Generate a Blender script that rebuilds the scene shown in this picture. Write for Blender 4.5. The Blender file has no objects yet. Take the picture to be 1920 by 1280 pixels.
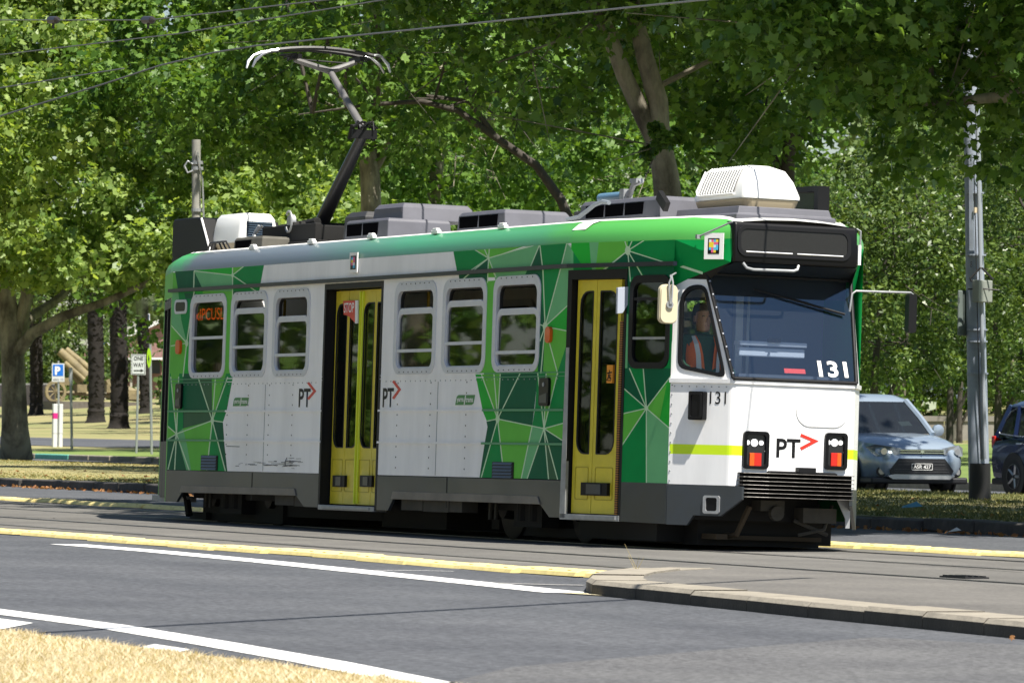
import bpy, bmesh, math, random
import numpy as np
from mathutils import Matrix, Vector, Euler
from mathutils.geometry import tessellate_polygon
random.seed(7); RNG = np.random.default_rng(11)
scene = bpy.context.scene
COL = scene.collection
R = math.radians
# ------------------------------------------------------------------ camera, sky, sun, exposure
W, H, F = 1920.0, 1280.0, 10371.55
CO = np.array([47.5495, -23.0149, 1.18876])
yaw, pitch, roll = 0.40639, 0.01469, 0.01189
CD = np.array([-math.cos(yaw)*math.cos(pitch), math.sin(yaw)*math.cos(pitch), math.sin(pitch)])
_r = np.array([math.sin(yaw), math.cos(yaw), 0.0]); _u = np.cross(_r, CD)
CR = math.cos(roll)*_r + math.sin(roll)*_u
CU = math.cos(roll)*_u - math.sin(roll)*_r
cam = bpy.data.cameras.new('camera'); cam_o = bpy.data.objects.new('camera', cam); COL.objects.link(cam_o)
cam.sensor_width = 36.0; cam.lens = F/W*36.0; cam.clip_start = 0.5; cam.clip_end = 6000
cam_o.matrix_world = Matrix(((CR[0], CU[0], -CD[0], CO[0]), (CR[1], CU[1], -CD[1], CO[1]), (CR[2], CU[2], -CD[2], CO[2]), (0, 0, 0, 1)))
cam.dof.use_dof = True; cam.dof.focus_distance = 53.0; cam.dof.aperture_fstop = 13.0
scene.camera = cam_o
SUN_EL, SUN_AZ = R(62), R(12)      # azimuth measured from +X towards +Y
world = bpy.data.worlds.new('World'); scene.world = world; world.use_nodes = True
wn = world.node_tree.nodes; wl = world.node_tree.links
sky = wn.new('ShaderNodeTexSky'); sky.sky_type = 'NISHITA'; sky.sun_disc = False
sky.sun_elevation = SUN_EL; sky.sun_rotation = math.pi/2 - SUN_AZ
sky.air_density = 1.0; sky.dust_density = 0.6; sky.ozone_density = 1.5
wl.new(sky.outputs[0], wn['Background'].inputs[0]); wn['Background'].inputs[1].default_value = 0.054
sun = bpy.data.lights.new('sun', 'SUN'); sun.energy = 5.0; sun.angle = R(0.5); sun.color = (1.0, 0.95, 0.86)
sun_o = bpy.data.objects.new('sun', sun); COL.objects.link(sun_o)
sd = Vector((math.cos(SUN_EL)*math.cos(SUN_AZ), math.cos(SUN_EL)*math.sin(SUN_AZ), math.sin(SUN_EL)))
sun_o.rotation_euler = sd.to_track_quat('Z', 'Y').to_euler(); sun_o.location = (60, 0, 60)
scene.view_settings.view_transform = 'Standard'; scene.view_settings.look = 'None'
scene.view_settings.exposure = 0.95; scene.view_settings.gamma = 1.0
scene.view_settings.use_curve_mapping = False
scene.cycles.max_bounces = 8; scene.cycles.transparent_max_bounces = 24
scene.cycles.use_denoising = True
scene.cycles.sample_clamp_indirect = 6.0

# ------------------------------------------------------------------ photograph geometry helpers
def ray(px, py): return CD + CR*(px-W/2)/F - CU*(py-H/2)/F
def ground(px, py, z=0.0):
    d = ray(px, py); return CO + d*((z-CO[2])/d[2])
def at_depth(px, py, d): return CO + ray(px, py)*d
def at_y(px, py, y):
    d = ray(px, py); return CO + d*((y-CO[1])/d[1])
def on_plane(px, py, P0, n):
    d = ray(px, py); P0 = np.array(P0, float); n = np.array(n, float); return CO + d*((P0-CO)@n/(d@n))
def in_view(P, m=1.06):
    v = P-CO; w = v@CD; w = np.maximum(w, .1)
    return (np.abs(v@CR/w) < 960/F*m) & (np.abs(v@CU/w) < 640/F*(m+.02)) & (v@CD > 1)
TM = np.array(Euler((0, -0.00402, 0)).to_matrix()) @ np.array(Euler((-0.02383, 0, 0)).to_matrix())
TCO = TM.T @ CO
def tray(px, py): return TM.T @ ray(px, py)
def t_plane(px, py, P0, n):
    d = tray(px, py); P0 = np.array(P0, float); n = np.array(n, float)
    return TCO + d*((P0-TCO)@n/(d@n))
def t_y(px, py, y): return t_plane(px, py, (0, y, 0), (0, 1, 0))
def t_x(px, py, x): return t_plane(px, py, (x, 0, 0), (1, 0, 0))
class PL:                       # a vertical tram plane from A to B, outward normal on its right
    def __init__(s, A, B):
        s.A = np.array(A, float); s.B = np.array(B, float); t = s.B-s.A; s.L = np.linalg.norm(t); s.t = t/s.L
        s.n = np.array([s.t[1], -s.t[0]])
    def p(s, u, z, o=0.0):
        q = s.A + s.t*u + s.n*o; return (q[0], q[1], z)
    def px(s, x, y, o=0.0):
        n3 = (s.n[0], s.n[1], 0); A = s.A+s.n*o
        P = t_plane(x, y, (A[0], A[1], 0), n3); return ((P[:2]-A)@s.t, P[2])

# ------------------------------------------------------------------ materials
MATS = {}
def lin(c): return tuple((x/12.92 if x <= .04045 else ((x+.055)/1.055)**2.4) for x in (v/255.0 for v in c))
def mat(name, col, rough=.5, metal=0.0, var=0.0, vscale=6.0, bump=0.0, bscale=60.0, spec=.5, col2=None, coat=0.0, stretch=None, emit=0.0, detail=5.0, contrast=(.3, .7)):
    if name in MATS: return MATS[name]
    m = bpy.data.materials.new(name); m.use_nodes = True; MATS[name] = m
    n = m.node_tree.nodes; l = m.node_tree.links; b = n['Principled BSDF']
    b.inputs['Base Color'].default_value = (*col, 1); b.inputs['Roughness'].default_value = rough
    b.inputs['Metallic'].default_value = metal; b.inputs['Specular IOR Level'].default_value = spec
    b.inputs['Coat Weight'].default_value = coat
    if emit: b.inputs['Emission Color'].default_value = (*col, 1); b.inputs['Emission Strength'].default_value = emit
    if var or bump or col2:
        tc = n.new('ShaderNodeTexCoord'); src = tc.outputs['Object']
        if stretch:
            mp = n.new('ShaderNodeMapping'); mp.inputs['Scale'].default_value = stretch; l.new(src, mp.inputs[0]); src = mp.outputs[0]
    if var or col2:
        nz = n.new('ShaderNodeTexNoise'); nz.inputs['Scale'].default_value = vscale; nz.inputs['Detail'].default_value = detail; nz.inputs['Roughness'].default_value = .65
        l.new(src, nz.inputs['Vector'])
        rp = n.new('ShaderNodeValToRGB'); rp.color_ramp.elements[0].position = contrast[0]; rp.color_ramp.elements[1].position = contrast[1]
        a = col2 if col2 else tuple(c*(1-var) for c in col); c2 = col if col2 else tuple(min(1, c*(1+var*.6)) for c in col)
        rp.color_ramp.elements[0].color = (*a, 1); rp.color_ramp.elements[1].color = (*c2, 1)
        l.new(nz.outputs[0], rp.inputs[0]); l.new(rp.outputs[0], b.inputs['Base Color'])
    if bump:
        nb = n.new('ShaderNodeTexNoise'); nb.inputs['Scale'].default_value = bscale; nb.inputs['Detail'].default_value = 4
        l.new(src, nb.inputs['Vector']); bp = n.new('ShaderNodeBump'); bp.inputs['Strength'].default_value = bump; bp.inputs['Distance'].default_value = .02
        l.new(nb.outputs[0], bp.inputs['Height']); l.new(bp.outputs[0], b.inputs['Normal'])
    return m
def glass(name, tint, trans=.85, rough=0.02, ior=1.5, refl=(1, 1, 1)):
    if name in MATS: return MATS[name]
    m = bpy.data.materials.new(name); m.use_nodes = True; MATS[name] = m
    n = m.node_tree.nodes; l = m.node_tree.links; n.remove(n['Principled BSDF'])
    t = n.new('ShaderNodeBsdfTransparent'); t.inputs[0].default_value = (*tint, 1)
    g = n.new('ShaderNodeBsdfGlossy'); g.inputs['Roughness'].default_value = rough; g.inputs[0].default_value = (*refl, 1)
    d = n.new('ShaderNodeBsdfDiffuse'); d.inputs[0].default_value = (.26, .30, .36, 1)
    fr = n.new('ShaderNodeFresnel'); ge = n.new('ShaderNodeNewGeometry'); mi_ = n.new('ShaderNodeMath'); mi_.operation = 'MULTIPLY_ADD'; mi_.inputs[1].default_value = 1/ior-ior; mi_.inputs[2].default_value = ior; l.new(ge.outputs['Backfacing'], mi_.inputs[0]); l.new(mi_.outputs[0], fr.inputs[0])
    md = n.new('ShaderNodeMixShader'); md.inputs[0].default_value = 1-trans; l.new(t.outputs[0], md.inputs[1]); l.new(d.outputs[0], md.inputs[2])
    mx = n.new('ShaderNodeMixShader'); l.new(fr.outputs[0], mx.inputs[0]); l.new(md.outputs[0], mx.inputs[1]); l.new(g.outputs[0], mx.inputs[2])
    l.new(mx.outputs[0], n['Material Output'].inputs[0]); return m
def leaf_mat(name, c1, c2, trans=.35, rough=.45):
    if name in MATS: return MATS[name]
    m = bpy.data.materials.new(name); m.use_nodes = True; MATS[name] = m
    n = m.node_tree.nodes; l = m.node_tree.links; b = n['Principled BSDF']
    at = n.new('ShaderNodeAttribute'); at.attribute_name = 'tint'
    rp = n.new('ShaderNodeValToRGB'); rp.color_ramp.elements[0].color = (*c1, 1); rp.color_ramp.elements[1].color = (*c2, 1)
    l.new(at.outputs['Fac'], rp.inputs[0]); l.new(rp.outputs[0], b.inputs['Base Color']); b.inputs['Roughness'].default_value = rough
    b.inputs['Specular IOR Level'].default_value = .4
    tr = n.new('ShaderNodeBsdfTranslucent'); mul = n.new('ShaderNodeMix'); mul.data_type = 'RGBA'; mul.blend_type = 'MULTIPLY'; mul.inputs[0].default_value = 1
    l.new(rp.outputs[0], mul.inputs[6]); mul.inputs[7].default_value = (1.6, 1.5, .6, 1); l.new(mul.outputs[2], tr.inputs[0])
    mx = n.new('ShaderNodeMixShader'); mx.inputs[0].default_value = trans
    l.new(b.outputs[0], mx.inputs[1]); l.new(tr.outputs[0], mx.inputs[2]); l.new(mx.outputs[0], n['Material Output'].inputs[0]); return m

# ------------------------------------------------------------------ mesh builder
class MB:
    def __init__(s): s.v = []; s.f = []; s.mi = []
    def add(s, vs, fs, mi=0):
        o = len(s.v); s.v += [tuple(float(c) for c in p) for p in vs]
        for f in fs: s.f.append(tuple(i+o for i in f)); s.mi.append(mi)
        return s
    def quad(s, a, b, c, d, mi=0): return s.add([a, b, c, d], [(0, 1, 2, 3)], mi)
    def box(s, c, d, mi=0, rz=0.0, rot=None, taper=1.0):
        hx, hy, hz = d[0]/2, d[1]/2, d[2]/2; vs = []
        for z in (-hz, hz):
            k = taper if z > 0 else 1.0
            for x, y in ((-hx, -hy), (hx, -hy), (hx, hy), (-hx, hy)): vs.append(Vector((x*k, y*k, z)))
        M = rot if rot is not None else Matrix.Rotation(rz, 3, 'Z')
        vs = [M @ v + Vector(c) for v in vs]
        return s.add(vs, [(3, 2, 1, 0), (4, 5, 6, 7), (0, 1, 5, 4), (1, 2, 6, 5), (2, 3, 7, 6), (3, 0, 4, 7)], mi)
    def span(s, a, b, mi=0): return s.box([(a[i]+b[i])/2 for i in range(3)], [abs(b[i]-a[i]) for i in range(3)], mi)
    def loft(s, loops, mi=0, closed=True, cap0=False, cap1=False):
        n = len(loops[0]); vs = [p for lp in loops for p in lp]; fs = []
        for k in range(len(loops)-1):
            for i in range(n if closed else n-1):
                j = (i+1) % n; fs.append((k*n+i, k*n+j, (k+1)*n+j, (k+1)*n+i))
        if cap0: fs.append(tuple(range(n-1, -1, -1)))
        if cap1: fs.append(tuple((len(loops)-1)*n+i for i in range(n)))
        return s.add(vs, fs, mi)
    def tube(s, pts, r, n=8, mi=0, caps=True):
        pts = [Vector(p) for p in pts]; rs = r if isinstance(r, (list, tuple)) else [r]*len(pts); loops = []
        up = None
        for i, p in enumerate(pts):
            t = (pts[min(i+1, len(pts)-1)]-pts[max(i-1, 0)]).normalized()
            if up is None: up = Vector((0, 0, 1)) if abs(t.z) < .9 else Vector((1, 0, 0))
            a = t.cross(up).normalized(); b = a.cross(t); up = b
            loops.append([p+(a*math.cos(2*math.pi*k/n)+b*math.sin(2*math.pi*k/n))*rs[i] for k in range(n)])
        return s.loft(loops, mi, True, caps, caps)
    def disc(s, c, nrm, r, n=16, mi=0, thick=0.0):
        c = Vector(c); nrm = Vector(nrm).normalized(); return s.tube([c, c+nrm*max(thick, 1e-4)], r, n, mi)
    def lathe(s, prof, c, ax='Z', n=20, mi=0, ring=False):   # prof: (r, h)
        loops = []
        for r, h in prof:
            lp = []
            for k in range(n):
                a = 2*math.pi*k/n; x, y = r*math.cos(a), r*math.sin(a)
                q = {'Z': (x, y, h), 'Y': (x, h, y), 'X': (h, x, y)}[ax]; lp.append((q[0]+c[0], q[1]+c[1], q[2]+c[2]))
            loops.append(lp)
        if ring: return s.loft(loops+[loops[0]], mi, True)
        return s.loft(loops, mi, True, True, True)
    def prism(s, poly, fn, o0, o1, mi=0, caps=True):    # poly 2d, fn(u,z,o)->3d; o1 is the outer face
        n = len(poly); vs = [fn(u, z, o0) for u, z in poly]+[fn(u, z, o1) for u, z in poly]
        fs = [(i, (i+1) % n, n+(i+1) % n, n+i) for i in range(n)]
        if caps:
            for t in tessellate_polygon([[Vector((u, z, 0)) for u, z in poly]]):
                fs.append(tuple(n+i for i in t)); fs.append(tuple(t[::-1]))
        return s.add(vs, fs, mi)
    def ring(s, outer, inner, fn, o0, o1, mi=0):
        n = len(outer); L = [[fn(u, z, o0) for u, z in outer], [fn(u, z, o1) for u, z in outer], [fn(u, z, o1) for u, z in inner], [fn(u, z, o0) for u, z in inner]]
        return s.loft(L+[L[0]], mi, True)
    def build(s, name, m, parent=None, label=None, smooth=False, bevel=0.0, kind=None, loc=None, fixn=True):
        me = bpy.data.meshes.new(name); me.from_pydata(s.v, [], s.f)
        ms = m if isinstance(m, (list, tuple)) else [m]
        for q in ms: me.materials.append(q)
        me.polygons.foreach_set('material_index', s.mi)
        if fixn:
            bm = bmesh.new(); bm.from_mesh(me); bmesh.ops.recalc_face_normals(bm, faces=bm.faces); bm.to_mesh(me); bm.free()
        if smooth: me.shade_smooth() if hasattr(me, 'shade_smooth') else me.polygons.foreach_set('use_smooth', [True]*len(me.polygons))
        me.update()
        o = bpy.data.objects.new(name, me); COL.objects.link(o)
        if parent: o.parent = parent
        if loc is not None: o.location = loc
        if label: o['label'] = label
        if kind: o['kind'] = kind
        if bevel:
            b = o.modifiers.new('bevel', 'BEVEL'); b.width = bevel; b.segments = 2; b.limit_method = 'ANGLE'; b.angle_limit = R(40)
        if smooth and not bevel: sharp_by_angle(me, R(smooth if smooth is not True else 40))
        return o
def sharp_by_angle(me, ang):
    bm = bmesh.new(); bm.from_mesh(me)
    for e in bm.edges:
        if len(e.link_faces) == 2 and e.calc_face_angle(0) > ang: e.smooth = False
    bm.to_mesh(me); bm.free()
def tag(o, label, cat, group=None):
    o['label'] = label; o['category'] = cat
    if group: o['group'] = group
    return o
def thing(name, label, cat, loc=(0, 0, 0), group=None, rz=0.0):
    o = bpy.data.objects.new(name, None); COL.objects.link(o); o.location = loc; o.rotation_euler = (0, 0, rz); o.empty_display_size = .3
    return tag(o, label, cat, group)
def copy_tree(src, parent=None):
    c = src.copy(); COL.objects.link(c)
    if parent: c.parent = parent
    for ch in [o for o in bpy.data.objects if o.parent == src]: copy_tree(ch, c)
    return c
def rrect(u0, z0, u1, z1, r, n=5):
    out = []
    for cx, cz, a0 in ((u1-r, z0+r, -90), (u1-r, z1-r, 0), (u0+r, z1-r, 90), (u0+r, z0+r, 180)):
        for k in range(n+1):
            a = R(a0+90*k/n); out.append((cx+r*math.cos(a), cz+r*math.sin(a)))
    return out
def text(name, s, m, fn, u0, z0, u1, z1, o, parent, thick=0.0, bold=0.0, flip=False):
    cu = bpy.data.curves.new(name, 'FONT'); cu.body = s; cu.size = 1.0; cu.offset = bold; cu.resolution_u = 3
    ob = bpy.data.objects.new(name, cu); COL.objects.link(ob); dg = bpy.context.evaluated_depsgraph_get()
    me = bpy.data.meshes.new_from_object(ob.evaluated_get(dg)); bpy.data.objects.remove(ob); bpy.data.curves.remove(cu)
    vs = [v.co.copy() for v in me.vertices]; x0 = min(v.x for v in vs); x1 = max(v.x for v in vs); y0 = min(v.y for v in vs); y1 = max(v.y for v in vs)
    for v in me.vertices:
        a = (v.co.x-x0)/(x1-x0); b = (v.co.y-y0)/(y1-y0)
        if flip: a = 1-a
        v.co = fn(u0+(u1-u0)*a, z0+(z1-z0)*b, o)
    me.materials.clear(); me.materials.append(m); me.name = name
    t = bpy.data.objects.new(name, me); COL.objects.link(t); t.parent = parent; return t
# exact partition of a flat wall into coloured convex cells
def clip(poly, a, b, keep):
    out = []; n = len(poly)
    sd = [((b[0]-a[0])*(p[1]-a[1])-(b[1]-a[1])*(p[0]-a[0]))*keep for p in poly]
    for i in range(n):
        j = (i+1) % n; p, q = poly[i], poly[j]
        if sd[i] >= 0: out.append(p)
        if (sd[i] > 0 > sd[j]) or (sd[i] < 0 < sd[j]):
            t = sd[i]/(sd[i]-sd[j]); out.append((p[0]+(q[0]-p[0])*t, p[1]+(q[1]-p[1])*t))
    return out
def area(p): return abs(sum(p[i][0]*p[(i+1) % len(p)][1]-p[(i+1) % len(p)][0]*p[i][1] for i in range(len(p))))/2
def paint(cells, poly, ci):
    new = []
    for t in tessellate_polygon([[Vector((u, z, 0)) for u, z in poly]]):
        tri = [poly[i] for i in t]
        if area(tri) < 1e-7: continue
        s = (tri[1][0]-tri[0][0])*(tri[2][1]-tri[0][1])-(tri[1][1]-tri[0][1])*(tri[2][0]-tri[0][0])
        if s < 0: tri = tri[::-1]
        new = []
        for cell, c in cells:
            if c == ci: new.append((cell, c)); continue
            rest = cell; outs = []
            for k in range(3):
                a, b = tri[k], tri[(k+1) % 3]
                o = clip(rest, a, b, -1); rest = clip(rest, a, b, 1)
                if len(o) > 2 and area(o) > 1e-7: outs.append(o)
                if len(rest) < 3: break
            if len(rest) > 2 and area(rest) > 1e-7:
                new.append((rest, ci)); new += [(o, c) for o in outs]
            else: new.append((cell, c))
        cells = new
    return cells
def wall_cells(u0, z0, u1, z1, holes, base=0):
    us = sorted({u0, u1, *[h[0] for h in holes], *[h[2] for h in holes]}); zs = sorted({z0, z1, *[h[1] for h in holes], *[h[3] for h in holes]})
    us = [u for u in us if u0 <= u <= u1]; zs = [z for z in zs if z0 <= z <= z1]; out = []
    for a, b in zip(us, us[1:]):
        for c, d in zip(zs, zs[1:]):
            m = ((a+b)/2, (c+d)/2)
            if any(h[0] < m[0] < h[2] and h[1] < m[1] < h[3] for h in holes): continue
            out.append(([(a, c), (b, c), (b, d), (a, d)], base))
    return out
# ------------------------------------------------------------------ the setting: ground, roads, kerbs
def asphalt(name, c, c2, speck, grain=1.0):
    m = bpy.data.materials.new(name); m.use_nodes = True; n = m.node_tree.nodes; l = m.node_tree.links; b = n['Principled BSDF']
    b.inputs['Roughness'].default_value = .85; b.inputs['Specular IOR Level'].default_value = .3
    tc = n.new('ShaderNodeTexCoord')
    mp = n.new('ShaderNodeMapping'); mp.inputs['Scale'].default_value = (.035, .55, 1); mp.inputs['Rotation'].default_value = (0, 0, R(4)); l.new(tc.outputs['Object'], mp.inputs[0])
    n1 = n.new('ShaderNodeTexNoise'); n1.inputs['Scale'].default_value = 1.6; n1.inputs['Detail'].default_value = 5; l.new(mp.outputs[0], n1.inputs['Vector'])
    r1 = n.new('ShaderNodeValToRGB'); r1.color_ramp.elements[0].position = .3; r1.color_ramp.elements[1].position = .72
    r1.color_ramp.elements[0].color = (*c, 1); r1.color_ramp.elements[1].color = (*c2, 1); l.new(n1.outputs[0], r1.inputs[0])
    n2 = n.new('ShaderNodeTexNoise'); n2.inputs['Scale'].default_value = 15*grain; n2.inputs['Detail'].default_value = 6; n2.inputs['Roughness'].default_value = .8; l.new(tc.outputs['Object'], n2.inputs['Vector'])
    r2 = n.new('ShaderNodeValToRGB'); r2.color_ramp.elements[0].position = .32; r2.color_ramp.elements[1].position = .70
    r2.color_ramp.elements[0].color = (1-speck, 1-speck, 1-speck, 1); r2.color_ramp.elements[1].color = (1+speck, 1+speck, 1+speck, 1); l.new(n2.outputs[0], r2.inputs[0])
    mx = n.new('ShaderNodeMix'); mx.data_type = 'RGBA'; mx.blend_type = 'MULTIPLY'; mx.inputs[0].default_value = 1; l.new(r1.outputs[0], mx.inputs[6]); l.new(r2.outputs[0], mx.inputs[7])
    n3 = n.new('ShaderNodeTexNoise'); n3.inputs['Scale'].default_value = .9; n3.inputs['Detail'].default_value = 7; l.new(tc.outputs['Object'], n3.inputs['Vector'])
    r3 = n.new('ShaderNodeValToRGB'); r3.color_ramp.elements[0].position = .35; r3.color_ramp.elements[1].position = .65; r3.color_ramp.elements[0].color = (.86, .86, .87, 1); r3.color_ramp.elements[1].color = (1.07, 1.07, 1.06, 1); l.new(n3.outputs[0], r3.inputs[0])
    m2 = n.new('ShaderNodeMix'); m2.data_type = 'RGBA'; m2.blend_type = 'MULTIPLY'; m2.inputs[0].default_value = 1; l.new(mx.outputs[2], m2.inputs[6]); l.new(r3.outputs[0], m2.inputs[7])
    l.new(m2.outputs[2], b.inputs['Base Color'])
    bp = n.new('ShaderNodeBump'); bp.inputs['Strength'].default_value = .5; bp.inputs['Distance'].default_value = .01; l.new(n2.outputs[0], bp.inputs['Height']); l.new(bp.outputs[0], b.inputs['Normal'])
    return m
M_ROAD = asphalt('asphalt_road', (.071, .075, .084), (.098, .102, .111), .62)
M_TRAMWAY = asphalt('asphalt_tramway', (.115, .110, .101), (.155, .148, .136), .26)
M_PATCH = asphalt('asphalt_patch', (.100, .100, .103), (.124, .124, .126), .7, 1.3)
M_ISLAND = asphalt('asphalt_island', (.125, .118, .108), (.160, .151, .138), .36, 1.4)
M_DRY = mat('dry_grass_soil', (.46, .36, .19), .95, var=.35, vscale=1.2, bump=.6, bscale=14, col2=(.26, .21, .09))
M_LAWN = mat('lawn', (.33, .27, .13), .95, col2=(.14, .17, .05), vscale=.13, bump=.5, bscale=8, detail=9)
M_WHITE_LINE = mat('road_paint_white', (.66, .66, .64), .7, var=.42, vscale=11, contrast=(.28, .52), detail=9)
M_YELLOW_SEP = mat('separator_yellow', (.78, .64, .26), .75, var=.16, vscale=7, contrast=(.3, .55), detail=8)
M_SLOT = mat('separator_slot', (.52, .42, .16), .8)
M_STEEL_RAIL = mat('rail_steel', (.20, .19, .18), .45, metal=.6, var=.2)
M_BLACK = mat('black_rubber', (.012, .012, .013), .6)
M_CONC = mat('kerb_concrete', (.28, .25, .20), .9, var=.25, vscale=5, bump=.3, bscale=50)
M_CONC_FACE = mat('kerb_concrete_shaded', (.075, .064, .048), .9, var=.35, vscale=3, bump=.3, bscale=40)  # shade on the upright kerb faces is put into this darker colour
M_BLUESTONE = mat('bluestone', (.07, .065, .06), .9, var=.4, vscale=3, bump=.6, bscale=12)

def sheet(name, pts, m, z=0.0, kind='structure'):
    mb = MB(); P = [(p[0], p[1], z if len(p) < 3 else p[2]) for p in pts]
    for t in tessellate_polygon([[Vector(p) for p in P]]): mb.add([P[i] for i in t], [(0, 1, 2)])
    o = mb.build(name, m, kind=kind); 
    for f in o.data.polygons:
        if f.normal.z < 0: o.data.flip_normals(); break
    return o
X0, X1 = -420.0, 260.0
PROF = [(-260, .0), (-13.62, .03), (-13.6, -.01), (6.5, -.01), (6.52, -.01), (19.0, -.01), (27.0, -.01), (27.05, .13), (67, .74), (92, 2.3), (140, 3.1), (700, 6.0)]
def lawn_z(y):
    ys = [p[0] for p in PROF if p[0] >= 27.05]; zs = [p[1] for p in PROF if p[0] >= 27.05]
    return float(np.interp(y, ys, zs))
mb = MB(); L = [[(x, y, z-.03) for y, z in PROF] for x in (-1600, X0, X1, 900)]
mb.loft(L, 0, False); g = mb.build('ground', M_LAWN, kind='structure'); 
sheet('road', [(X0, -13.6), (X1, -13.6), (X1, 6.5), (X0, 6.5)], M_ROAD, 0.0)
sheet('service_road', [(X0, 19.0), (X1, 19.0), (X1, 27.0), (X0, 27.0)], M_ROAD, 0.0)
sheet('tramway', [(X0, -5.3), (X1, -5.3), (X1, 1.36), (X0, 1.36)], M_TRAMWAY, 0.004)
mb = MB(); mb.loft([[(x, -13.62, .03), (x, -15, .06), (x, -30, .1), (x, -120, .3)] for x in (X0, X1)], 0, False); mb.build('near_verge', M_DRY, kind='structure')
mb = MB(); mb.loft([[(x, 6.86, .135), (x, 12, .16), (x, 18.9, .14), (x, 19.0, 0)] for x in (X0, X1)], 0, False); mb.build('verge', M_LAWN, kind='structure')
mb = MB(); mb.loft([[(x, 27.25, .145), (x, 40, lawn_z(40)), (x, 67, lawn_z(67)), (x, 92, lawn_z(92)), (x, 140, lawn_z(140)), (x, 240, lawn_z(240))] for x in (X0, X1)], 0, False); mb.build('park_lawn', M_LAWN, kind='structure')
mb = MB(); mb.loft([[(x, y, lawn_z(y)+.012) for y in (27.3, 40, 67, 92, 140)] for x in (-112, X1)], 0, False); mb.build('green_lawn', mat('green_lawn', (.17, .23, .05), .95, col2=(.09, .14, .03), vscale=.2, bump=.5, bscale=8), kind='structure')
mb = MB(); mb.loft([[(x, 34.5, lawn_z(34.5)+.02), (x, 39, lawn_z(39)+.02), (x, 44.2, lawn_z(44.2)+.02)] for x in (X0, -118)], 0, False); mb.build('park_path', M_ROAD, kind='structure')
# patched lighter asphalt in the bottom right corner
sheet('asphalt_patch', [tuple(ground(x, y)[:2]) for x, y in ((760, 1300), (960, 1251), (1300, 1222), (1640, 1195), (1960, 1212), (1990, 1330), (1000, 1340))], M_PATCH, 0.004)
# rails: steel head with a dark flange groove each
for yc in (0.0, -3.4):
    for s in (-1, 1):
        y = yc+s*.74
        mb = MB(); mb.span((X0, y-.035, .0), (X1, y+.035, .011), 0); mb.span((X0, y+s*-.035-s*.05*1, .0), (X1, y+s*-.036, .007), 1)
        mb.build('rail', [M_STEEL_RAIL, M_BLACK], kind='structure')
# yellow lane separators made of short kerb blocks with drain slots
def sep_proto():
    mb = MB(); L = 1.16
    loops = [[(x, -.125, 0), (x, -.11, .028), (x, -.06, .047), (x, .06, .047), (x, .11, .028), (x, .125, 0)] for x in (0, .02, L-.02, L)]
    for i in (0, 3): loops[i] = [(x, y*.93, z*.88) for x, y, z in loops[i]]
    mb.loft(loops, 0, True, True, True)
    for k in range(3): mb.box((.2+.38*k, -.083, .0385), (.07, .012, .006), 1)
    return mb
def separator(label, y, xa, xb):
    t = thing('lane_separator', label, 'lane separator', (0, y, .004)); x = xa; first = None; k = 0
    while x < xb:
        if first is None: o = first = sep_proto().build('separator_block', [M_YELLOW_SEP, M_SLOT], t, bevel=0)
        else: o = first.copy(); COL.objects.link(o); o.parent = t
        o.location = (x, random.uniform(-.03, .03)+.05*math.sin(x*.9), 0); o.rotation_euler = (0, random.uniform(-.006, .006), random.uniform(-.03, .03)); x += 1.165; k += 1
        o.scale = (1, 1, random.uniform(.9, 1.15))
separator('raised yellow kerb line nearest the camera, beside the white lane line', -5.48, -16, 9.0)
separator('raised yellow kerb line on the far side of the tram tracks', 1.55, -46, 14)
# painted lines
def line(name, px_pts, w, z=.004, m=None):
    c = [ground(*p)[:2] for p in px_pts]; A = []; B = []
    for i, p in enumerate(c):
        t = c[min(i+1, len(c)-1)]-c[max(i-1, 0)]; t = t/np.linalg.norm(t); n = np.array([-t[1], t[0]])*w/2
        A.append(p+n); B.append(p-n)
    mb = MB()
    for i in range(len(c)-1): mb.quad((*A[i], z), (*A[i+1], z), (*B[i+1], z), (*B[i], z))
    return mb.build(name, m or M_WHITE_LINE, kind='structure')
line('lane_line', [(125, 1020), (300, 1034), (500, 1053), (700, 1073.5), (900, 1094), (1062, 1111)], .34)
a = ground(0, 1147); b_ = ground(400, 1207); 
line('edge_line', [(-700, 1062), (-300, 1108), (0, 1147), (200, 1173), (400, 1206), (600, 1241), (800, 1281), (900, 1304)], .27)
line('gutter_line', [(1060, 1112), (1200, 1121), (1400, 1139), (1650, 1166), (1920, 1196), (2000, 1206)], .12, .008, mat('road_paint_cream', (.62, .55, .36), .8, var=.5, vscale=14, contrast=(.35, .6)))
line('worn_marking', [(703, 1069), (790, 1069.5), (850, 1071)], .05)
line('worn_marking', [(930, 1094), (1040, 1097), (1095, 1098)], .10, .008, mat('worn_white', (.34, .33, .31), .8))
for i, q in enumerate((((226, 1221), (290, 1208), (357, 1218), (300, 1229)), ((-60, 1168), (0, 1160), (62, 1168), (-20, 1184)))):
    sheet('road_marking_diamond', [tuple(ground(*p)[:2]) for p in q], M_WHITE_LINE, .004)
# far kerb of dark bluestone blocks
k = bpy.data.objects.new('bluestone_kerb', None); COL.objects.link(k); k['kind'] = 'structure'
proto = None; x = -70.0
mbk = MB(); mbk.box((.62, .18, .065), (1.24, .36, .15))
while x < 10:
    if proto is None: o = proto = mbk.build('kerb_block', M_BLUESTONE, k, bevel=.02)
    else: o = proto.copy(); COL.objects.link(o); o.parent = k
    o.location = (x, 6.5+random.uniform(-.02, .02), random.uniform(-.012, .012)); o.rotation_euler = (0, random.uniform(-.012, .012), random.uniform(-.02, .02)); x += 1.27
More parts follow.
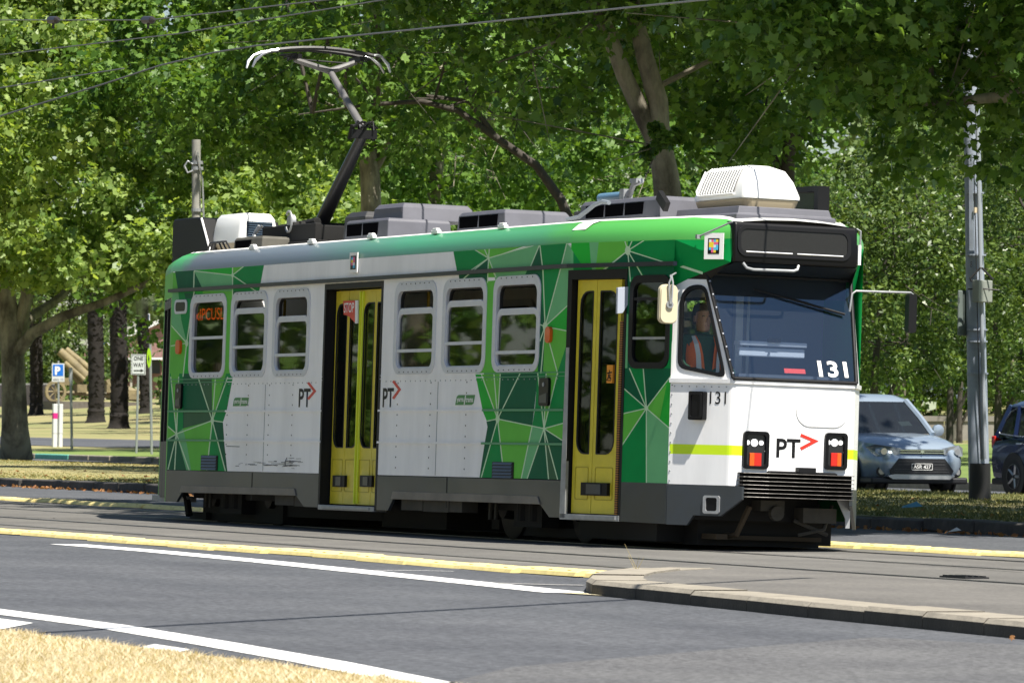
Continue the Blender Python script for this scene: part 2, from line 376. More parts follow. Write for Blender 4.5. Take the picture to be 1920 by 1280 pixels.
# pale concrete kerb of the park side, one stretch painted teal
k2 = bpy.data.objects.new('concrete_kerb', None); COL.objects.link(k2); k2['kind'] = 'structure'
M_TEAL = mat('kerb_teal_paint', (.13, .42, .33), .8, var=.3)
cuts = [at_y(px, 860, 27.0)[0] for px in (-60, -20, 20, 64, 127, 165, 205, 245, 285, 330)]
for i in range(len(cuts)-1):
    mb = MB(); mb.span((cuts[i]+.03, 27.0, -.01), (cuts[i+1]-.03, 27.3, .15))
    o = mb.build('kerb_block', M_TEAL if i in (3,) else M_CONC, k2, bevel=.03)
    if i == 3: o['label'] = 'teal painted kerb block'
mb = MB(); mb.span((X0, 27.0, -.01), (cuts[0], 27.3, .15)); mb.span((cuts[-1], 27.0, -.01), (X1, 27.3, .15)); mb.build('kerb_run', M_CONC, k2)
# traffic island with concrete kerb stones
isl = bpy.data.objects.new('traffic_island', None); COL.objects.link(isl); isl['kind'] = 'structure'
ZT = .10
outer_px = [(1250, 1061), (1180, 1064), (1128, 1070), (1104, 1076), (1099, 1083), (1110, 1088), (1192, 1096), (1295, 1106), (1400, 1116), (1515, 1127.5), (1620, 1137), (1730, 1147), (1845, 1158), (1960, 1169), (2080, 1181), (2200, 1193)]
OUT = [ground(x, y, ZT)[:2] for x, y in outer_px]
back = [ground(x, y, ZT)[:2] for x, y in ((1330, 1060.5), (1500, 1067), (1700, 1081), (1920, 1096), (2200, 1116))]
def offs(P, d):
    out = []
    for i in range(len(P)):
        t = P[min(i+1, len(P)-1)]-P[max(i-1, 0)]; t = t/np.linalg.norm(t); out.append(P[i]+np.array([-t[1], t[0]])*d)
    return out
INN = offs(OUT, .40)
if np.linalg.norm(INN[9]-back[1]) > np.linalg.norm(OUT[9]-back[1]): INN = offs(OUT, -.40)
CH = [o+(i-o)*.07 for o, i in zip(OUT, INN)]
for i in range(len(OUT)-1):
    e = .004
    def lp(a, b, t): return a+(b-a)*t
    ln = np.linalg.norm(OUT[i+1]-OUT[i]); t0, t1 = e/ln, 1-e/ln
    j = random.uniform(-.006, .006); mb = MB(); ends = []
    for t in (t0, t1):
        o_, c_, n_ = (lp(A_[i], A_[i+1], t) for A_ in (OUT, CH, INN)); ends.append((o_, c_, n_))
    lo = [[(*e_[0], -.01), (*e_[0], ZT-.028+j), (*e_[1], ZT+j), (*e_[2], ZT+j), (*e_[2], -.01)] for e_ in ends]
    n = 5; vs = lo[0]+lo[1]
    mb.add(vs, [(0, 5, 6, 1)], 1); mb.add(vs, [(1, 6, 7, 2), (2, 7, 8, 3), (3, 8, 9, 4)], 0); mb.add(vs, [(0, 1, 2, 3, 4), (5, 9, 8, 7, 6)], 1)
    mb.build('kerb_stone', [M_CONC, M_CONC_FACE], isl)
sheet('island_paving', [tuple(p) for p in INN]+[tuple(p) for p in back[::-1]], M_ISLAND, ZT-.012).parent = isl
bpy.data.objects['island_paving']['kind'] = 'structure'
bl = offs(back, 0.0); mb = MB(); mb.loft([[(*p, -.01) for p in [OUT[0]]+back], [(*p, ZT-.012) for p in [INN[0]]+back]], 0, False); mb.build('island_edge', M_CONC, isl)
# ------------------------------------------------------------------ the tram
M_TW = mat('tram_white', (.84, .84, .84), .42, var=.12, vscale=2.2, spec=.35, detail=9, stretch=(1, 1, .22), bump=.12, bscale=2.2, contrast=(.25, .6))
M_DG = mat('livery_dark_green', (.005, .115, .050), .5, spec=.08, var=.12, vscale=2)
M_MG = mat('livery_mid_green', (.004, .26, .060), .5, spec=.08, var=.10, vscale=2)
M_BG = mat('livery_bright_green', (.022, .43, .042), .5, spec=.08, var=.10, vscale=2)
M_LG = mat('livery_light_green', (.130, .50, .062), .5, spec=.08, var=.08, vscale=2)
M_PG = mat('livery_pale_green', (.160, .47, .205), .5, spec=.08, var=.08, vscale=2)
M_LINE = mat('livery_line', (.50, .70, .45), .4)
M_DB = mat('livery_olive_green', (.045, .125, .060), .5, spec=.08, var=.1, vscale=2)
M_HIVIS = mat('hi_vis_yellow', (.62, .86, .010), .45)
LIV = [M_TW, M_DG, M_MG, M_BG, M_LG, M_PG, M_LINE, M_DB, M_HIVIS]
W_, DG, MG, BG, LG, PG, LN, DB, HV = range(9)
M_YEL = mat('door_yellow', (.68, .56, .035), .4, var=.15, vscale=3, coat=.2)
M_YELB = mat('door_edge_yellow', (.74, .86, .05), .5)
M_DARK = mat('dark_trim', (.008, .008, .009), .5, spec=.25)
M_FRAME = mat('window_frame_grey', (.60, .62, .66), .4, metal=.1, var=.08)
M_SKIRT = mat('skirt_grey', (.034, .043, .056), .38, coat=.12, var=.35, vscale=1.6, col2=(.030, .033, .032), detail=8)
M_SKLIP = mat('skirt_lip', (.20, .18, .15), .6, var=.3, vscale=2)
M_UNDER = mat('underframe_black', (.005, .0045, .004), .8, var=.3)
M_UNDG = mat('underfloor_box', (.055, .050, .040), .8, var=.35, vscale=4)
M_ROOFG = mat('roof_equipment_grey', (.105, .105, .125), .55, var=.15, vscale=3)
M_ROOFT = mat('roof_top', (.60, .60, .58), .7, var=.35, vscale=2.5, contrast=(.35, .6))
M_BLK = mat('gloss_black', (.006, .006, .007), .35, spec=.2)
M_ALU = mat('aluminium', (.55, .56, .58), .35, metal=.8)
M_STEEL = mat('galvanised_steel', (.36, .37, .38), .5, metal=.4, var=.2, vscale=8)
M_INT = mat('interior_dark', (.05, .052, .055), .8)
M_SEAT = mat('seat_fabric', (.02, .06, .03), .9)
M_POLEY = mat('grab_pole_yellow', (.70, .45, .03), .4)
M_RED = mat('logo_red', (.62, .035, .02), .4)
M_LAMPO = mat('lens_orange', (.70, .10, .008), .3, coat=.4)
M_LAMPR = mat('lens_red', (.55, .015, .010), .3, coat=.4)
M_LAMPW = mat('lamp_white', (.92, .93, .92), .3, emit=.55)
M_BADGE = mat('badge_green', (.03, .22, .045), .4)
M_ACW = mat('air_conditioner_white', (.82, .82, .80), .4)
M_LED = mat('led_orange', (1.0, .10, .01), .5, emit=1.7)
G_SIDE = glass('side_glass', (.36, .39, .37), .995)
G_WIND = glass('windscreen_glass', (.84, .89, .95), .96, ior=2.2, refl=(.50, .76, 1.0))
G_CAB = glass('cab_glass', (.93, .94, .93), .995, ior=1.3)
def cove_mat():
    m = mat('roof_cove_green', (.06, .44, .07), .42, coat=.2); n = m.node_tree.nodes; l = m.node_tree.links; b = n['Principled BSDF']
    tc = n.new('ShaderNodeTexCoord'); sp = n.new('ShaderNodeSeparateXYZ'); l.new(tc.outputs['Object'], sp.inputs[0])
    nz = n.new('ShaderNodeTexNoise'); nz.inputs['Scale'].default_value = 1.2; nz.inputs['Detail'].default_value = 8; l.new(tc.outputs['Object'], nz.inputs[0])
    ad = n.new('ShaderNodeMath'); ad.operation = 'MULTIPLY_ADD'; l.new(nz.outputs[0], ad.inputs[0]); ad.inputs[1].default_value = 1.6; l.new(sp.outputs[0], ad.inputs[2])
    mr = n.new('ShaderNodeMapRange'); mr.inputs[1].default_value = -11.75; mr.inputs[2].default_value = .5; l.new(ad.outputs[0], mr.inputs[0])
    rp = n.new('ShaderNodeValToRGB'); e = rp.color_ramp.elements; e[0].position = 0; e[0].color = (.05, .36, .08, 1); e[1].position = 1; e[1].color = (.075, .36, .065, 1)
    for p, c in ((.03, (.11, .12, .13)), (.30, (.13, .16, .18)), (.43, (.09, .21, .155)), (.56, (.06, .30, .15)), (.84, (.06, .29, .11)), (.88, (.07, .34, .065))):
        q = e.new(p); q.color = (*c, 1)
    l.new(mr.outputs[0], rp.inputs[0]); l.new(rp.outputs[0], b.inputs['Base Color']); return m
M_COVE = cove_mat()
M_STRIPE = mat('safety_stripe', (.55, .20, .02), .6)
def stripes(m, freq):
    n = m.node_tree.nodes; l = m.node_tree.links; b = n['Principled BSDF']; tc = n.new('ShaderNodeTexCoord'); w = n.new('ShaderNodeTexWave'); w.bands_direction = 'Z'; w.inputs['Scale'].default_value = freq
    l.new(tc.outputs['Object'], w.inputs[0]); rp = n.new('ShaderNodeValToRGB'); rp.color_ramp.interpolation = 'CONSTANT'; rp.color_ramp.elements[1].position = .5
    rp.color_ramp.elements[0].color = (.02, .015, .01, 1); rp.color_ramp.elements[1].color = (.36, .14, .02, 1); l.new(w.outputs[0], rp.inputs[0]); l.new(rp.outputs[0], b.inputs['Base Color'])
stripes(M_STRIPE, 14)

tram = thing('tram', 'green and white tram with yellow doors and pantograph on the far track', 'tram')
tram.rotation_mode = 'XYZ'; tram.matrix_world = Matrix(TM.tolist()).to_4x4()
SIDE = PL((-12.95, -1.335), (-1.55, -1.335)); T1 = PL((-1.55, -1.335), (.115, -1.0)); T2 = PL((.115, -1.0), (.74, -.64)); FR = PL((.74, -.64), (.74, .64))
T2F = PL((.74, .64), (.115, 1.0)); T1F = PL((.115, 1.0), (-1.55, 1.335)); SIDEF = PL((-1.55, 1.335), (-12.95, 1.335))
T1RF = PL((-12.95, 1.335), (-14.35, .93)); T2RF = PL((-14.35, .93), (-15.1, .64)); BK = PL((-15.1, .64), (-15.1, -.64)); T2R = PL((-15.1, -.64), (-14.35, -.93)); T1R = PL((-14.35, -.93), (-12.95, -1.335))
def U(x): return x+12.95
def cells_mesh(pl, cells, o=0.0):
    mb = MB()
    for c, ci in cells: mb.add([pl.p(u, z, o) for u, z in c], [tuple(range(len(c)))], ci)
    return mb
def seg_quad(a, b, w, w2=None):
    a = np.array(a, float); b = np.array(b, float); d = (b-a)/np.linalg.norm(b-a); n = np.array([-d[1], d[0]])*w/2; n2 = n if w2 is None else np.array([-d[1], d[0]])*w2/2
    return [tuple(a+n), tuple(b+n2), tuple(b-n2), tuple(a-n)]
def liv(pl, cells, polys, lines, dots, lw=2.0):
    for c, P in polys: cells = paint(cells, [pl.px(*q) for q in P], c)
    for a, b in lines: cells = paint(cells, [pl.px(*q) for q in seg_quad(a, b, lw)], LN)
    for (x, y, rx, ry) in dots: cells = paint(cells, [pl.px(x+rx*math.cos(k*math.pi/4), y+ry*math.sin(k*math.pi/4)) for k in range(8)], LN)
    return cells
def plate(mb, outer, inner, fn, o0, o1, mi=0, back=False):
    vs = [fn(u, z, o1) for u, z in outer]+[fn(u, z, o1) for u, z in inner]; k = len(outer)
    fs = [tuple(t) for t in tessellate_polygon([[Vector((u, z, 0)) for u, z in outer], [Vector((u, z, 0)) for u, z in inner]])]
    mb.add(vs, fs, mi)
    for loop in (outer, inner):
        n = len(loop); mb.add([fn(u, z, o0) for u, z in loop]+[fn(u, z, o1) for u, z in loop], [(i, (i+1) % n, n+(i+1) % n, n+i) for i in range(n)], mi)

# --- windows data (u0,z0,u1,z1 of the outer flange ; z of sash top ; z of lower bar)
def zat(px, py): return SIDE.px(px, py)[1]
WINS = []
for (a, b, top, bot, mid, bar) in ((356, 424, 557, 706, None, 633), (432.5, 501, 549, 706, 582, 650), (512, 581, 543, 703, 597, 665), (739.5, 818, 530, 699, 582, 657), (830, 912, 525, 698, 568, 643), (924.5, 1013, 520, 696, 583, 660)):
    c = (a+b)/2; y = (top+bot)/2
    WINS.append((SIDE.px(a, y)[0], 1.672, SIDE.px(b, y)[0], 2.632, None if mid is None else zat(c, mid), zat(c, bar)))
DOORC = (U(-8.03), .285, U(-6.44), 2.61)
def hole(w, i=.05): return (w[0]+i, w[1]+i, w[2]-i, w[3]-i)
# --- main near side wall with its livery
cells = wall_cells(0, .62, 11.4, 2.914, [hole(w) for w in WINS]+[DOORC])
polysA = [
 (MG, [(308, 700), (320, 700), (331, 813), (308, 793)]), (LG, [(320, 700), (336, 700), (334, 770), (331, 813)]), (MG, [(336, 700), (345, 700), (343, 803), (331, 813), (334, 770)]),
 (DG, [(343, 700), (371, 700), (398, 788), (343, 803)]), (DB, [(345, 770), (390, 770), (398, 788), (345, 802)]), (DB, [(371, 700), (397, 700), (398, 788)]), (LG, [(397, 700), (428, 700), (398, 788)]),
 (MG, [(424, 700), (438, 700), (425, 770), (418, 791), (398, 788)]), (LG, [(343, 803), (398, 788), (387, 890), (353, 890), (331, 813)]), (PG, [(331, 813), (343, 803), (350, 832), (360, 890), (352, 890)]),
 (MG, [(398, 788), (387, 890), (424, 890)]), (DG, [(398, 788), (418, 791), (421, 835), (427, 890), (423, 890)]), (LG, [(308, 793), (331, 813), (308, 827)]), (DG, [(308, 827), (331, 813), (352, 890), (308, 890)]),
 # upper rear
 (BG, [(310, 700), (310, 545), (486, 540), (440, 700)]), (PG, [(310, 545), (338, 545), (350, 643), (316, 600)]), (MG, [(334, 545), (366, 545), (360, 640), (350, 643), (340, 600)]), (LG, [(310, 600), (350, 643), (343, 700), (310, 700)]),
 (DG, [(345, 549), (368, 549), (362, 560), (348, 560)]), (LG, [(380, 546), (440, 544), (436, 700), (380, 700)]), (DG, [(436, 544), (486, 540), (478, 556), (436, 560)]),
 (LG, [(300, 512), (329, 511), (334, 546), (300, 546)]), (DG, [(328, 508), (364, 505), (366, 546), (334, 546)]), (PG, [(364, 508), (436, 516), (436, 546), (382, 546)]), (BG, [(363, 500), (436, 494), (436, 516), (364, 508)]),
 (DG, [(364, 508), (382, 546), (366, 546)]), (LG, [(436, 494), (466, 492), (436, 516)]), (MG, [(436, 516), (466, 490), (497, 486), (486, 546), (436, 546)]),
 # front half
 (MG, [(848, 460), (882, 460), (916, 484), (885, 505), (858, 516)]), (LG, [(880, 460), (918, 460), (916, 484)]), (LG, [(918, 458), (1012, 452), (916, 484)]), (PG, [(916, 484), (1012, 458), (992, 506), (927, 508)]), (DG, [(916, 484), (884, 506), (868, 520), (927, 520)]),
 (LG, [(916, 484), (928, 520), (914, 520)]), (DG, [(1012, 458), (1018, 508), (990, 508)]), (MG, [(1011, 450), (1066, 448), (1052, 505), (1017, 508)]), (PG, [(1063, 455), (1082, 470), (1082, 512), (1050, 505)]), (BG, [(1064, 440), (1082, 440), (1082, 470)]),
 (DG, [(860, 514), (915, 508), (915, 530), (862, 532)]), (LG, [(862, 531), (1000, 520), (1012, 700), (892, 703)]), (PG, [(925, 508), (992, 503), (980, 530), (930, 530)]), (DG, [(990, 503), (1017, 502), (1022, 612), (1006, 600), (1005, 524), (978, 530)]),
 (MG, [(1016, 500), (1053, 498), (1022, 612), (1016, 560)]), (PG, [(1052, 500), (1082, 500), (1082, 556), (1022, 612)]), (BG, [(1082, 556), (1082, 624), (1022, 612)]), (LG, [(1022, 612), (1070, 622), (1046, 701), (1018, 702)]), (MG, [(1070, 622), (1074, 700), (1044, 702)]), (DG, [(1012, 560), (1022, 612), (1018, 702), (1008, 702)]),
 (BG, [(891, 700), (903, 700), (933, 785), (913, 790), (905, 770)]), (LG, [(902, 698), (939, 698), (933, 785)]), (DG, [(938, 698), (1009, 696), (1002, 765), (998, 797), (933, 785)]), (MG, [(1008, 696), (1026, 696), (1020, 803), (998, 797), (1003, 765)]), (LG, [(1024, 696), (1046, 696), (1020, 803)]), (MG, [(1045, 696), (1076, 696), (1074, 789), (1020, 803)]),
 (LG, [(1020, 803), (1074, 787), (1074, 838)]), (DG, [(1020, 803), (1074, 838), (1074, 905), (985, 903)]), (DB, [(1020, 803), (1047, 905), (1029, 905)]), (PG, [(998, 797), (1020, 803), (987, 903), (976, 903)]), (LG, [(933, 785), (998, 797), (977, 903), (946, 903)]), (MG, [(933, 785), (946, 903), (898, 903), (908, 835)]), (DG, [(933, 785), (904, 880), (899, 895), (908, 835), (914, 800), (912, 790)]),
]
N1, N2, NA, NB, NC, ND = (398, 788), (331, 813), (916, 484), (1022, 612), (933, 785), (1020, 803)
linesA = [(N1, (371, 706)), (N1, (404, 706)), (N1, (427, 706)), (N1, N2), (N1, (418, 791)), (N1, (387, 888)), (N1, (424, 888)), (N2, (320, 706)), (N2, (335, 706)), (N2, (308, 793)), (N2, (308, 827)), (N2, (313, 888)), (N2, (327, 888)), (N2, (357, 888)),
 ((436, 516), (364, 508)), ((436, 516), (466, 492)), ((436, 516), (436, 700)), ((436, 516), (486, 550)), ((436, 516), (436, 494)), ((364, 508), (363, 546)), ((350, 643), (316, 604)), ((350, 643), (312, 650)), ((350, 643), (343, 706)), ((350, 643), (364, 546)),
 (NA, (880, 462)), (NA, (906, 462)), (NA, (918, 460)), (NA, (1012, 456)), (NA, (884, 506)), (NA, (914, 530)), (NA, (930, 520)), (NA, (862, 528)), ((1012, 458), (992, 506)), ((1012, 458), (1018, 508)), ((1063, 455), (1082, 475)), ((1063, 455), (1052, 500)),
 (NB, (1052, 500)), (NB, (1082, 556)), (NB, (1072, 622)), (NB, (1046, 702)), (NB, (1012, 640)), (NB, (1012, 608)), (NB, (1018, 508)), (NB, (1014, 700)),
 (NC, (902, 700)), (NC, (926, 700)), (NC, (938, 700)), (NC, (976, 698)), (NC, (913, 789)), (NC, (946, 902)), (NC, (902, 896)), (NC, ND), (ND, (1008, 698)), (ND, (1024, 700)), (ND, (1045, 700)), (ND, (1074, 788)), (ND, (1074, 838)), (ND, (1029, 904)), (ND, (1047, 904)), (ND, (986, 904)), ((998, 797), (976, 903))]
cells = liv(SIDE, cells, polysA, linesA, [(398, 788, 3.2, 7), (331, 813, 2, 4), (350, 643, 3, 7), (916, 484, 2.2, 4), (1022, 612, 4.5, 9), (933, 785, 4, 8), (1020, 803, 2.2, 5), (436, 516, 2.2, 5)])
cells_mesh(SIDE, cells).build('side_panel', LIV, tram, fixn=False)
# --- tapered front door section
D1 = (T1.px(1065, 700)[0]+.0, .235, T1.px(1168, 700)[0], 2.60)
CW = (T1.px(1181, 600)[0], 1.695, T1.px(1258, 600)[0]-.01, 2.585)
cells = [c for c in wall_cells(0, .235, T1.L, 2.914, [D1, (CW[0]+.03, CW[1]+.03, CW[2]-.03, CW[3]-.03)], MG) if not (c[0][0][1] < .61 and False)]
cells = wall_cells(0, .612, T1.L, 2.914, [(D1[0], .5, D1[2], D1[3]), (CW[0]+.03, CW[1]+.03, CW[2]-.03, CW[3]-.03)], MG)
NF, NE = (1212, 765), (1177, 470)
polysB = [(PG, [(1040, 400), (1075, 470), (1075, 620), (1040, 620)]), (BG, [(1060, 440), (1106, 440), (1109, 495), (1090, 495), (1064, 456)]), (PG, [(1104, 440), (1125, 440), (1116, 530), (1108, 495)]), (LG, [(1124, 440), (1178, 440), (1177, 470), (1146, 492), (1128, 512), (1116, 512)]), (DG, [(1177, 470), (1120, 520), (1182, 520)]), (DG, [(1177, 470), (1182, 520), (1204, 520)]),
 (MG, [(1177, 470), (1280, 440), (1280, 500), (1275, 498)]), (DG, [(1177, 470), (1280, 502), (1280, 520), (1210, 520)]),
 (DG, [(1168, 525), (1182, 500), (1186, 700), (1168, 700)]), (PG, [(1173, 585), (1178, 590), (1176, 700), (1168, 700)]),
 (DG, [(1160, 690), (1182, 690), (1212, 765), (1160, 722)]), (MG, [(1180, 690), (1206, 690), (1212, 765)]), (DG, [(1205, 690), (1268, 690), (1212, 765)]), (BG, [(1268, 692), (1266, 812), (1212, 765)]), (LG, [(1250, 720), (1236, 790), (1212, 765)]), (PG, [(1212, 765), (1266, 812), (1266, 910), (1212, 910)]), (MG, [(1212, 765), (1212, 912), (1156, 912), (1156, 850)]), (LG, [(1212, 765), (1156, 850), (1156, 778)]), (MG, [(1212, 765), (1156, 779), (1156, 720)])]
linesB = [(NF, q) for q in ((1156, 716), (1180, 690), (1206, 690), (1266, 694), (1266, 812), (1212, 912), (1156, 850), (1156, 778))]+[(NE, q) for q in ((1168, 440), (1190, 440), (1218, 444), (1272, 500), (1182, 528), (1206, 520), (1128, 510), (1100, 530))]
cells = liv(T1, cells, polysB, linesB, [(1177, 470, 5.5, 9), (1212, 765, 3.5, 5)])
cells_mesh(T1, cells).build('front_side_panel', LIV, tram, fixn=False)
# --- white lower nose : taper, rounded corner, front face, mirrored taper
ZY0, ZY1 = .892, .985
c2 = wall_cells(0, .607, T2.L-.05, 1.585, []); c2 = paint(c2, [(.012, ZY0), (T2.L, ZY0), (T2.L, ZY1), (.012, ZY1)], HV)
cells_mesh(T2, c2).build('nose_side_panel', LIV, tram, fixn=False)
c3 = wall_cells(.05, .607, FR.L-.05, 1.585, []); c3 = paint(c3, [(0, ZY0), (.13, ZY0), (.13, ZY1), (0, ZY1)], HV); c3 = paint(c3, [(1.18, ZY0), (1.3, ZY0), (1.3, ZY1), (1.18, ZY1)], HV)
mb = cells_mesh(FR, c3)
mb2 = cells_mesh(T2F, [(c, ci) for c, ci in [( [(T2F.L-u, z) for u, z in c][::-1], ci) for c, ci in c2]])
for pa, pb, pc in ((T2.p(T2.L-.05, 0), T2.p(T2.L, 0), FR.p(.05, 0)), (FR.p(FR.L-.05, 0), FR.p(FR.L, 0), T2F.p(.05, 0))):
    arc = [tuple((1-t)**2*pa[i]+2*t*(1-t)*pb[i]+t*t*pc[i] for i in range(2)) for t in (0, .25, .5, .75, 1)]
    for z0, z1, ci in ((.607, ZY0, W_), (ZY0, ZY1, HV), (ZY1, 1.585, W_)):
        for q, r_ in zip(arc, arc[1:]): mb.quad((*q, z0), (*r_, z0), (*r_, z1), (*q, z1), ci)
fp = mb.build('front_panel', LIV, tram, fixn=False); fp.data.shade_smooth(); sharp_by_angle(fp.data, R(25))
mb2.build('nose_side_panel', LIV, tram, fixn=False)
# blanked oval patch on the front
q = (FR.px(1493, 780)[0], FR.px(1540, 800)[1], FR.px(1589, 780)[0], FR.px(1540, 744)[1]); mb = MB(); mb.prism(rrect(*q, .145, 8), FR.p, -.001, .006, 0); bpl = mb.build('blanking_plate', M_TW, tram); mb = MB(); mb.ring(rrect(q[0]-.005, q[1]-.005, q[2]+.005, q[3]+.005, .15, 8), rrect(q[0]+.001, q[1]+.001, q[2]-.001, q[3]-.001, .144, 8), FR.p, 0, .0068); mb.build('edge_groove', mat('edge_groove_grey', (.50, .50, .50), .6), bpl)  # grey ring traces the groove round the oval
# belt ledge under the windscreen
mb = MB(); path = [T2.p(.0, 0), T2.p(T2.L-.03, 0), FR.p(.03, 0), FR.p(FR.L-.03, 0), T2F.p(.03, 0), T2F.p(T2F.L, 0)]
cen = (-.2, 0)
def grow(p, k): d = np.array(p[:2])-np.array(cen); return tuple(np.array(p[:2])+d/np.linalg.norm(d)*k)
mb.loft([[(*grow(p, .001), 1.56), (*grow(p, .018), 1.565), (*grow(p, .020), 1.605), (*grow(p, -.05), 1.612)] for p in path], 0, False); mb.build('belt_moulding', M_TW, tram)
# --- upper cab
WSP0, WSN = (.75, 0, 1.60), (1, 0, .42)
def WS(u, z, o=0.0): return (.75-.42*(z-1.6)+o, u, z)
def ws_px(x, y): P = t_plane(x, y, WSP0, WSN); return P[1], P[2]
WL, WR = [ws_px(1366, 711), ws_px(1326, 531)], [ws_px(1598, 713), ws_px(1589, 512)]
zb = 1.612; hb = .645; zt = 2.60; ht = .76
print('WS corners', WL, WR)
mb = MB(); mb.quad(WS(-hb, zb), WS(hb, zb), WS(ht, zt), WS(-ht, zt)); ws = mb.build('windscreen', G_WIND, tram)
mb = MB()
for a, b in ((WS(-hb, zb, .005), WS(-ht, zt, .005)), (WS(hb, zb, .005), WS(ht, zt, .005)), (WS(-hb, zb, .005), WS(hb, zb, .005)), (WS(-ht, zt, .005), WS(ht, zt, .005))): mb.tube([a, b], .019, 8)
for k in range(8):
    t = (k+.4)/8; mb.disc([WS(-hb, zb, .02)[i]*(1-t)+WS(-ht, zt, .02)[i]*t for i in range(3)], (1, -.1, .3), .008, 6, 1, .008)
mb.build('windscreen_frame', [M_DARK, M_ALU], tram, smooth=True)
Pb0 = np.array(T2.p(0, 1.585)); Pb1 = np.array(WS(-hb, zb)); Pb2 = np.array(WS(-ht, zt)); QN = np.cross(Pb1-Pb0, Pb2-Pb0); QN /= np.linalg.norm(QN); QN = QN if QN[1] < 0 else -QN
QT = (Pb1-Pb0)*np.array([1, 1, 0]); QT /= np.linalg.norm(QT); QZ = np.cross(QN, QT); QZ = QZ if QZ[2] > 0 else -QZ
def QP(u, z, o=0.0): P = Pb0+QT*u+QZ*z+QN*o; return tuple(P)
def q_px(x, y, o=0): P = t_plane(x, y, Pb0, QN)-Pb0; return (P@QT, P@QZ)
def smooth_loop(P, r=.22, n=4):
    out = []
    for i in range(len(P)):
        a, b, c = np.array(P[i-1]), np.array(P[i]), np.array(P[(i+1) % len(P)])
        ra = min(r, .45*np.linalg.norm(a-b)); rc = min(r, .45*np.linalg.norm(c-b)); p = b+(a-b)/np.linalg.norm(a-b)*ra; q = b+(c-b)/np.linalg.norm(c-b)*rc
        for k in range(n+1):
            t = k/n; out.append(tuple((1-t)**2*p+2*t*(1-t)*b+t*t*q))
    return out
qw = smooth_loop([q_px(*p) for p in ((1271, 690), (1362, 709), (1324, 533), (1292, 535), (1276, 556))], .09)
qo = [q_px(*p) for p in ((1255, 712), (1370, 716), (1330, 524), (1290, 523), (1257, 540))]
qo[0] = (0, 0); 
mb = MB(); plate(mb, qo, qw, QP, -.02, 0.0, 0)
mb.build('cab_corner_panel', M_TW, tram)
qi = smooth_loop([q_px(*p) for p in ((1277, 683), (1355, 701), (1321, 541), (1294, 543), (1281, 560))], .08)
f = MB(); f.ring(qw, qi, QP, -.02, .012); qf = f.build('quarter_window', M_DARK, tram)
m2 = MB(); m2.prism(qi, QP, -.006, -.002); m2.build('pane', G_CAB, qf)
mirr = lambda p: (p[0], -p[1], p[2])
m3 = MB(); m3.add([mirr(QP(*q)) for q in qo], [tuple(range(len(qo)))]); m3.build('cab_corner_panel', M_TW, tram)
# --- green nose roof, destination box
E0, E1 = T1.p(T1.L, 2.50), T1.p(T1.L, 2.914); Q0, Q1 = QP(*q_px(1290, 523)), QP(*q_px(1330, 524)); Qm = QP(*q_px(1257, 540))
D0, D1b, D2 = (.63, -.655, 2.705), (.645, -.625, 2.93), (.655, -.585, 3.075)
for s in (1, -1):
    f_ = (lambda p: p) if s == 1 else mirr
    mb = MB(); V = [f_(p) for p in (Qm, E1, Q0, D0, D1b, Q1)]
    mb.add(V, [(0, 2, 1)], 0); mb.add(V, [(2, 3, 1)], 0); mb.add(V, [(1, 3, 4)], 0); mb.add(V, [(2, 5, 3)], 1)
    if s == 1:
        a_, b_ = np.array(V[0]), np.array(V[3])
        n_ = np.cross(np.array(V[3])-np.array(V[2]), np.array(V[1])-np.array(V[2])); n_ /= np.linalg.norm(n_); n_ = n_ if n_[1] < 0 else -n_
        for (x0, y0), (x1, y1) in (((1272, 497), (1318, 512)),):
            p0, p1 = t_plane(x0, y0, V[2], n_)+n_*.004, t_plane(x1, y1, V[2], n_)+n_*.004; w = np.array([0, 0, .012]); mb.quad(p0-w, p1-w, p1+w, p0+w, 2)
    mb.build('nose_roof_panel', [M_MG, M_BLK, M_LINE], tram)
mb = MB(); L = [[(.645, y, 2.70), (.70, y, 2.705), (.675, y, 3.06), (.655, y, 3.09), (.35, y, 3.10), (.35, y, 2.60)] for y in (-.655, -.62, .62, .655)]
L[0] = [(x, y*.985, z) for x, y, z in L[0]]; L[3] = [(x, y*.985, z) for x, y, z in L[3]]
mb.loft(L, 0, True, True, True); db = mb.build('destination_box', M_BLK, tram, smooth=True, bevel=.015)
def DBF(u, z, o=0.0): return (.70-.0705*(z-2.705)+o, u, z)
gl = [(-.60, 2.80), (.555, 2.80)]
mb = MB(); gy0, gy1, gz0, gz1 = -.585, .535, 2.795, 3.025; mb.ring(rrect(gy0-.035, gz0-.03, gy1+.035, gz1+.028, .09), rrect(gy0, gz0, gy1, gz1, .07), DBF, -.004, .012); mb.build('rim', M_DARK, db)
mb = MB(); mb.prism(rrect(gy0, gz0, gy1, gz1, .07), DBF, -.003, .004); mb.build('display_glass', mat('display_glass', (.026, .026, .025), .35, spec=.2, var=.25, vscale=90), db)
mb = MB(); mb.tube([DBF(gy0+.05, gz0+.012, .012), DBF(-.05, gz0+.012, .012)], .008, 6); mb.tube([DBF(.0, gz0+.012, .012), DBF(gy1-.05, gz0+.012, .012)], .008, 6); mb.build('sill_strip', M_ALU, db)
mb = MB(); mb.tube([(.70, -.56, 2.70), (.72, -.53, 2.655), (.72, -.46, 2.64), (.72, -.04, 2.645), (.72, .0, 2.66), (.70, .02, 2.70)], .014, 8); mb.build('grab_rail', M_STEEL, tram, smooth=True)
mb = MB(); mb.add([(.69, -.64, 2.70), (.69, .64, 2.70), WS(ht, zt, .012), WS(-ht, zt, .012)], [(0, 1, 2, 3)]); mb.add([(.66, .655, 2.70), (.69, .64, 2.70), WS(ht, zt, .012), mirr(Q1)], [(0, 1, 2, 3)]); mb.build('visor_underside', M_DARK, tram)
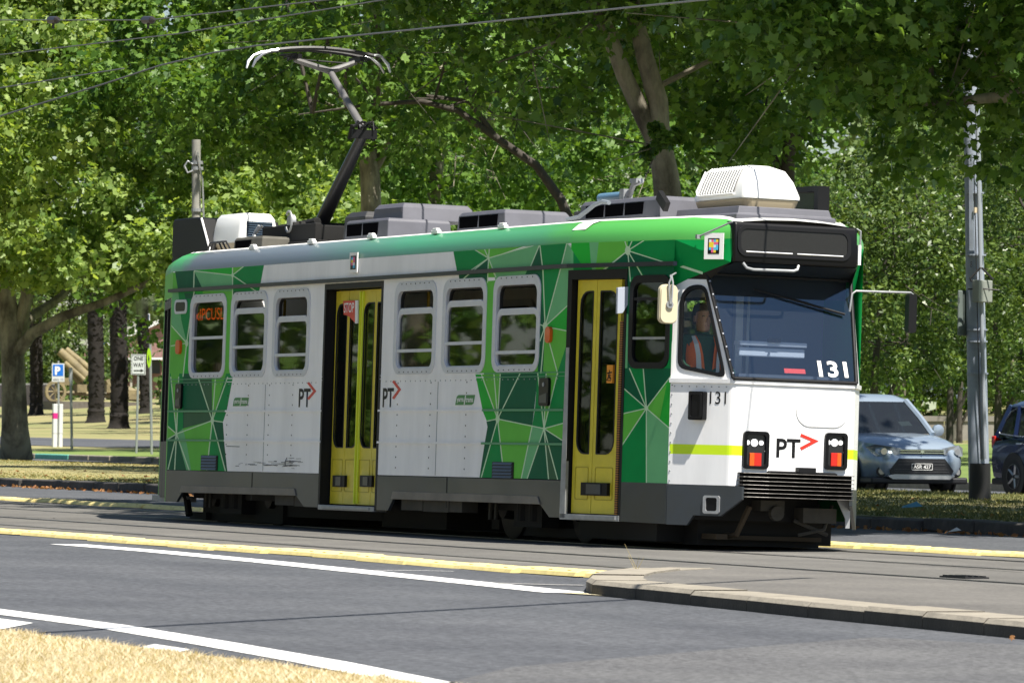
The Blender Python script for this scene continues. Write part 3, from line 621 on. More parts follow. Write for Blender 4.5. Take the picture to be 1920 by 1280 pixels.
mb = MB(); mb.box((.67, .665, 2.83), (.05, .03, .19)); mb.build('marker_plate', M_ACW, tram)
mb = MB(); mb.tube([(.62, .66, 3.08), (.63, .70, 3.06), (.63, .70, 2.88)], .01, 6); mb.build('rain_strip', M_STEEL, tram)
# --- roof: green coves and pale top
PROFC = [(0, 0), (.006, .055), (.04, .125), (.11, .185), (.205, .222)]
secs = [(-15.0, .62, .55), (-14.95, .66, .8), (-14.35, .93, 1), (-12.95, 1.335, 1), (-1.62, 1.335, 1), (-1.55, 1.335, 1), (.115, 1.0, 1), (.40, .80, .93)]
for s in (-1, 1):
    loops = [[(x, s*(y-i*k), 2.914+r_*k-(0 if x > -14.9 else .08)) for i, r_ in PROFC] for x, y, k in secs]
    e = [D1b, (.648, -.618, 2.98), (.65, -.61, 3.03), (.653, -.60, 3.055), D2]; loops.append([(x, y*-s, z) for x, y, z in e])
    mb = MB(); mb.loft(loops, 0, False); mb.build('roof_cove', M_COVE, tram, smooth=60)
edge = [(l[0], l[1]-.205*l[2], 2.914+.222*l[2]-(0 if l[0] > -14.9 else .08)) for l in secs]+[(D2[0], .585, 3.075)]
mb = MB(); mb.loft([[(x, -y, z), (x, -y+.04, z+.018), (x, -y*.5, z+.04), (x, 0, z+.05), (x, y*.5, z+.04), (x, y-.04, z+.018), (x, y, z)] for x, y, z in edge], 0, False); mb.build('roof', M_ROOFT, tram, smooth=50)
cl = None
for px, py in ((475, 463), (585, 452.5), (697, 442), (818, 433), (943, 423)):
    P = t_y(px, py, -1.16); c = MB()
    if cl is None:
        c.box((0, 0, .0), (.17, .05, .04)); c.box((0, 0, .025), (.11, .045, .03)); cl = o = c.build('roof_clip', M_ACW, tram, bevel=.008)
    else: o = cl.copy(); COL.objects.link(o); o.parent = tram
    o.location = (P[0], -1.16, P[2]-.012)
mb = MB()     # white patch at the cab roof joint
lp = [(-1.62+.02+k*.02, 1.335-i-.0, 2.914+r_) for k, (i, r_) in enumerate(PROFC)]
a_ = [(-1.62, -(1.340-i), 2.914+r_+.006) for i, r_ in PROFC[2:]]; b_ = [(-1.38+.02*k, -(1.305-i), 2.914+r_+.007) for k, (i, r_) in enumerate(PROFC[2:])]
mb.loft([a_, b_], 0, False); mb.build('roof_patch', M_ACW, tram)
# --- gutter, ribs, rivets
mb = MB(); mb.span((-13.0, -1.375, 2.672), (-1.55, -1.331, 2.712)); a_, b_ = T1.p(0, 2.69, .02), T1.p(T1.L+.03, 2.685, .02)
mb.add([T1.p(0, 2.672, -.004), T1.p(T1.L+.04, 2.668, -.004), T1.p(T1.L+.04, 2.708, -.004), T1.p(0, 2.712, -.004), T1.p(0, 2.672, .04), T1.p(T1.L+.04, 2.668, .04), T1.p(T1.L+.04, 2.708, .04), T1.p(0, 2.712, .04)], [(4, 5, 6, 7), (3, 7, 6, 2), (0, 1, 5, 4), (1, 2, 6, 5)])
mb.build('gutter', mat('gutter_blue_black', (.010, .014, .025), .4), tram)
M_RIBG = mat('rib_green', (.05, .27, .12), .4)
wl = SIDE.px(424, 770)[0]; wr = SIDE.px(906, 770)[0]
for z, w in ((1.295, .022), (.9625, .022), (1.662, .010), (1.625, .008)):
    for a, b, ci in ((0, wl, 1), (wl, DOORC[0]-.03, 0), (DOORC[2]+.03, wr, 0), (wr, 11.36, 1)):
        mb = MB(); mb.span((a-12.95, -1.335-(.016 if w > .02 else .006), z-w/2), (b-12.95, -1.334, z+w/2), ci); mb.build('body_rib', [M_TW, M_RIBG], tram)
mb = MB()
for u in np.arange(.1, 11.3, .135):
    if DOORC[0]-.1 < u < DOORC[2]+.1: continue
    for z in (1.60,): mb.disc(SIDE.p(u, z, -.001), (0, -1, 0), .008, 6, 0, .005)
for u0_, c in ((1.96, 2), (2.62, 1), (3.28, 2), (4.0, 2), (7.05, 2), (7.95, 2), (8.9, 1)):
    for z in np.arange(.70, 1.58, .11):
        if abs(z-1.295) > .03 and abs(z-.9625) > .03: mb.disc(SIDE.p(u0_, z, -.001), (0, -1, 0), .009, 6, 1, .004)
for k in range(8): mb.disc(T2.p(.05+.085*k, 1.53, -.001), (*T2.n, 0), .007, 6, 0, .006)
for k in range(11): mb.disc(T2.p(.022, .64+.09*k, -.001), (*T2.n, 0), .008, 6, 0, .006)
for w in WINS:
    for k in range(7):
        mb.disc(SIDE.p(w[0]+.2+(w[2]-w[0]-.4)*k/6, w[3]-.022, .011), (0, -1, 0), .007, 6, 1, .004); mb.disc(SIDE.p(w[0]+.2+(w[2]-w[0]-.4)*k/6, w[1]+.022, .011), (0, -1, 0), .007, 6, 1, .004)
mb.build('rivets', [M_STEEL, M_DARK], tram, kind='stuff')
mb = MB(); rr = random.Random(5)
for k in range(26):
    x = rr.choice([rr.uniform(440, 500), rr.uniform(500, 560), rr.uniform(530, 545)]); y = 868+rr.gauss(0, 4); ln = rr.uniform(4, 26); q = seg_quad((x, y), (x+ln, y+rr.gauss(0, .8)), rr.uniform(.5, 1.1))
    mb.add([SIDE.p(*SIDE.px(*p), .002+.0001*k) for p in q], [(0, 1, 2, 3)])
for q in (((539, 857), (535, 866)), ((535, 866), (536, 874)), ((528, 866), (550, 868)), ((425, 836), (450, 837)), ((548, 872), (530, 874))): mb.add([SIDE.p(*SIDE.px(*p), .006) for p in seg_quad(*q, 1.2)], [(0, 1, 2, 3)])
mb.build('scuff_marks', mat('scuff', (.10, .11, .12), .7), tram, kind='stuff')
# vertical sheet joints on the white panels
for x in (495.5, 819):
    mb = MB(); u = SIDE.px(x, 800)[0]; mb.span((u-12.95-.006, -1.3375, .63), (u-12.95+.006, -1.333, 1.59)); mb.build('panel_joint', mat('panel_joint', (.25, .26, .27), .6), tram)

# --- side windows
def window(pl, w, parent):
    u0, z0, u1, z1, mid, bar = w; f = MB(); O = rrect(u0, z0, u1, z1, .15); I = rrect(u0+.085, z0+.065, u1-.085, z1-.095, .10)
    f.ring(O, I, pl.p, -.03, .010); wd = f.build('window', M_FRAME, parent, bevel=.004)
    top = mid if mid else z1-.09
    g_ = MB(); P = rrect(u0+.08, z0+.06, u1-.08, top, .08); g_.prism(P, pl.p, -.026, -.022); g_.build('pane', G_SIDE, wd)
    s = MB()
    if mid:
        s.ring(rrect(u0+.075, z0+.06, u1-.075, mid+.03, .11), rrect(u0+.105, z0+.075, u1-.105, mid-.035, .08), pl.p, -.032, -.004); s.build('sash', M_FRAME, wd, bevel=.003); s = MB()
    s.add([pl.p(u0+.07, bar-.016, -.02), pl.p(u1-.07, bar-.016, -.02), pl.p(u1-.07, bar+.016, -.02), pl.p(u0+.07, bar+.016, -.02), pl.p(u0+.07, bar-.016, .004), pl.p(u1-.07, bar-.016, .004), pl.p(u1-.07, bar+.016, .004), pl.p(u0+.07, bar+.016, .004)], [(4, 5, 6, 7), (0, 1, 5, 4), (3, 7, 6, 2), (0, 4, 7, 3), (1, 2, 6, 5)])
    s.build('rail', M_FRAME, wd)
    k_ = MB(); k_.ring(rrect(u0+.07, z0+.05, u1-.07, z1-.08, .10), rrect(u0+.10, z0+.08, u1-.10, z1-.11, .09), pl.p, -.06, -.0305); k_.build('rubber_seal', M_BLACK, wd)
    return wd
wds = [window(SIDE, w, tram) for w in WINS]
farw = [(11.4-w[2], w[1], 11.4-w[0], w[3], w[4], w[5]) for w in WINS]
for w in farw: window(SIDEF, w, tram)
# --- far side and rear walls
cells_mesh(SIDEF, wall_cells(0, .3, 11.4, 2.914, [hole(w) for w in farw], W_)).build('side_panel', LIV, tram)
for pl, c, z0 in ((T1F, MG, .3), (T1RF, MG, .3), (T2RF, W_, .5), (BK, W_, .5), (T2R, W_, .3)): cells_mesh(pl, wall_cells(0, z0, pl.L, 2.914, [], c)).build('end_panel', LIV, tram)
cells_mesh(T1R, wall_cells(0, .25, T1R.L, 2.914, [(.1, .2, 1.30, 2.62)], LG)).build('end_panel', LIV, tram)
dr = MB(); 
for k in range(2): dr.ring([(.1+.6*k+.01, .30), (.1+.6*k+.59, .30), (.1+.6*k+.59, 2.6), (.1+.6*k+.01, 2.6)], [(.1+.6*k+.05, .95), (.1+.6*k+.55, .95), (.1+.6*k+.55, 2.5), (.1+.6*k+.05, 2.5)], T1R.p, -.04, .0)
rd = dr.build('rear_door', M_DARK, tram)
g_ = MB(); g_.add([T1R.p(.1, .9, -.02), T1R.p(1.3, .9, -.02), T1R.p(1.3, 2.55, -.02), T1R.p(.1, 2.55, -.02)], [(0, 1, 2, 3)]); g_.build('pane', G_SIDE, rd)
g_ = MB(); g_.span((-14.3, -1.02, .25), (-13.1, -.9, .32)); g_.build('step', M_STEEL, rd)
# --- doors
def door_leaf(pl, u0, u1, z0, z1, gz0, gz1, o, parent, rl, rr_, gu=.045):
    mb = MB(); outer = [(u0, z0), (u1, z0), (u1, z1), (u0, z1)]
    r0, r1 = (.13 if rl else .012), (.13 if rr_ else .012); P = []
    for cx, cz, a0, r_ in ((u1-gu-r1, gz0+r1, -90, r1), (u1-gu-r1, gz1-r1, 0, r1), (u0+gu+r0, gz1-r0, 90, r0), (u0+gu+r0, gz0+r0, 180, r0)):
        for k in range(5): a = R(a0+22.5*k); P.append((cx+r_*math.cos(a), cz+r_*math.sin(a)))
    plate(mb, outer, P, pl.p, o-.035, o); d = mb.build('door_leaf', M_YEL, parent, bevel=.003)
    g_ = MB(); g_.prism(P, pl.p, o-.022, o-.016); g_.build('pane', G_SIDE, d)
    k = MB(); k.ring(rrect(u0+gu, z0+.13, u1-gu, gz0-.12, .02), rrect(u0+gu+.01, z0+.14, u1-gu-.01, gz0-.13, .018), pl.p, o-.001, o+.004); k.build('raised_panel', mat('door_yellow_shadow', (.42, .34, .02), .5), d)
    k = MB()
    cu, cz = (P[0][0]+P[10][0])/2, (gz0+gz1)/2
    k.ring(P, [(u+(-.012 if u > cu else .012), z+(-.012 if z > cz else .012)) for u, z in P], pl.p, o-.01, o+.004); k.build('rubber_seal', M_BLACK, d)
    return d
dc = bpy.data.objects.new('centre_door', None); COL.objects.link(dc); dc.parent = tram
mb = MB(); a, b_, c, d = DOORC[0]-.05, .285, DOORC[2]+.05, 2.66
mb.ring([(a, b_-.04), (c, b_-.04), (c, d), (a, d)], [(DOORC[0], b_), (DOORC[2], b_), (DOORC[2], 2.60), (DOORC[0], 2.60)], SIDE.p, -.15, .006); mb.build('door_frame', M_DARK, dc)
ws_ = (DOORC[2]-DOORC[0]-.06)/4
for k in range(4):
    u0 = DOORC[0]+.02+k*ws_+(.02 if k > 1 else 0); door_leaf(SIDE, u0+.004, u0+ws_-.004, .30, 2.585, .90, 2.45, -.105, dc, k in (0, 2), k in (1, 3), .035)
um = DOORC[0]+.02+2*ws_
for e in (-.028, .052):
    mb = MB(); mb.span((um+e-12.95-.009, -1.25, .31), (um+e-12.95+.009, -1.185, 2.57)); mb.build('door_edge', M_YELB, dc)
for x0, x1 in ((624, 647), (675, 698)):
    u0, z0 = SIDE.px(x0, 912, -.08); u1, z1 = SIDE.px(x1, 891, -.08); mb = MB(); mb.span((u0-12.95, -1.262, z0), (u1-12.95, -1.222, z1), 0); mb.span((u0-12.95+.1, -1.268, z0+.015), (u1-12.95-.1, -1.25, z1-.015), 1); mb.build('door_guard', [M_DARK, M_SKIRT], dc)
mb = MB(); mb.span((DOORC[0]-12.95-.02, -1.35, .232), (DOORC[2]-12.95+.0, -1.2, .285)); mb.span((DOORC[0]-12.95+.1, -1.362, .245), (DOORC[2]-12.95-.12, -1.349, .275)); mb.build('door_step', M_STEEL, dc, bevel=.004)
# stop flag
S_ = lambda x, y: SIDE.px(x, y, -.07)
mb = MB(); mb.prism([S_(*p) for p in ((644, 564), (667, 563), (667, 606), (664, 603), (656, 594), (650, 591), (645, 590))], SIDE.p, -.078, -.066, 0); sf = mb.build('stop_flag', M_RED, dc)
mb = MB(); mb.prism([S_(*p) for p in ((667, 563), (671.5, 563), (671, 606), (666.5, 606.5))], SIDE.p, -.078, -.064, 0); mb.build('flag_edge', M_ACW, sf)
a = S_(645.5, 586.5); b_ = S_(665, 567); text('lettering', 'STOP', M_ACW, SIDE.p, a[0], a[1], b_[0], b_[1], -.0645, sf, bold=.01)
# front door
fd = bpy.data.objects.new('front_door', None); COL.objects.link(fd); fd.parent = tram
D1 = (D1[0], .29, D1[2], 2.60)
mb = MB(); mb.ring([(D1[0]-.04, D1[1]-.05), (D1[2]+.03, D1[1]-.05), (D1[2]+.03, D1[3]+.05), (D1[0]-.04, D1[3]+.05)], [(D1[0]+.03, D1[1]), (D1[2]-.005, D1[1]), (D1[2]-.005, D1[3]-.04), (D1[0]+.03, D1[3]-.04)], T1.p, -.09, .007); mb.build('door_frame', M_DARK, fd)
ua, um_, ub = T1.px(1079, 700, -.05)[0], T1.px(1115.5, 700, -.05)[0], T1.px(1161, 700, -.05)[0]
door_leaf(T1, ua, um_-.004, .30, 2.555, .87, 2.45, -.05, fd, True, False, .05); door_leaf(T1, um_+.004, ub, .30, 2.555, .87, 2.45, -.05, fd, False, True, .05)
us_ = T1.px(1159, 750)[0]; mb = MB(); mb.add([T1.p(u, z, o) for z in (.3, 2.15) for u, o in ((us_, -.02), (us_+.045, -.02), (us_+.045, .006), (us_, .006))], [(0, 1, 5, 4), (1, 2, 6, 5), (2, 3, 7, 6), (3, 0, 4, 7), (4, 5, 6, 7)]); mb.build('safety_strip', M_STRIPE, fd)
u0, z0 = T1.px(1091, 928, -.03); u1, z1 = T1.px(1141, 905, -.03)
mb = MB(); mb.prism([(u0, z0), (u1, z0), (u1, z1), (u0, z1)], T1.p, -.05, -.012, 0); mb.prism([(u0+.1, z0+.015), (u1-.1, z0+.015), (u1-.1, z1-.015), (u0+.1, z1-.015)], T1.p, -.012, -.002, 1); mb.build('door_guard', [M_DARK, M_SKIRT], fd)
u0, z0 = T1.px(1138, 718, -.05); u1, z1 = T1.px(1150, 684, -.05)
mb = MB(); mb.prism([(u0, z0), (u1, z0), (u1, z1), (u0, z1)], T1.p, -.066, -.044, 0); st = mb.build('warning_sticker', mat('sticker_orange', (.80, .30, .02), .5), fd)
mb = MB(); fz = z1-.02; cu = (u0+u1)/2
for q in (((cu, fz-.03), (cu-.01, fz-.08)), ((cu-.01, fz-.08), (cu-.04, fz-.13)), ((cu-.01, fz-.08), (cu+.03, fz-.12)), ((cu-.04, fz-.06), (cu+.04, fz-.05))): mb.add([T1.p(u, z, -.042) for u, z in seg_quad(*q, .014)], [(0, 1, 2, 3)])
for k in range(3): mb.add([T1.p(u, z, -.042) for u, z in seg_quad((u0+.02, z0+.025+.025*k), (u1-.02, z0+.025+.025*k), .009)], [(0, 1, 2, 3)])
mb.build('figure_symbol', M_DARK, st)
mb = MB(); mb.prism([(D1[0]-.055, .25), (D1[0]+.035, .25), (D1[0]+.02, 1.9), (D1[0]-.03, 1.9)], T1.p, -.02, .012); mb.build('door_post', M_STEEL, fd)
u0, u1 = T1.px(1073, 970)[0], T1.px(1156, 970)[0]
mb = MB(); mb.prism([(D1[0]-.05, .235), (D1[2]+.02, .235), (D1[2]+.02, .29), (D1[0]-.05, .29)], T1.p, -.1, .012); mb.prism([(u0+.02, .248), (u1, .248), (u1, .28), (u0+.02, .28)], T1.p, .012, .022); mb.build('door_step', M_STEEL, fd)
# cab side window
f = MB(); f.ring(rrect(*CW, .12), rrect(CW[0]+.06, CW[1]+.06, CW[2]-.06, CW[3]-.07, .09), T1.p, -.03, .012); cw = f.build('cab_window', M_DARK, tram)
g_ = MB(); g_.prism(rrect(CW[0]+.05, CW[1]+.05, CW[2]-.05, CW[3]-.06, .09), T1.p, -.016, -.012); g_.build('pane', G_SIDE, cw)
for zz, mm in ((2.36, M_DARK), (1.985, M_STEEL)):
    f = MB(); f.prism([(CW[0]+.05, zz-.012), (CW[2]-.05, zz-.012), (CW[2]-.05, zz+.012), (CW[0]+.05, zz+.012)], T1.p, -.02, .006); f.build('rail', mm, cw)
# --- skirts
def skirt(pl, poly, lip=None, name='skirt_panel'):
    mb = MB(); mb.prism(poly, pl.p, -.03, .004); 
    if lip: mb.prism(lip, pl.p, .004, .016, 1)
    return mb.build(name, [M_SKIRT, M_SKLIP], tram, bevel=.003)
skirt(SIDE, [(0, .615), (0, .25), (.38, .25), (.55, .362), (4.20, .375), (4.45, .255), (4.90, .255), (4.90, .615)], [(.50, .362), (4.22, .372), (4.17, .45), (.56, .44)])
skirt(SIDE, [(6.51, .612), (6.51, .25), (6.88, .25), (7.02, .372), (10.85, .372), (11.08, .25), (11.4, .25), (11.4, .612)], [(6.98, .372), (10.87, .372), (10.80, .45), (7.03, .455)])
for u in (SIDE.px(473, 905)[0], SIDE.px(838, 920)[0]): 
    mb = MB(); mb.span((u-12.95-.008, -1.3425, .30), (u-12.95+.008, -1.338, .61)); mb.build('skirt_joint', M_DARK, tram)
skirt(T1, [(D1[2]+.03, .610), (D1[2]+.03, .235), (T1.L-.005, .228), (T1.L-.005, .610)])
skirt(T2, [(0, .602), (0, .224), (.24, .224), (.31, .318), (.62, .318), (.86, .48), (.86, .602)])
skirt(T2F, [(T2.L, .602), (T2.L, .224), (.0, .45), (0, .602)]); skirt(SIDEF, [(0, .612), (0, .3), (11.4, .3), (11.4, .612)])
u0, z0 = T2.px(1319, 962); u1, z1 = T2.px(1351, 929); mb = MB(); mb.ring(rrect(u0, z0, u1, z1, .025), rrect(u0+.03, z0+.025, u1-.03, z1-.02, .02), T2.p, 0, .018, 0); mb.prism(rrect(u0+.03, z0+.025, u1-.03, z1-.02, .02), T2.p, .003, .006, 1); mb.build('step_pocket', [M_STEEL, M_BLK], tram)
# --- fittings on the side
def box_on(name, pl, x0, y0, x1, y1, o0, o1, m, r=.02, parent=None, bevel=.004):
    a = pl.px(x0, y1); b = pl.px(x1, y0); mb = MB(); mb.prism(rrect(a[0], a[1], b[0], b[1], r, 3), pl.p, o0, o1); return mb.build(name, m, parent or tram, bevel=bevel), (a[0], a[1], b[0], b[1])
for (x0, y0, x1, y1) in ((1014, 708, 1033.5, 761), (331.5, 719, 344, 766)):
    ic, q = box_on('door_intercom', SIDE, x0, y0, x1, y1, 0, .03, M_BLK, .03); mb = MB(); mb.prism([(q[0]+.03, q[1]+.03), (q[2]-.03, q[1]+.03), (q[2]-.03, q[1]+.13), (q[0]+.03, q[1]+.10)], SIDE.p, .03, .034); mb.build('lower_plate', M_SKIRT, ic)
    mb = MB(); mb.disc(SIDE.p((q[0]+q[2])/2, q[1]+.21, .03), (0, -1, 0), .022, 10, 0, .006); mb.build('button', M_STEEL, ic)
a_ = T2.px(1291, 733, .07); b_ = T2.px(1317, 787, .07); q = (a_[0], b_[1], b_[0], a_[1]); mb = MB(); mb.prism(rrect(*q, .015, 3), T2.p, 0, .07); hbx = mb.build('repeater_box', M_BLK, tram, bevel=.006)
mb = MB(); mb.ring(rrect(q[0]+.01, q[1]+.015, q[2]-.01, q[3]-.015, .02), rrect(q[0]+.03, q[1]+.03, q[2]-.03, q[3]-.03, .02), T2.p, .07, .082); mb.build('hood', M_DARK, hbx)
for (x0, y0, x1, y1) in ((1026.5, 612, 1037, 643), (333, 637, 342, 664)):
    lm, q = box_on('side_repeater', SIDE, x0, y0, x1, y1, 0, .035, M_LAMPO, .05)
lm, q = box_on('rear_hatch_window', SIDE, 328, 561, 352, 589, 0, .012, M_FRAME, .05); mb = MB(); mb.prism(rrect(q[0]+.05, q[1]+.03, q[2]-.05, q[3]-.03, .04), SIDE.p, .012, .015); mb.build('pane', M_BLK, lm)
for (x0, y0, x1, y1) in ((377, 853.5, 409, 881), (923, 866, 964, 896)):
    vt, q = box_on('vent_grille', SIDE, x0, y0, x1, y1, 0, .008, M_DARK, .008)
    for k in range(5):
        z = q[1]+(q[3]-q[1])*(k+.5)/5; mb = MB(); mb.add([SIDE.p(u, zz, o) for u in (q[0]+.03, q[2]-.03) for zz, o in ((z-.012, .02), (z+.012, .01), (z+.012, .006), (z-.012, .006))], [(0, 4, 5, 1), (1, 5, 6, 2), (0, 3, 7, 4), (0, 1, 2, 3), (4, 7, 6, 5)]); mb.build('slat', M_SKIRT, vt)
def chevron(pl, pts, w, parent, o=.004, m=None):
    a, b, c = [np.array(p, float) for p in pts]; mb = MB(); fn = pl.p
    d1 = (b-a)/np.linalg.norm(b-a); d2 = (c-b)/np.linalg.norm(c-b); n1 = np.array([-d1[1], d1[0]]); n2 = np.array([-d2[1], d2[0]]); nm = n1+n2; nm = nm/(nm@n1)
    P = [a+n1*w, b+nm*w, c+n2*w, c-n2*w, b-nm*w, a-n1*w]; mb.prism([pl.px(*p) for p in P], fn, .001, o); return mb.build('chevron', m or M_RED, parent)
def logo(pl, x0, y0, x1, y1, chev, w, o=.003):
    e = bpy.data.objects.new('operator_logo', None); COL.objects.link(e); e.parent = tram
    a = pl.px(x0, y1); b = pl.px(x1, y0); text('lettering', 'PT', M_DARK, pl.p, a[0], a[1], b[0], b[1], o, e, bold=.02); chevron(pl, chev, w, e)
logo(SIDE, 560, 728, 583, 763, ((578, 717), (590.5, 733), (578, 748)), 2.1); logo(SIDE, 717.5, 727, 739, 763, ((737.5, 714), (749.5, 730), (737.5, 747)), 2.2)
logo(FR, 1455, 823, 1501, 857, ((1501, 815), (1528, 826.5), (1501, 841)), 3.0)
a = T2.px(1331, 757); b_ = T2.px(1362, 734); text('fleet_number', '131', M_DARK, T2.p, a[0], a[1], b_[0], b_[1], .003, tram)
a = ws_px(1536, 706); b_ = ws_px(1586, 678); text('fleet_number', '131', M_ACW, WS, a[0], a[1], b_[0], b_[1], .006, tram, bold=.025)
for (x0, y0, x1, y1) in ((437, 745, 467, 761), (854, 740, 891, 759)):
    a = SIDE.px(x0, y1); b_ = SIDE.px(x1, y0); w = b_[0]-a[0]; h = b_[1]-a[1]; mb = MB()
    mb.prism([(a[0], a[1]), (a[0]+.84*w, a[1]), (a[0]+.93*w, a[1]+.15*h), (a[0]+w, b_[1]), (a[0]+.16*w, b_[1]), (a[0]+.07*w, b_[1]-.15*h)], SIDE.p, .001, .004); bd = mb.build('operator_badge', M_BADGE, tram)
    mb = MB(); mb.prism([(a[0]+.45*w, a[1]+.03*h), (a[0]+.49*w, a[1]+.03*h), (a[0]+.55*w, b_[1]-.03*h), (a[0]+.51*w, b_[1]-.03*h)], SIDE.p, .004, .0055); mb.build('slash', M_ACW, bd)
    text('lettering', 'yarra', M_ACW, SIDE.p, a[0]+.09*w, a[1]+.18*h, a[0]+.44*w, a[1]+.68*h, .0055, bd, bold=.02); text('lettering', 'trams', M_ACW, SIDE.p, a[0]+.54*w, a[1]+.28*h, a[0]+.92*w, a[1]+.74*h, .0055, bd, bold=.02)
# colour-block placards
M_BLOCKS = [mat('block_%s' % n, c, .5) for n, c in (('pink', (.75, .12, .25)), ('yellow', (.80, .62, .03)), ('cyan', (.08, .50, .75)), ('white', (.75, .75, .75)))]
def placard(pl_fn, px_fn, x0, y0, x1, y1, o, rim, cols, rows, seed):
    a = px_fn(x0, y1); b = px_fn(x1, y0); mb = MB(); mb.prism([(a[0], a[1]), (b[0], a[1]), (b[0], b[1]), (a[0], b[1])], pl_fn, o, o+.012); p = mb.build('placard', M_ACW, tram)
    w, h = b[0]-a[0], b[1]-a[1]; i0, i1, j0, j1 = a[0]+rim*w, b[0]-rim*w, a[1]+rim*h, b[1]-rim*h; mb = MB(); mb.prism([(i0, j0), (i1, j0), (i1, j1), (i0, j1)], pl_fn, o+.012, o+.014); mb.build('black_field', M_BLK, p)
    rr2 = random.Random(seed); mb = MB(); cw_, ch_ = (i1-i0)/(cols+1), (j1-j0)/(rows+1)
    for i in range(cols):
        for j in range(rows):
            if j == 0 and i in (0, cols-1) and rr2.random() < .8: continue
            mb.prism([(i0+cw_*(i+.5), j0+ch_*(j+.5)), (i0+cw_*(i+1.5), j0+ch_*(j+.5)), (i0+cw_*(i+1.5), j0+ch_*(j+1.5)), (i0+cw_*(i+.5), j0+ch_*(j+1.5))], pl_fn, o+.014, o+.016, rr2.choice([0, 1, 2, 2, 0, 3]))
    mb.build('colour_blocks', M_BLOCKS, p)
placard(SIDE.p, SIDE.px, 658, 473, 674, 512, .01, .16, 2, 4, 3)
NP0, NP1 = np.array(D0), np.array(QP(*q_px(1262, 500))); 
PLN = PL((.115, -1.03), (.66, -.665)); placard(PLN.p, PLN.px, 1322, 437, 1359, 486, .01, .2, 4, 5, 8)
mb = MB(); p0 = PLN.p(*PLN.px(1311, 444), .02); p1 = PLN.p(*PLN.px(1375, 416), .02); mb.tube([p0, p1], .009, 6); mb.box(p0, (.04, .04, .04)); mb.build('wind_deflector_rod', M_STEEL, tram)
# --- headlights, bumper
M_LENS = mat('lamp_surround', (.02, .02, .022), .3)
for (x0, y0, x1, y1, lx) in ((1391, 809, 1441, 878, (1404, 1412, 1426)), (1544, 812, 1588, 880, (1551, 1572, 1562))):
    a = FR.px(x0, y1); b = FR.px(x1, y0); O = rrect(a[0], a[1], b[0], b[1], .04); I = rrect(a[0]+.035, a[1]+.03, b[0]-.035, b[1]-.03, .03)
    mb = MB(); mb.ring(O, I, FR.p, -.002, .03, 0); mb.prism(I, FR.p, .001, .006, 1); hl = mb.build('headlight', [M_BLK, M_LENS], tram, bevel=.006)
    cx = (a[0]+b[0])/2; w = b[0]-a[0]; yc = FR.px(x0, 829)[1]
    for dx, r_, nm in ((-.29, .023, 'lamp'), (-.02, .036, 'lamp'), (.25, .023, 'lamp')):
        mb = MB(); c = FR.p(cx+dx*w-.01, yc, .006); mb.lathe([(r_, 0), (r_, .006), (r_*.85, .010), (r_*.4, .012)], c, 'X', 14); mb.build(nm, M_LAMPW, hl, smooth=True)
    zl, zh = FR.px(x0, 873)[1], FR.px(x0, 848)[1]
    o0, o1 = (-.24, -.06) if x0 < 1450 else (.06, .24); r0, r1 = (-.06, .22) if x0 < 1450 else (-.22, .06)
    mb = MB(); mb.prism([(cx+o0*w, zl), (cx+o1*w, zl), (cx+o1*w, zh), (cx+o0*w, zh)], FR.p, .006, .022); mb.build('indicator', M_LAMPO, hl, bevel=.003)
    mb = MB(); mb.prism([(cx+r0*w, zl), (cx+r1*w, zl), (cx+r1*w, zh), (cx+r0*w, zh)], FR.p, .006, .021); mb.build('tail_lamp', M_LAMPR, hl, bevel=.003)
    for sx in (-.42, .36):
        for sz in (.08, .48, .9): mb = MB(); mb.disc(FR.p(cx+sx*w, a[1]+(b[1]-a[1])*sz, .006), (1, 0, 0), .006, 6, 0, .006); mb.build('screw', M_STEEL, hl)
bp = bpy.data.objects.new('bumper', None); COL.objects.link(bp); bp.parent = tram
mb = MB(); mb.span((.60, -.545, .51), (.80, .60, .73)); mb.build('bumper_core', mat('bumper_black', (.004, .004, .004), .7, spec=.1), bp)
for k in range(7):
    z = .505+k*.0375; mb = MB(); mb.loft([[(.6, y*.97, z), (x, y, z), (x, y, z+.005), (.6, y*.97, z+.012)] for y, x in ((-.575, .80), (-.55, .83), (-.3, .865), (0, .875), (.33, .865), (.60, .83), (.625, .80))], 0, True, True, True); mb.build('bumper_fin', [mat('bumper_fin', (.012, .012, .012), .5), mat('bumper_fin_edge', (.13, .12, .11), .4, metal=.3, var=.5, vscale=14)][0], bp)
    mb = MB(); mb.tube([(x+.001, y, z+.0025) for y, x in ((-.575, .80), (-.55, .83), (-.3, .865), (0, .875), (.33, .865), (.60, .83), (.625, .80))], .0034, 5); mb.build('fin_edge', MATS['bumper_fin_edge'], bp)
mb = MB(); mb.loft([[(.74, y, z0), (.80, y, z0), (.80, y, z1), (.74, y, z1)] for y, z0, z1 in ((-.27, .735, .75), (-.25, .735, .76), (.42, .735, .76), (.45, .735, .75))], 0, True, True, True); mb.span((.76, .02, .74), (.85, .20, .80)); mb.build('coupler_cover', M_DARK, bp, bevel=.01)
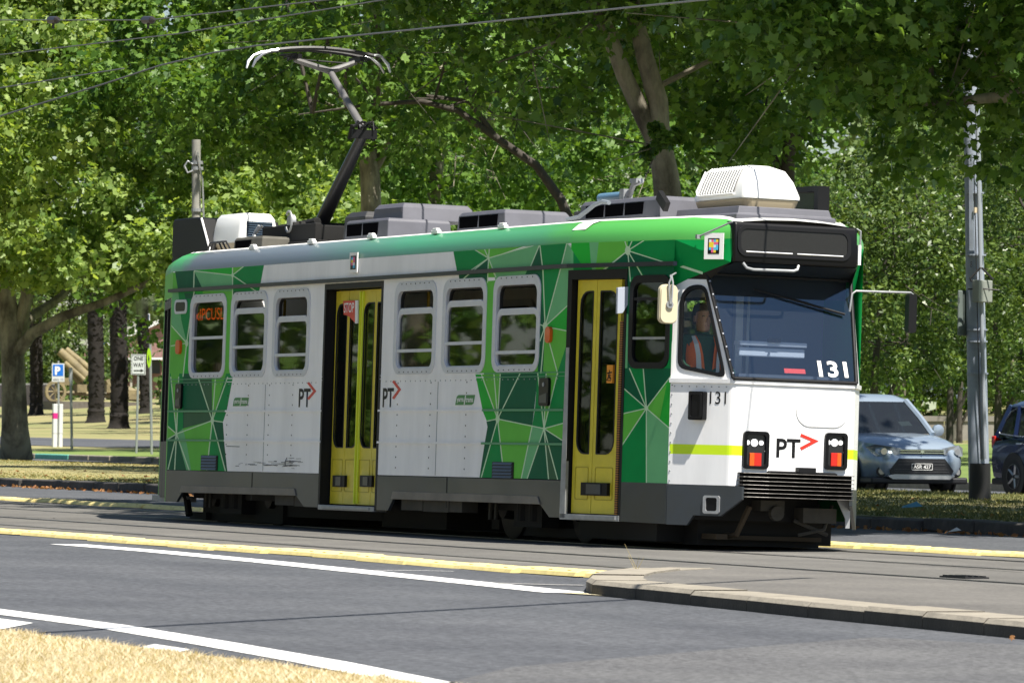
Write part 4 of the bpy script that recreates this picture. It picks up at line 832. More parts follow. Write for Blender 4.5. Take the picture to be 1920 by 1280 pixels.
# front underside: bracket, lifeguard, gear
mb = MB(); P = [t_x(x, y, .6) for x, y in ((1568, 936), (1594, 936), (1592, 990), (1584, 990), (1584, 972))]
mb.prism([(p[1], p[2]) for p in P], lambda u, z, o: (.6+o, u, z), 0, .012); mb.build('lifeguard_bracket', M_STEEL, tram)
mb = MB(); mb.tube([(.55, -.34, .42), (.45, -.42, .15), (.2, -.5, .12)], .03, 6); mb.span((-.6, -.62, .10), (.42, -.50, .15)); mb.span((.1, -.6, .1), (.2, .6, .14)); mb.build('lifeguard', mat('lifeguard_rust', (.045, .03, .015), .8), tram)
mb = MB()
for y0, z0, y1, z1 in ((-.2, .48, .05, .38), (.25, .42, .6, .28)): mb.span((.3, y0, z1), (.5, y1, z0))
mb.disc((.5, -.05, .36), (1, 0, 0), .07, 12, 0, .06); mb.tube([(.4, .25, .16), (.45, .5, .22), (.4, .6, .45)], .018, 6); mb.tube([(.4, .2, .30), (.42, .55, .17)], .02, 6); mb.build('coupler_gear', M_UNDG, tram)
# --- mirrors and plates
P = t_x(1252, 570, .30); mb = MB(); mb.prism(rrect(-.092, -.185, .092, .185, .06), lambda u, z, o: (.30+o+.0, P[1]+u, P[2]+z), -.03, .02); mb.prism(rrect(-.085, -.178, .085, .178, .06), lambda u, z, o: (.30+o, P[1]+u, P[2]+z), .02, .035)
ml = mb.build('wing_mirror', mat('mirror_cream', (.66, .58, .40), .4), tram, bevel=.012); mb = MB()
mb.disc((.335, P[1], P[2]-.005), (1, 0, 0), .036, 12, 0, .02); mb.tube([(.36, P[1]-.005, P[2]), (.36, P[1]-.02, P[2]+.2), (.36, P[1]+.0, P[2]+.24), (.30, P[1]+.02, P[2]+.27)], .009, 6); mb.tube([(.36, P[1]+.01, P[2]), (.36, P[1]+.02, P[2]+.2), (.32, P[1]+.02, P[2]+.27), (.20, P[1]+.12, P[2]+.30)], .009, 6); mb.build('bracket', M_STEEL, ml, smooth=True)
A_ = t_x(1596, 545, .45); B_ = t_x(1713, 549, .45); C_ = t_x(1716, 622, .45); mb = MB()
mb.tube([(.45, .70, A_[2]-.2), (.45, .72, A_[2]-.03), (.45, .76, A_[2]), tuple(B_-np.array([0, .03, 0])), tuple(B_-np.array([0, .0, .02])), tuple(C_+np.array([0, 0, .15]))], .011, 8); mr = mb.build('wing_mirror', M_STEEL, tram, smooth=True)
c = t_x(1709, 588, .45); mb = MB(); mb.prism(rrect(-.042, -.185, .042, .185, .03), lambda u, z, o: (.45+o, c[1]+u, c[2]+z), -.06, .03); mb.build('housing', M_DARK, mr, bevel=.015)
mb = MB(); mb.prism([(t_x(x, y, -.62)[1], t_x(x, y, -.62)[2]) for x, y in ((1157, 539), (1183.5, 537), (1183.5, 566), (1176, 571), (1166, 587), (1156, 588))], lambda u, z, o: (-.62+o, u, z), -.02, .02); mb.build('door_mirror_shield', mat('shield_blue_grey', (.42, .46, .54), .5), tram, bevel=.003)
for (a, b, c_) in (((.775, -.30, 1.62), (.50, .30, 2.33), (.42, .55, 2.24)),):
    mb = MB(); p0, p1, p2 = WS(-.30, 2.47, .03), WS(.25, 2.36, .035), WS(.62, 2.27, .035); mb.tube([p0, p1], .010, 6); mb.tube([WS(-.05, 2.42, .03), p2], .013, 6); mb.build('wiper', M_DARK, tram)
# --- under the floor
mb = MB(); mb.span((-13.0, -1.05, .50), (-1.4, 1.05, .78)); mb.span((-14.4, -.7, .5), (.45, .52, .78)); mb.span((-9.6, -.95, .30), (-5.2, .95, .55)); mb.span((-7.55, -.8, .07), (-5.75, .8, .42)); mb.span((-10.6, -.8, .13), (-7.5, .8, .42)); mb.span((-4.5, -.66, .04), (.1, .62, .46)); mb.span((-2.0, -.95, .06), (-.2, .9, .4)); mb.span((-1.6, -.85, .28), (.30, .5, .55)); mb.span((-13.0, -.85, .05), (-10.4, .66, .4)); mb.build('underframe_and_shade_blocks', M_UNDER, tram)  # low dark blocks added under the frame stand in for deep shade
for x0, x1, z0 in ((-9.55, -8.95, .262), (-8.95, -8.2, .255), (-5.85, -5.25, .262), (-5.25, -4.55, .255), (-4.55, -4.2, .26)):
    mb = MB(); mb.span((x0+.01, -1.28, z0), (x1-.01, -1.1, .40)); mb.build('equipment_cover', M_UNDG, tram, bevel=.004)
for xc in (-11.62, -3.12):
    bg = bpy.data.objects.new('bogie', None); COL.objects.link(bg); bg.parent = tram; bg.location = (xc, 0, 0)
    mb = MB()
    for s in (-1, 1):
        mb.span((-1.35, s*.93-.05, .30), (1.35, s*.93+.05, .46)); mb.span((-.35, s*.93-.09, .14), (.35, s*.93+.09, .36)); mb.tube([(-.15, s*1.0, .20), (-.15, s*1.0, .52)], .07, 10); mb.tube([(.15, s*1.0, .20), (.15, s*1.0, .52)], .07, 10)
        mb.span((-1.5, s*.72-.05, .10), (-1.30, s*.72+.05, .2)); mb.span((-.75, s*.72-.04, .05), (.75, s*.72+.04, .14))
    mb.span((-.2, -.95, .3), (.2, .95, .5)); mb.build('bogie_frame', M_UNDER, bg)
    for dx in (-.9, .9):
        for s in (-1, 1):
            mb = MB(); mb.lathe([(.10, s*.06), (.30, s*.06), (.33, s*.05), (.335, -s*.03), (.36, -s*.05), (.36, -s*.075), (.10, -s*.075)], (dx, s*.74, .335), 'Y', 28); mb.lathe([(.13, s*.06), (.12, s*.17), (.05, s*.18)], (dx, s*.74, .335), 'Y', 14); mb.build('wheel', mat('wheel_steel', (.014, .012, .010), .6, metal=.3, var=.3), bg, smooth=40)
        mb = MB(); mb.tube([(dx, -.7, .335), (dx, .7, .335)], .06, 8); mb.build('axle', M_UNDER, bg)
mb = MB(); mb.tube([(-13.35, -1.0, .42), (-13.15, -1.0, .30), (-13.05, -1.0, .1)], .045, 6); mb.span((-13.25, -.92, .06), (-12.7, -.78, .14)); mb.build('sand_pipe', M_UNDER, tram)
mb = MB()
for x in (-12.35, -12.2, -4.0, -3.85): mb = MB(); mb.tube([(x, -1.05, .42), (x+.01, -1.06, .2)], .022, 6); mb.build('hose', M_UNDG, tram)
# --- interior
mb = MB(); mb.span((-14.9, -.60, .80), (.45, .60, .86)); mb.span((-12.9, -1.13, .80), (-1.6, 1.28, .858)); mb.build('floor', M_INT, tram)
mb = MB(); mb.span((-14.6, -.8, 2.76), (-.8, .8, 2.80)); mb.span((-12.9, -1.30, 2.757), (-1.6, 1.30, 2.80)); mb.build('ceiling', mat('ceiling_grey', (.25, .25, .24), .8), tram)
mb = MB(); mb.span((-.02, -.18, .0), (.44, .22, .08), 0); 
seat = None
for x in list(np.arange(-12.3, -8.4, .82))+list(np.arange(-6.1, -2.0, .82)):
    for s in (-1, 1):
        if seat is None:
            b = MB(); b.span((-.22, -.42, .40), (.22, .42, .48)); b.span((-.26, -.42, .42), (-.18, .42, 1.0)); b.span((-.15, -.05, 0), (.15, .05, .40)); o = seat = b.build('passenger_seat', M_SEAT, tram, bevel=.02)
        else: o = seat.copy(); COL.objects.link(o); o.parent = tram
        o.location = (x, s*.80, .858)
pole = None
for x, y in ((-12.0, -.3), (-10.3, -.3), (-8.3, -.9), (-6.2, -.9), (-4.6, -.3), (-2.6, -.7), (-2.0, .35), (-9.0, .35)):
    if pole is None: b = MB(); b.tube([(0, 0, .86), (0, 0, 2.76)], .017, 8); o = pole = b.build('grab_pole', M_POLEY, tram, smooth=True)
    else: o = pole.copy(); COL.objects.link(o); o.parent = tram
    o.location = (x, y, 0)
mb = MB(); mb.span((-.95, -.05, .86), (-.91, 1.1, 2.7)); mb.span((-.95, -1.1, .86), (-.91, -.05, 1.55)); mb.build('cab_bulkhead', mat('bulkhead_blue', (.12, .17, .30), .5), tram)
mb = MB(); mb.span((-.90, .12, 1.4), (-.84, .20, 2.6)); mb.span((-.90, .24, 1.4), (-.84, .27, 2.6)); mb.build('bulkhead_post', M_ALU, tram)
mb = MB(); M_DASH = mat('dashboard_grey', (.48, .52, .58), .55)
mb.span((.12, -.55, .86), (.62, .60, 1.50), 1); mb.box((.40, .0, 1.585), (.44, 1.06, .16), 1); dsh = mb.build('dashboard', [M_DASH, mat('dash_dark', (.07, .085, .11), .6)], tram)
P0_ = t_x(1385, 640, .25); P1_ = t_x(1507, 672, .25)
mb = MB(); mb.span((.20, P0_[1], P1_[2]), (.27, P1_[1], P0_[2]-.05)); mb.span((.16, P0_[1]-.01, P0_[2]-.035), (.30, P1_[1]+.01, P0_[2]+.01)); mb.build('instrument_panel', M_DASH, dsh, bevel=.01)
P = t_x(1450, 640, .3); mb = MB(); mb.span((.29, P[1]-.06, P[2]-.01), (.32, P[1]+.07, P[2]+.03)); mb.build('radio_unit', M_BLK, dsh)
a = ws_px(1472, 699); b_ = ws_px(1510, 692); mb = MB(); mb.prism([(a[0], a[1]), (b_[0], a[1]), (b_[0], b_[1]), (a[0], b_[1])], WS, -.014, -.008); mb.build('red_notice', M_RED, ws)
mb = MB(); mb.add([WS(-.70, 2.40, -.06), WS(.70, 2.40, -.06), WS(.73, 2.60, -.03), WS(-.73, 2.60, -.03)], [(0, 1, 2, 3)]); mb.add([(-.9, -.9, 2.62), (.3, -.76, 2.62), (.3, .76, 2.62), (-.9, .9, 2.62)], [(0, 1, 2, 3)]); mb.build('sun_visor', M_DARK, tram)
# LED line sign behind the rear window
a = SIDE.px(366, 601, -.035); b_ = SIDE.px(420, 576, -.035); mb = MB(); mb.prism([(a[0]-.1, a[1]-.05), (b_[0]+.02, a[1]-.05), (b_[0]+.02, b_[1]+.06), (a[0]-.1, b_[1]+.06)], SIDE.p, -.10, -.04); lb = mb.build('led_display', M_BLK, tram); text('lettering', 'xIPCUSL', M_LED, SIDE.p, a[0], a[1], b_[0], b_[1], -.036, lb)
# ------------------------------------------------------------------ tram roof equipment
def rbox(name, x0, x1, y0, y1, z0, z1, m, ch=.05, slope=0.0, parent=None, bevel=.012):
    """box with chamfered top; slope leans the front face back"""
    mb = MB(); lo = [(x0, y0, z0), (x1, y0, z0), (x1, y1, z0), (x0, y1, z0)]; zc = z1-ch
    mid = [(x0+.02, y0+.015, zc), (x1-.02-slope, y0+.015, zc), (x1-.02-slope, y1-.015, zc), (x0+.02, y1-.015, zc)]
    top = [(x0+.02+ch, y0+ch, z1), (x1-.02-ch-slope*1.2, y0+ch, z1), (x1-.02-ch-slope*1.2, y1-ch, z1), (x0+.02+ch, y1-ch, z1)]
    mb.loft([lo, mid, top], 0, True, True, True); return mb.build(name, m, parent or tram, bevel=bevel)
def openings(parent, y, x0, x1, z0, z1, n, m=None):
    m = m or mat('opening_black', (.004, .004, .005), .9, spec=.0)
    for k in range(n):
        a = x0+(x1-x0)*k/n+.02; b = x0+(x1-x0)*(k+1)/n-.02; mb = MB(); mb.span((a, y-.004, z0), (b, y+.02, z1)); mb.build('louvre_opening', m or M_BLK, parent)
Z0 = 3.13
# twin stacked box behind the pantograph
b1 = rbox('resistor_housing', -9.0, -7.72, -.78, -.02, Z0, 3.40, M_ROOFG, .03); openings(b1, -.77, -8.95, -8.0, 3.165, 3.355, 2)
b2 = rbox('resistor_housing', -8.75, -7.86, -.55, .30, 3.39, 3.58, M_ROOFG, .05, .02); openings(b2, -.537, -8.7, -7.9, 3.42, 3.52, 1, M_ROOFG)
b2b = rbox('resistor_housing', -9.5, -8.85, -.6, .3, Z0, 3.52, mat('roof_equipment_dark', (.03, .03, .033), .6), .06)
b3 = rbox('resistor_housing', -5.85, -4.55, -.76, .0, Z0, 3.385, M_ROOFG, .04, .03); openings(b3, -.75, -5.8, -4.75, 3.15, 3.335, 2)
b4 = rbox('resistor_housing', -2.75, -.80, -.74, -.2, Z0, 3.385, M_ROOFG, .04, .03); openings(b4, -.73, -2.6, -1.2, 3.15, 3.335, 3)
mb = MB(); mb.span((-2.95, -.70, Z0), (-2.75, -.3, 3.30)); mb.build('cable_box', mat('roof_equipment_dark', (.03, .03, .033), .6), tram, bevel=.01)
b5 = rbox('resistor_housing', -12.5, -11.55, -.78, -.35, Z0, 3.32, mat('roof_box_olive', (.085, .08, .065), .7, var=.2), .03); openings(b5, -.77, -12.45, -11.9, 3.17, 3.28, 1)
# rear destination box on the roof
mb = MB(); P = [(-15.1, 3.06), (-14.95, 3.16), (-13.95, 3.16), (-14.35, 3.62), (-14.45, 3.64), (-15.25, 3.64), (-15.3, 3.6), (-15.3, 3.2)]
mb.prism(P, lambda u, z, o: (u, o, z), -.52, .48); rb = mb.build('rear_destination_box', mat('box_satin_black', (.006, .006, .007), .5, spec=.2), tram, bevel=.02)
mb = MB(); mb.tube([(-13.96, -.50, 3.17), (-14.34, -.50, 3.62)], .014, 6); mb.build('edge_trim', M_ACW, rb)
mb = MB(); mb.span((-15.2, -.55, 3.10), (-13.8, .5, 3.17)); mb.build('base_tray', M_DARK, rb)
mb = MB()
for k in range(3): mb.tube([(-13.8+.1*k, -.62, 3.16), (-13.7+.1*k, -.62, 3.30), (-13.45+.12*k, -.6, 3.31), (-13.2+.15*k, -.62, 3.15)], .012, 6)
mb.build('roof_cables', M_BLACK, tram, smooth=True)
# air conditioners
def aircon(x0, x1, y0, y1, z0, z1, louvre_side):
    mb = MB(); zc = z0+(z1-z0)*.22; kf = 1.0 if louvre_side == 'y' else .15
    L = []
    for z, i, f in ((z0, .05, .05), (zc, .02, .02), (zc+.001, -.01, -.01), (zc+.03, -.01, -.01), (z0+(z1-z0)*.62, .03, .05), (z0+(z1-z0)*.88, .08, .14), (z1, .17, .30)):
        L.append(rrect(x0+i*kf, y0+i*(kf*.6+.4), x1-f*kf, y1-i*(kf*.6+.4), .07, 3)); L[-1] = [(u, v, z) for u, v in L[-1]]
    mb.loft(L, 0, True, True, True); ac = mb.build('air_conditioner', M_ACW, tram, smooth=45)
    mb = MB(); mb.loft([[(u, v, z0-.02) for u, v in rrect(x0+.03, y0+.03, x1-.03, y1-.03, .07, 3)], [(u, v, zc-.01) for u, v in rrect(x0+.0, y0+.0, x1-.0, y1-.0, .07, 3)]], 0, True, True, True); mb.build('base_pan', mat('ac_base_tan', (.40, .33, .22), .6), ac)
    if louvre_side == 'y':
        n = 14
        for k in range(n):
            x = x0+.16+(x1-x0-.40)*k/(n-1); hh = z1-z0; mb = MB(); mb.tube([(x, y0-.022, zc+.06), (x+.006, y0+.016, z0+hh*.62), (x+.012, y0+.066, z0+hh*.88), (x+.015, y0+.115, z0+hh*.96)], .0095, 4); mb.build('louvre', M_ACW, ac)
        mb = MB(); hh = z1-z0; mb.tube([(x0+.12, y0+.068, z0+hh*.9), (x0+.115, y0+.016, z0+hh*.62), (x0+.11, y0-.018, zc+.09), (x0+.15, y0-.022, zc+.045), (x1-.20, y0-.022, zc+.045)], .012, 5); mb.build('louvre_frame', M_ACW, ac)
        mb = MB(); hh = z1-z0; rows = [(zc+.05, -.016), (z0+hh*.62, .022), (z0+hh*.88, .072), (z0+hh*.97, .128)]; mb.loft([[(x0+.13, y0+o_, z), (x1-.22, y0+o_, z)] for z, o_ in rows], 0, False); mb.build('louvre_recess', mat('ac_recess', (.07, .075, .08), .8), ac)
    else:
        yc0, yc1 = y0+.09, y1-.09; zz0, zz1 = zc+.06, z1-.10
        mb = MB(); mb.span((x1-.10, yc0, zz0), (x1+.0, yc1, zz1)); mb.build('louvre_recess', mat('ac_grille_blue', (.012, .018, .035), .4), ac)
        for k in range(7): z = zz0+(zz1-zz0)*(k+.5)/7; mb = MB(); mb.box((x1+.004, (yc0+yc1)/2, z), (.02, yc1-yc0-.02, .012)); mb.build('louvre', mat('ac_louvre_blue', (.06, .09, .13), .35), ac)
    return ac
aircon(-.72, .42, -.43, .16, 3.24, 3.66, 'y')
aircon(-14.2, -13.25, -.42, .08, 3.22, 3.66, 'x')
mb = MB(); mb.loft([[(x, y, z) for x, y in ((-.95+i, -.60+i, ), (.50-i, -.55+i), (.50-i, .50-i), (-.95+i, .50-i))] for z, i in ((3.10, 0), (3.17, .0), (3.18, .03), (3.25, .05))], 0, True, True, True); mb.build('roof_plinth', M_ROOFG, tram, bevel=.008)
mb = MB(); mb.box((.30, .40, 3.22), (.03, .025, .04)); mb.build('roof_marker_lamp', M_LAMPR, tram)
P0_, P1_ = t_y(1494, 352, .55), t_y(1533, 408, .55)
mb = MB(); mb.ring([(P0_[0]-.9, P1_[2]), (P1_[0], P1_[2]-.02), (P1_[0], P0_[2]), (P0_[0]-.9, P0_[2]+.02)], [(P0_[0]-.8, P1_[2]+.05), (P1_[0]-.09, P1_[2]+.03), (P1_[0]-.09, P0_[2]-.05), (P0_[0]-.8, P0_[2]-.03)], lambda u, z, o: (u, .55+o, z), 0, .12); mb.span((P0_[0]-.85, .62, P1_[2]+.03), (P1_[0]-.05, .64, P0_[2]-.03), 1); mb.build('roof_screen', [M_DARK, mat('screen_glass', (.015, .018, .018), .15)], tram)
# winch and hose on the roof
P = t_y(1150, 368, -.3); q = t_y(1127, 372, -.3); w_ = t_y(1190, 345, -.3); mb = MB(); mb.tube([(q[0], -.3, q[2]), (q[0]+.55, -.3, q[2]+.0)], .05, 12, 0); mb.tube([(q[0]+.5, -.3, q[2]-.02), (w_[0]-.1, -.3, q[2]+.03)], .035, 8, 1)
mb.tube([(w_[0]-.12, -.3, q[2]), (w_[0]-.02, -.3, w_[2]), (w_[0]+.12, -.28, w_[2]+.03)], .03, 6, 1); mb.box((w_[0]+.02, -.3, w_[2]+.03), (.16, .06, .045), 1); mb.box((w_[0]-.2, -.3, q[2]+.02), (.1, .1, .1), 1); mb.build('winch', [mat('winch_blue', (.10, .20, .30), .5), M_STEEL], tram, smooth=40)
mb = MB(); mb.tube([t_y(x, y, -.82) for x, y in ((1064, 412), (1085, 407), (1100, 396), (1115, 384), (1130, 378), (1142, 380))], .022, 8); mb.build('roof_hose', mat('hose_grey', (.22, .25, .28), .5), tram, smooth=True)
mb = MB(); p = t_y(1245, 375, -.74); mb.box((p[0], -.75, p[2]-.01), (.22, .05, .10), rot=Euler((0, .6, 0)).to_matrix()); mb.build('roof_bracket', M_DARK, tram)
# pantograph
pg = bpy.data.objects.new('pantograph', None); COL.objects.link(pg); pg.parent = tram
PB = t_y(604, 416, 0); KN = t_y(681, 252, 0); HD = t_y(619, 134, 0)
mb = MB(); mb.span((-12.6, -.45, 3.20), (-10.6, .45, 3.26)); mb.span((-12.5, -.42, 3.26), (-10.8, -.34, 3.46)); mb.span((-12.5, .34, 3.26), (-10.8, .42, 3.46)); mb.tube([(-12.5, -.2, 3.45), (-11.3, -.2, 3.50)], .05, 8); mb.box((-12.2, 0, 3.40), (.5, .3, .2)); mb.tube([(-11.6, -.4, 3.45), (-11.6, .4, 3.45)], .06, 10); mb.box((-11.0, 0, 3.35), (.4, .7, .18)); mb.build('base_frame', M_UNDER, pg, bevel=.01)
mb = MB()
for x in (-12.4, -10.9):
    for y in (-.38, .38): mb.lathe([(.06, 0), (.08, .03), (.05, .06), (.08, .09), (.05, .12)], (x, y, 3.12), 'Z', 10)
mb.build('insulator', mat('insulator_brown', (.12, .05, .03), .3), pg)
mb = MB(); mb.disc((PB[0]+.02, -.36, PB[2]-.02), (0, -1, 0), .09, 14, 0, .05); mb.tube([(PB[0]+.05+.10*math.cos(a), -.43, PB[2]-.02+.12*math.sin(a)) for a in np.linspace(-2.6, 2.4, 14)], .014, 6); mb.build('spring_drum', M_STEEL, pg, smooth=True); mb = MB(); mb.tube([(-12.6, -.42, 3.48), (-12.68, -.45, 3.38), (-12.62, -.45, 3.22), (-12.45, -.45, 3.17), (-12.38, -.45, 3.3)], .022, 6); mb.build('cable_loop', M_STEEL, pg, smooth=True); mb = MB(); mb.tube([(-12.5, -.42, 3.48), (-12.58, -.48, 3.38), (-12.52, -.48, 3.22), (-12.40, -.48, 3.19)], .018, 6); mb.build('cable_loop', M_STEEL, pg, smooth=True)
mb = MB(); mb.tube([PB, PB+(KN-PB)*.5, KN], [.085, .075, .06], 10); mb.build('lower_arm', mat('panto_black', (.018, .018, .022), .4), pg, smooth=True)
mb = MB(); mb.box(KN, (.10, .30, .10)); mb.tube([KN+np.array([-.05, -.14, -.06]), KN+np.array([.0, -.13, .10])], .03, 6); mb.tube([KN+np.array([-.05, .14, -.06]), KN+np.array([.0, .13, .10])], .03, 6)
for k in range(7): a = k*.9; mb.tube([KN+np.array([.03*k-.1, .15*math.cos(a), .06+.03*math.sin(k*2)]), KN+np.array([.05, .10*math.cos(a+1), .14]), KN+np.array([.12-.02*k, .17*math.cos(a+2), .07])], .011, 5)
mb.build('knuckle', M_DARK, pg, smooth=True)
M_PGREY = mat('panto_grey', (.15, .145, .145), .45, var=.2)
mb = MB(); mb.tube([KN+np.array([0, 0, .06]), HD], [.044, .036], 10); mb.build('upper_arm', M_PGREY, pg, smooth=True)
fl, fr2 = t_x(552, 112, HD[0]), t_x(668, 117, HD[0])
mb = MB(); mb.tube([fl, HD, fr2], [.03, .042, .03], 8); mb.build('head_fork', M_PGREY, pg)
for dx, dz in ((-.17, 0), (.17, .0)):
    y0, y1 = t_x(512, 98, HD[0])[1], t_x(690, 103, HD[0])[1]; zc = (t_x(512, 97, HD[0])[2]+t_x(690, 102, HD[0])[2])/2
    mb = MB(); pts = [(HD[0]+dx, y0+(y1-y0)*t, zc+.05*(1-(2*t-1)**2)-.01) for t in np.linspace(0, 1, 9)]; mb.tube(pts, .026, 6); mb.build('contact_strip', mat('carbon_strip', (.025, .024, .024), .5), pg)
    for s, (hx, hy), (mx_, my_) in ((-1, (468, 127), (484, 108)), (1, (726, 137), (706, 113))):
        e = np.array(pts[0] if s < 0 else pts[-1]); h = t_x(hx, hy, HD[0]); h[0] += dx*.55; m_ = t_x(mx_, my_, HD[0]); m_[0] += dx*.9; m_[2] += .03
        mb = MB(); mb.tube([e, e*.5+m_*.5+np.array([0, 0, .012]), m_, m_*.4+h*.6+np.array([0, s*.012, .02]), h], [.02, .018, .017, .02, .012], 6); mb.build('horn', M_ALU, pg, smooth=True)
mb = MB()
for s, e in ((-1, fl), (1, fr2)):
    mb.box((HD[0], e[1], e[2]+.03), (.36, .05, .05))
    for k in range(3): mb.tube([(HD[0]-.15, e[1]+s*.02*k, e[2]+.05), (HD[0], e[1]+s*(.08+.05*k), e[2]-.02+.03*k), (HD[0]+.15, e[1]+s*.03, e[2]+.06)], .009, 5)
mb.tube([(HD[0]-.02, fl[1], zc-.09), (HD[0]-.02, fr2[1], zc-.10)], .010, 6); mb.build('head_linkage', M_DARK, pg)

# ------------------------------------------------------------------ driver behind the quarter window
def skin_body(name, joints, edges, m, parent=None, sub=2):
    me = bpy.data.meshes.new(name); me.from_pydata([j[0] for j in joints], edges, []); me.materials.append(m); o = bpy.data.objects.new(name, me); COL.objects.link(o)
    sk = o.modifiers.new('skin', 'SKIN'); 
    for v, j in zip(me.skin_vertices[0].data, joints): v.radius = (j[1], j[2] if len(j) > 2 else j[1])
    me.skin_vertices[0].data[0].use_root = True
    ss = o.modifiers.new('sub', 'SUBSURF'); ss.levels = sub; ss.render_levels = sub
    if parent: o.parent = parent
    return o
hp = t_plane(1316, 598, (-.05, 0, 0), (1, 0, 0))
hx, hy, hz = hp
pw = TM @ np.array([hx, hy, 0.0])
drv = thing('person', 'tram driver in an orange reflective vest over a green shirt, seated at the controls', 'person', (0, 0, 0)); drv.matrix_world = Matrix(TM.tolist()).to_4x4()
sz = hz-.62       # seat height
B = lambda dx, dy, z: (hx+dx, hy+dy, z)
SK = mat('skin', (.36, .19, .12), .55); SHIRT = mat('shirt_green', (.012, .07, .035), .8); VEST = mat('vest_orange', (.95, .17, .012), .6); TAPE = mat('vest_tape', (.60, .62, .62), .35); HAIR = mat('hair_dark', (.012, .009, .007), .6)
j = [(B(0, 0, sz+.02), .15), (B(.0, 0, sz+.22), .135), (B(.0, 0, sz+.38), .13), (B(.01, 0, sz+.47), .075), (B(.02, 0, sz+.53), .055),
     (B(.0, -.19, sz+.41), .07), (B(.06, -.25, sz+.18), .055), (B(.30, -.20, sz+.08), .042), (B(.0, .19, sz+.41), .07), (B(.06, .25, sz+.18), .055), (B(.30, .20, sz+.08), .042),
     (B(.18, -.10, sz-.02), .09), (B(.42, -.11, sz-.05), .065), (B(.44, -.11, sz-.40), .05), (B(.18, .10, sz-.02), .09), (B(.42, .11, sz-.05), .065), (B(.44, .11, sz-.40), .05)]
skin_body('body', j, [(0, 1), (1, 2), (2, 3), (3, 4), (2, 5), (5, 6), (6, 7), (2, 8), (8, 9), (9, 10), (0, 11), (11, 12), (12, 13), (0, 14), (14, 15), (15, 16)], SHIRT, drv)
def lath(name, rows, m, parent, n=18):   # rows: (x offset, rx, ry, z)
    mb = MB(); mb.loft([[(hx+xo+rx*math.cos(2*math.pi*k/n), hy+ry*math.sin(2*math.pi*k/n), z) for k in range(n)] for xo, rx, ry, z in rows], 0, True, True, True); return mb.build(name, m, parent, smooth=True)
hd = lath('head', [(.03, .03, .03, hz-.13), (.035, .07, .055, hz-.11), (.03, .085, .065, hz-.06), (.02, .095, .074, hz), (.015, .10, .078, hz+.05), (.0, .09, .072, hz+.10), (-.01, .05, .045, hz+.13)], SK, drv)
mb = MB(); mb.add([(hx+.105, hy-.012, hz+.02), (hx+.105, hy+.012, hz+.02), (hx+.138, hy, hz-.025), (hx+.108, hy-.018, hz-.03), (hx+.108, hy+.018, hz-.03)], [(0, 3, 2), (0, 2, 1), (1, 2, 4), (3, 4, 2)]); mb.build('nose', SK, hd)
for s in (-1, 1):
    mb = MB(); mb.box((hx+.108, hy+s*.032, hz+.025), (.012, .026, .012)); mb.build('eye', HAIR, hd); mb = MB(); mb.box((hx+.01, hy+s*.08, hz), (.045, .014, .06)); mb.build('ear', SK, hd, bevel=.006)
mb = MB(); mb.box((hx+.108, hy, hz-.065), (.008, .045, .010)); mb.build('mouth', mat('lips', (.25, .08, .07), .5), hd)
lath('hair', [(-.03, .075, .075, hz-.06), (-.03, .085, .088, hz), (-.025, .088, .090, hz+.05), (.0, .108, .088, hz+.08), (-.005, .09, .075, hz+.125), (-.01, .05, .045, hz+.15)], HAIR, drv)
def vest_half(s):
    mb = MB(); L = []
    for z, y0, y1, x in ((sz+.02, .03, .18, .185), (sz+.15, .04, .19, .18), (sz+.28, .055, .195, .17), (sz+.38, .075, .19, .15), (sz+.46, .09, .16, .075)): L.append([(hx+x, hy+s*y0, z), (hx+x-.03, hy+s*(y0+y1)/2, z), (hx+x-.09, hy+s*y1, z), (hx-.10, hy+s*(y1+.02), z)])
    mb.loft(L, 0, False); v = mb.build('vest', VEST, drv, smooth=60)
    mb = MB(); mb.loft([[(hx+x+.006, hy+s*a, z), (hx+x-.014, hy+s*b, z)] for z, a, b, x in ((sz+.02, .07, .12, .187), (sz+.15, .075, .12, .182), (sz+.28, .085, .125, .172), (sz+.38, .10, .14, .152), (sz+.455, .105, .135, .08))], 0, False); mb.build('reflective_tape', TAPE, v)
vest_half(-1); vest_half(1)
for s in (-1, 1):
    hb_ = B(.30, s*.20, sz+.08); jj = [(hb_, .030, .022), (B(.37, s*.19, sz+.075), .036, .016)]; ee = [(0, 1)]
    for q in range(4): jj += [(B(.395, s*(.165+.017*q), sz+.085), .0095), (B(.425+.004*(q in (1, 2)), s*(.165+.017*q), sz+.075), .009), (B(.43, s*(.165+.017*q), sz+.052), .008)]; k = len(jj); ee += [(1, k-3), (k-3, k-2), (k-2, k-1)]
    jj += [(B(.36, s*.155, sz+.085), .011), (B(.385, s*.142, sz+.075), .009)]; k = len(jj); ee += [(1, k-2), (k-2, k-1)]
    skin_body('hand', jj, ee, SK, drv, 1)
mb = MB(); mb.span((hx-.22, hy-.24, sz-.20), (hx+.2, hy+.24, sz-.11)); mb.span((hx-.26, hy-.23, sz-.15), (hx-.18, hy+.23, sz+.42)); mb.span((hx-.1, hy-.1, .86), (hx+.1, hy+.1, sz-.2)); mb.build('driver_seat', M_SEAT, tram, bevel=.03)

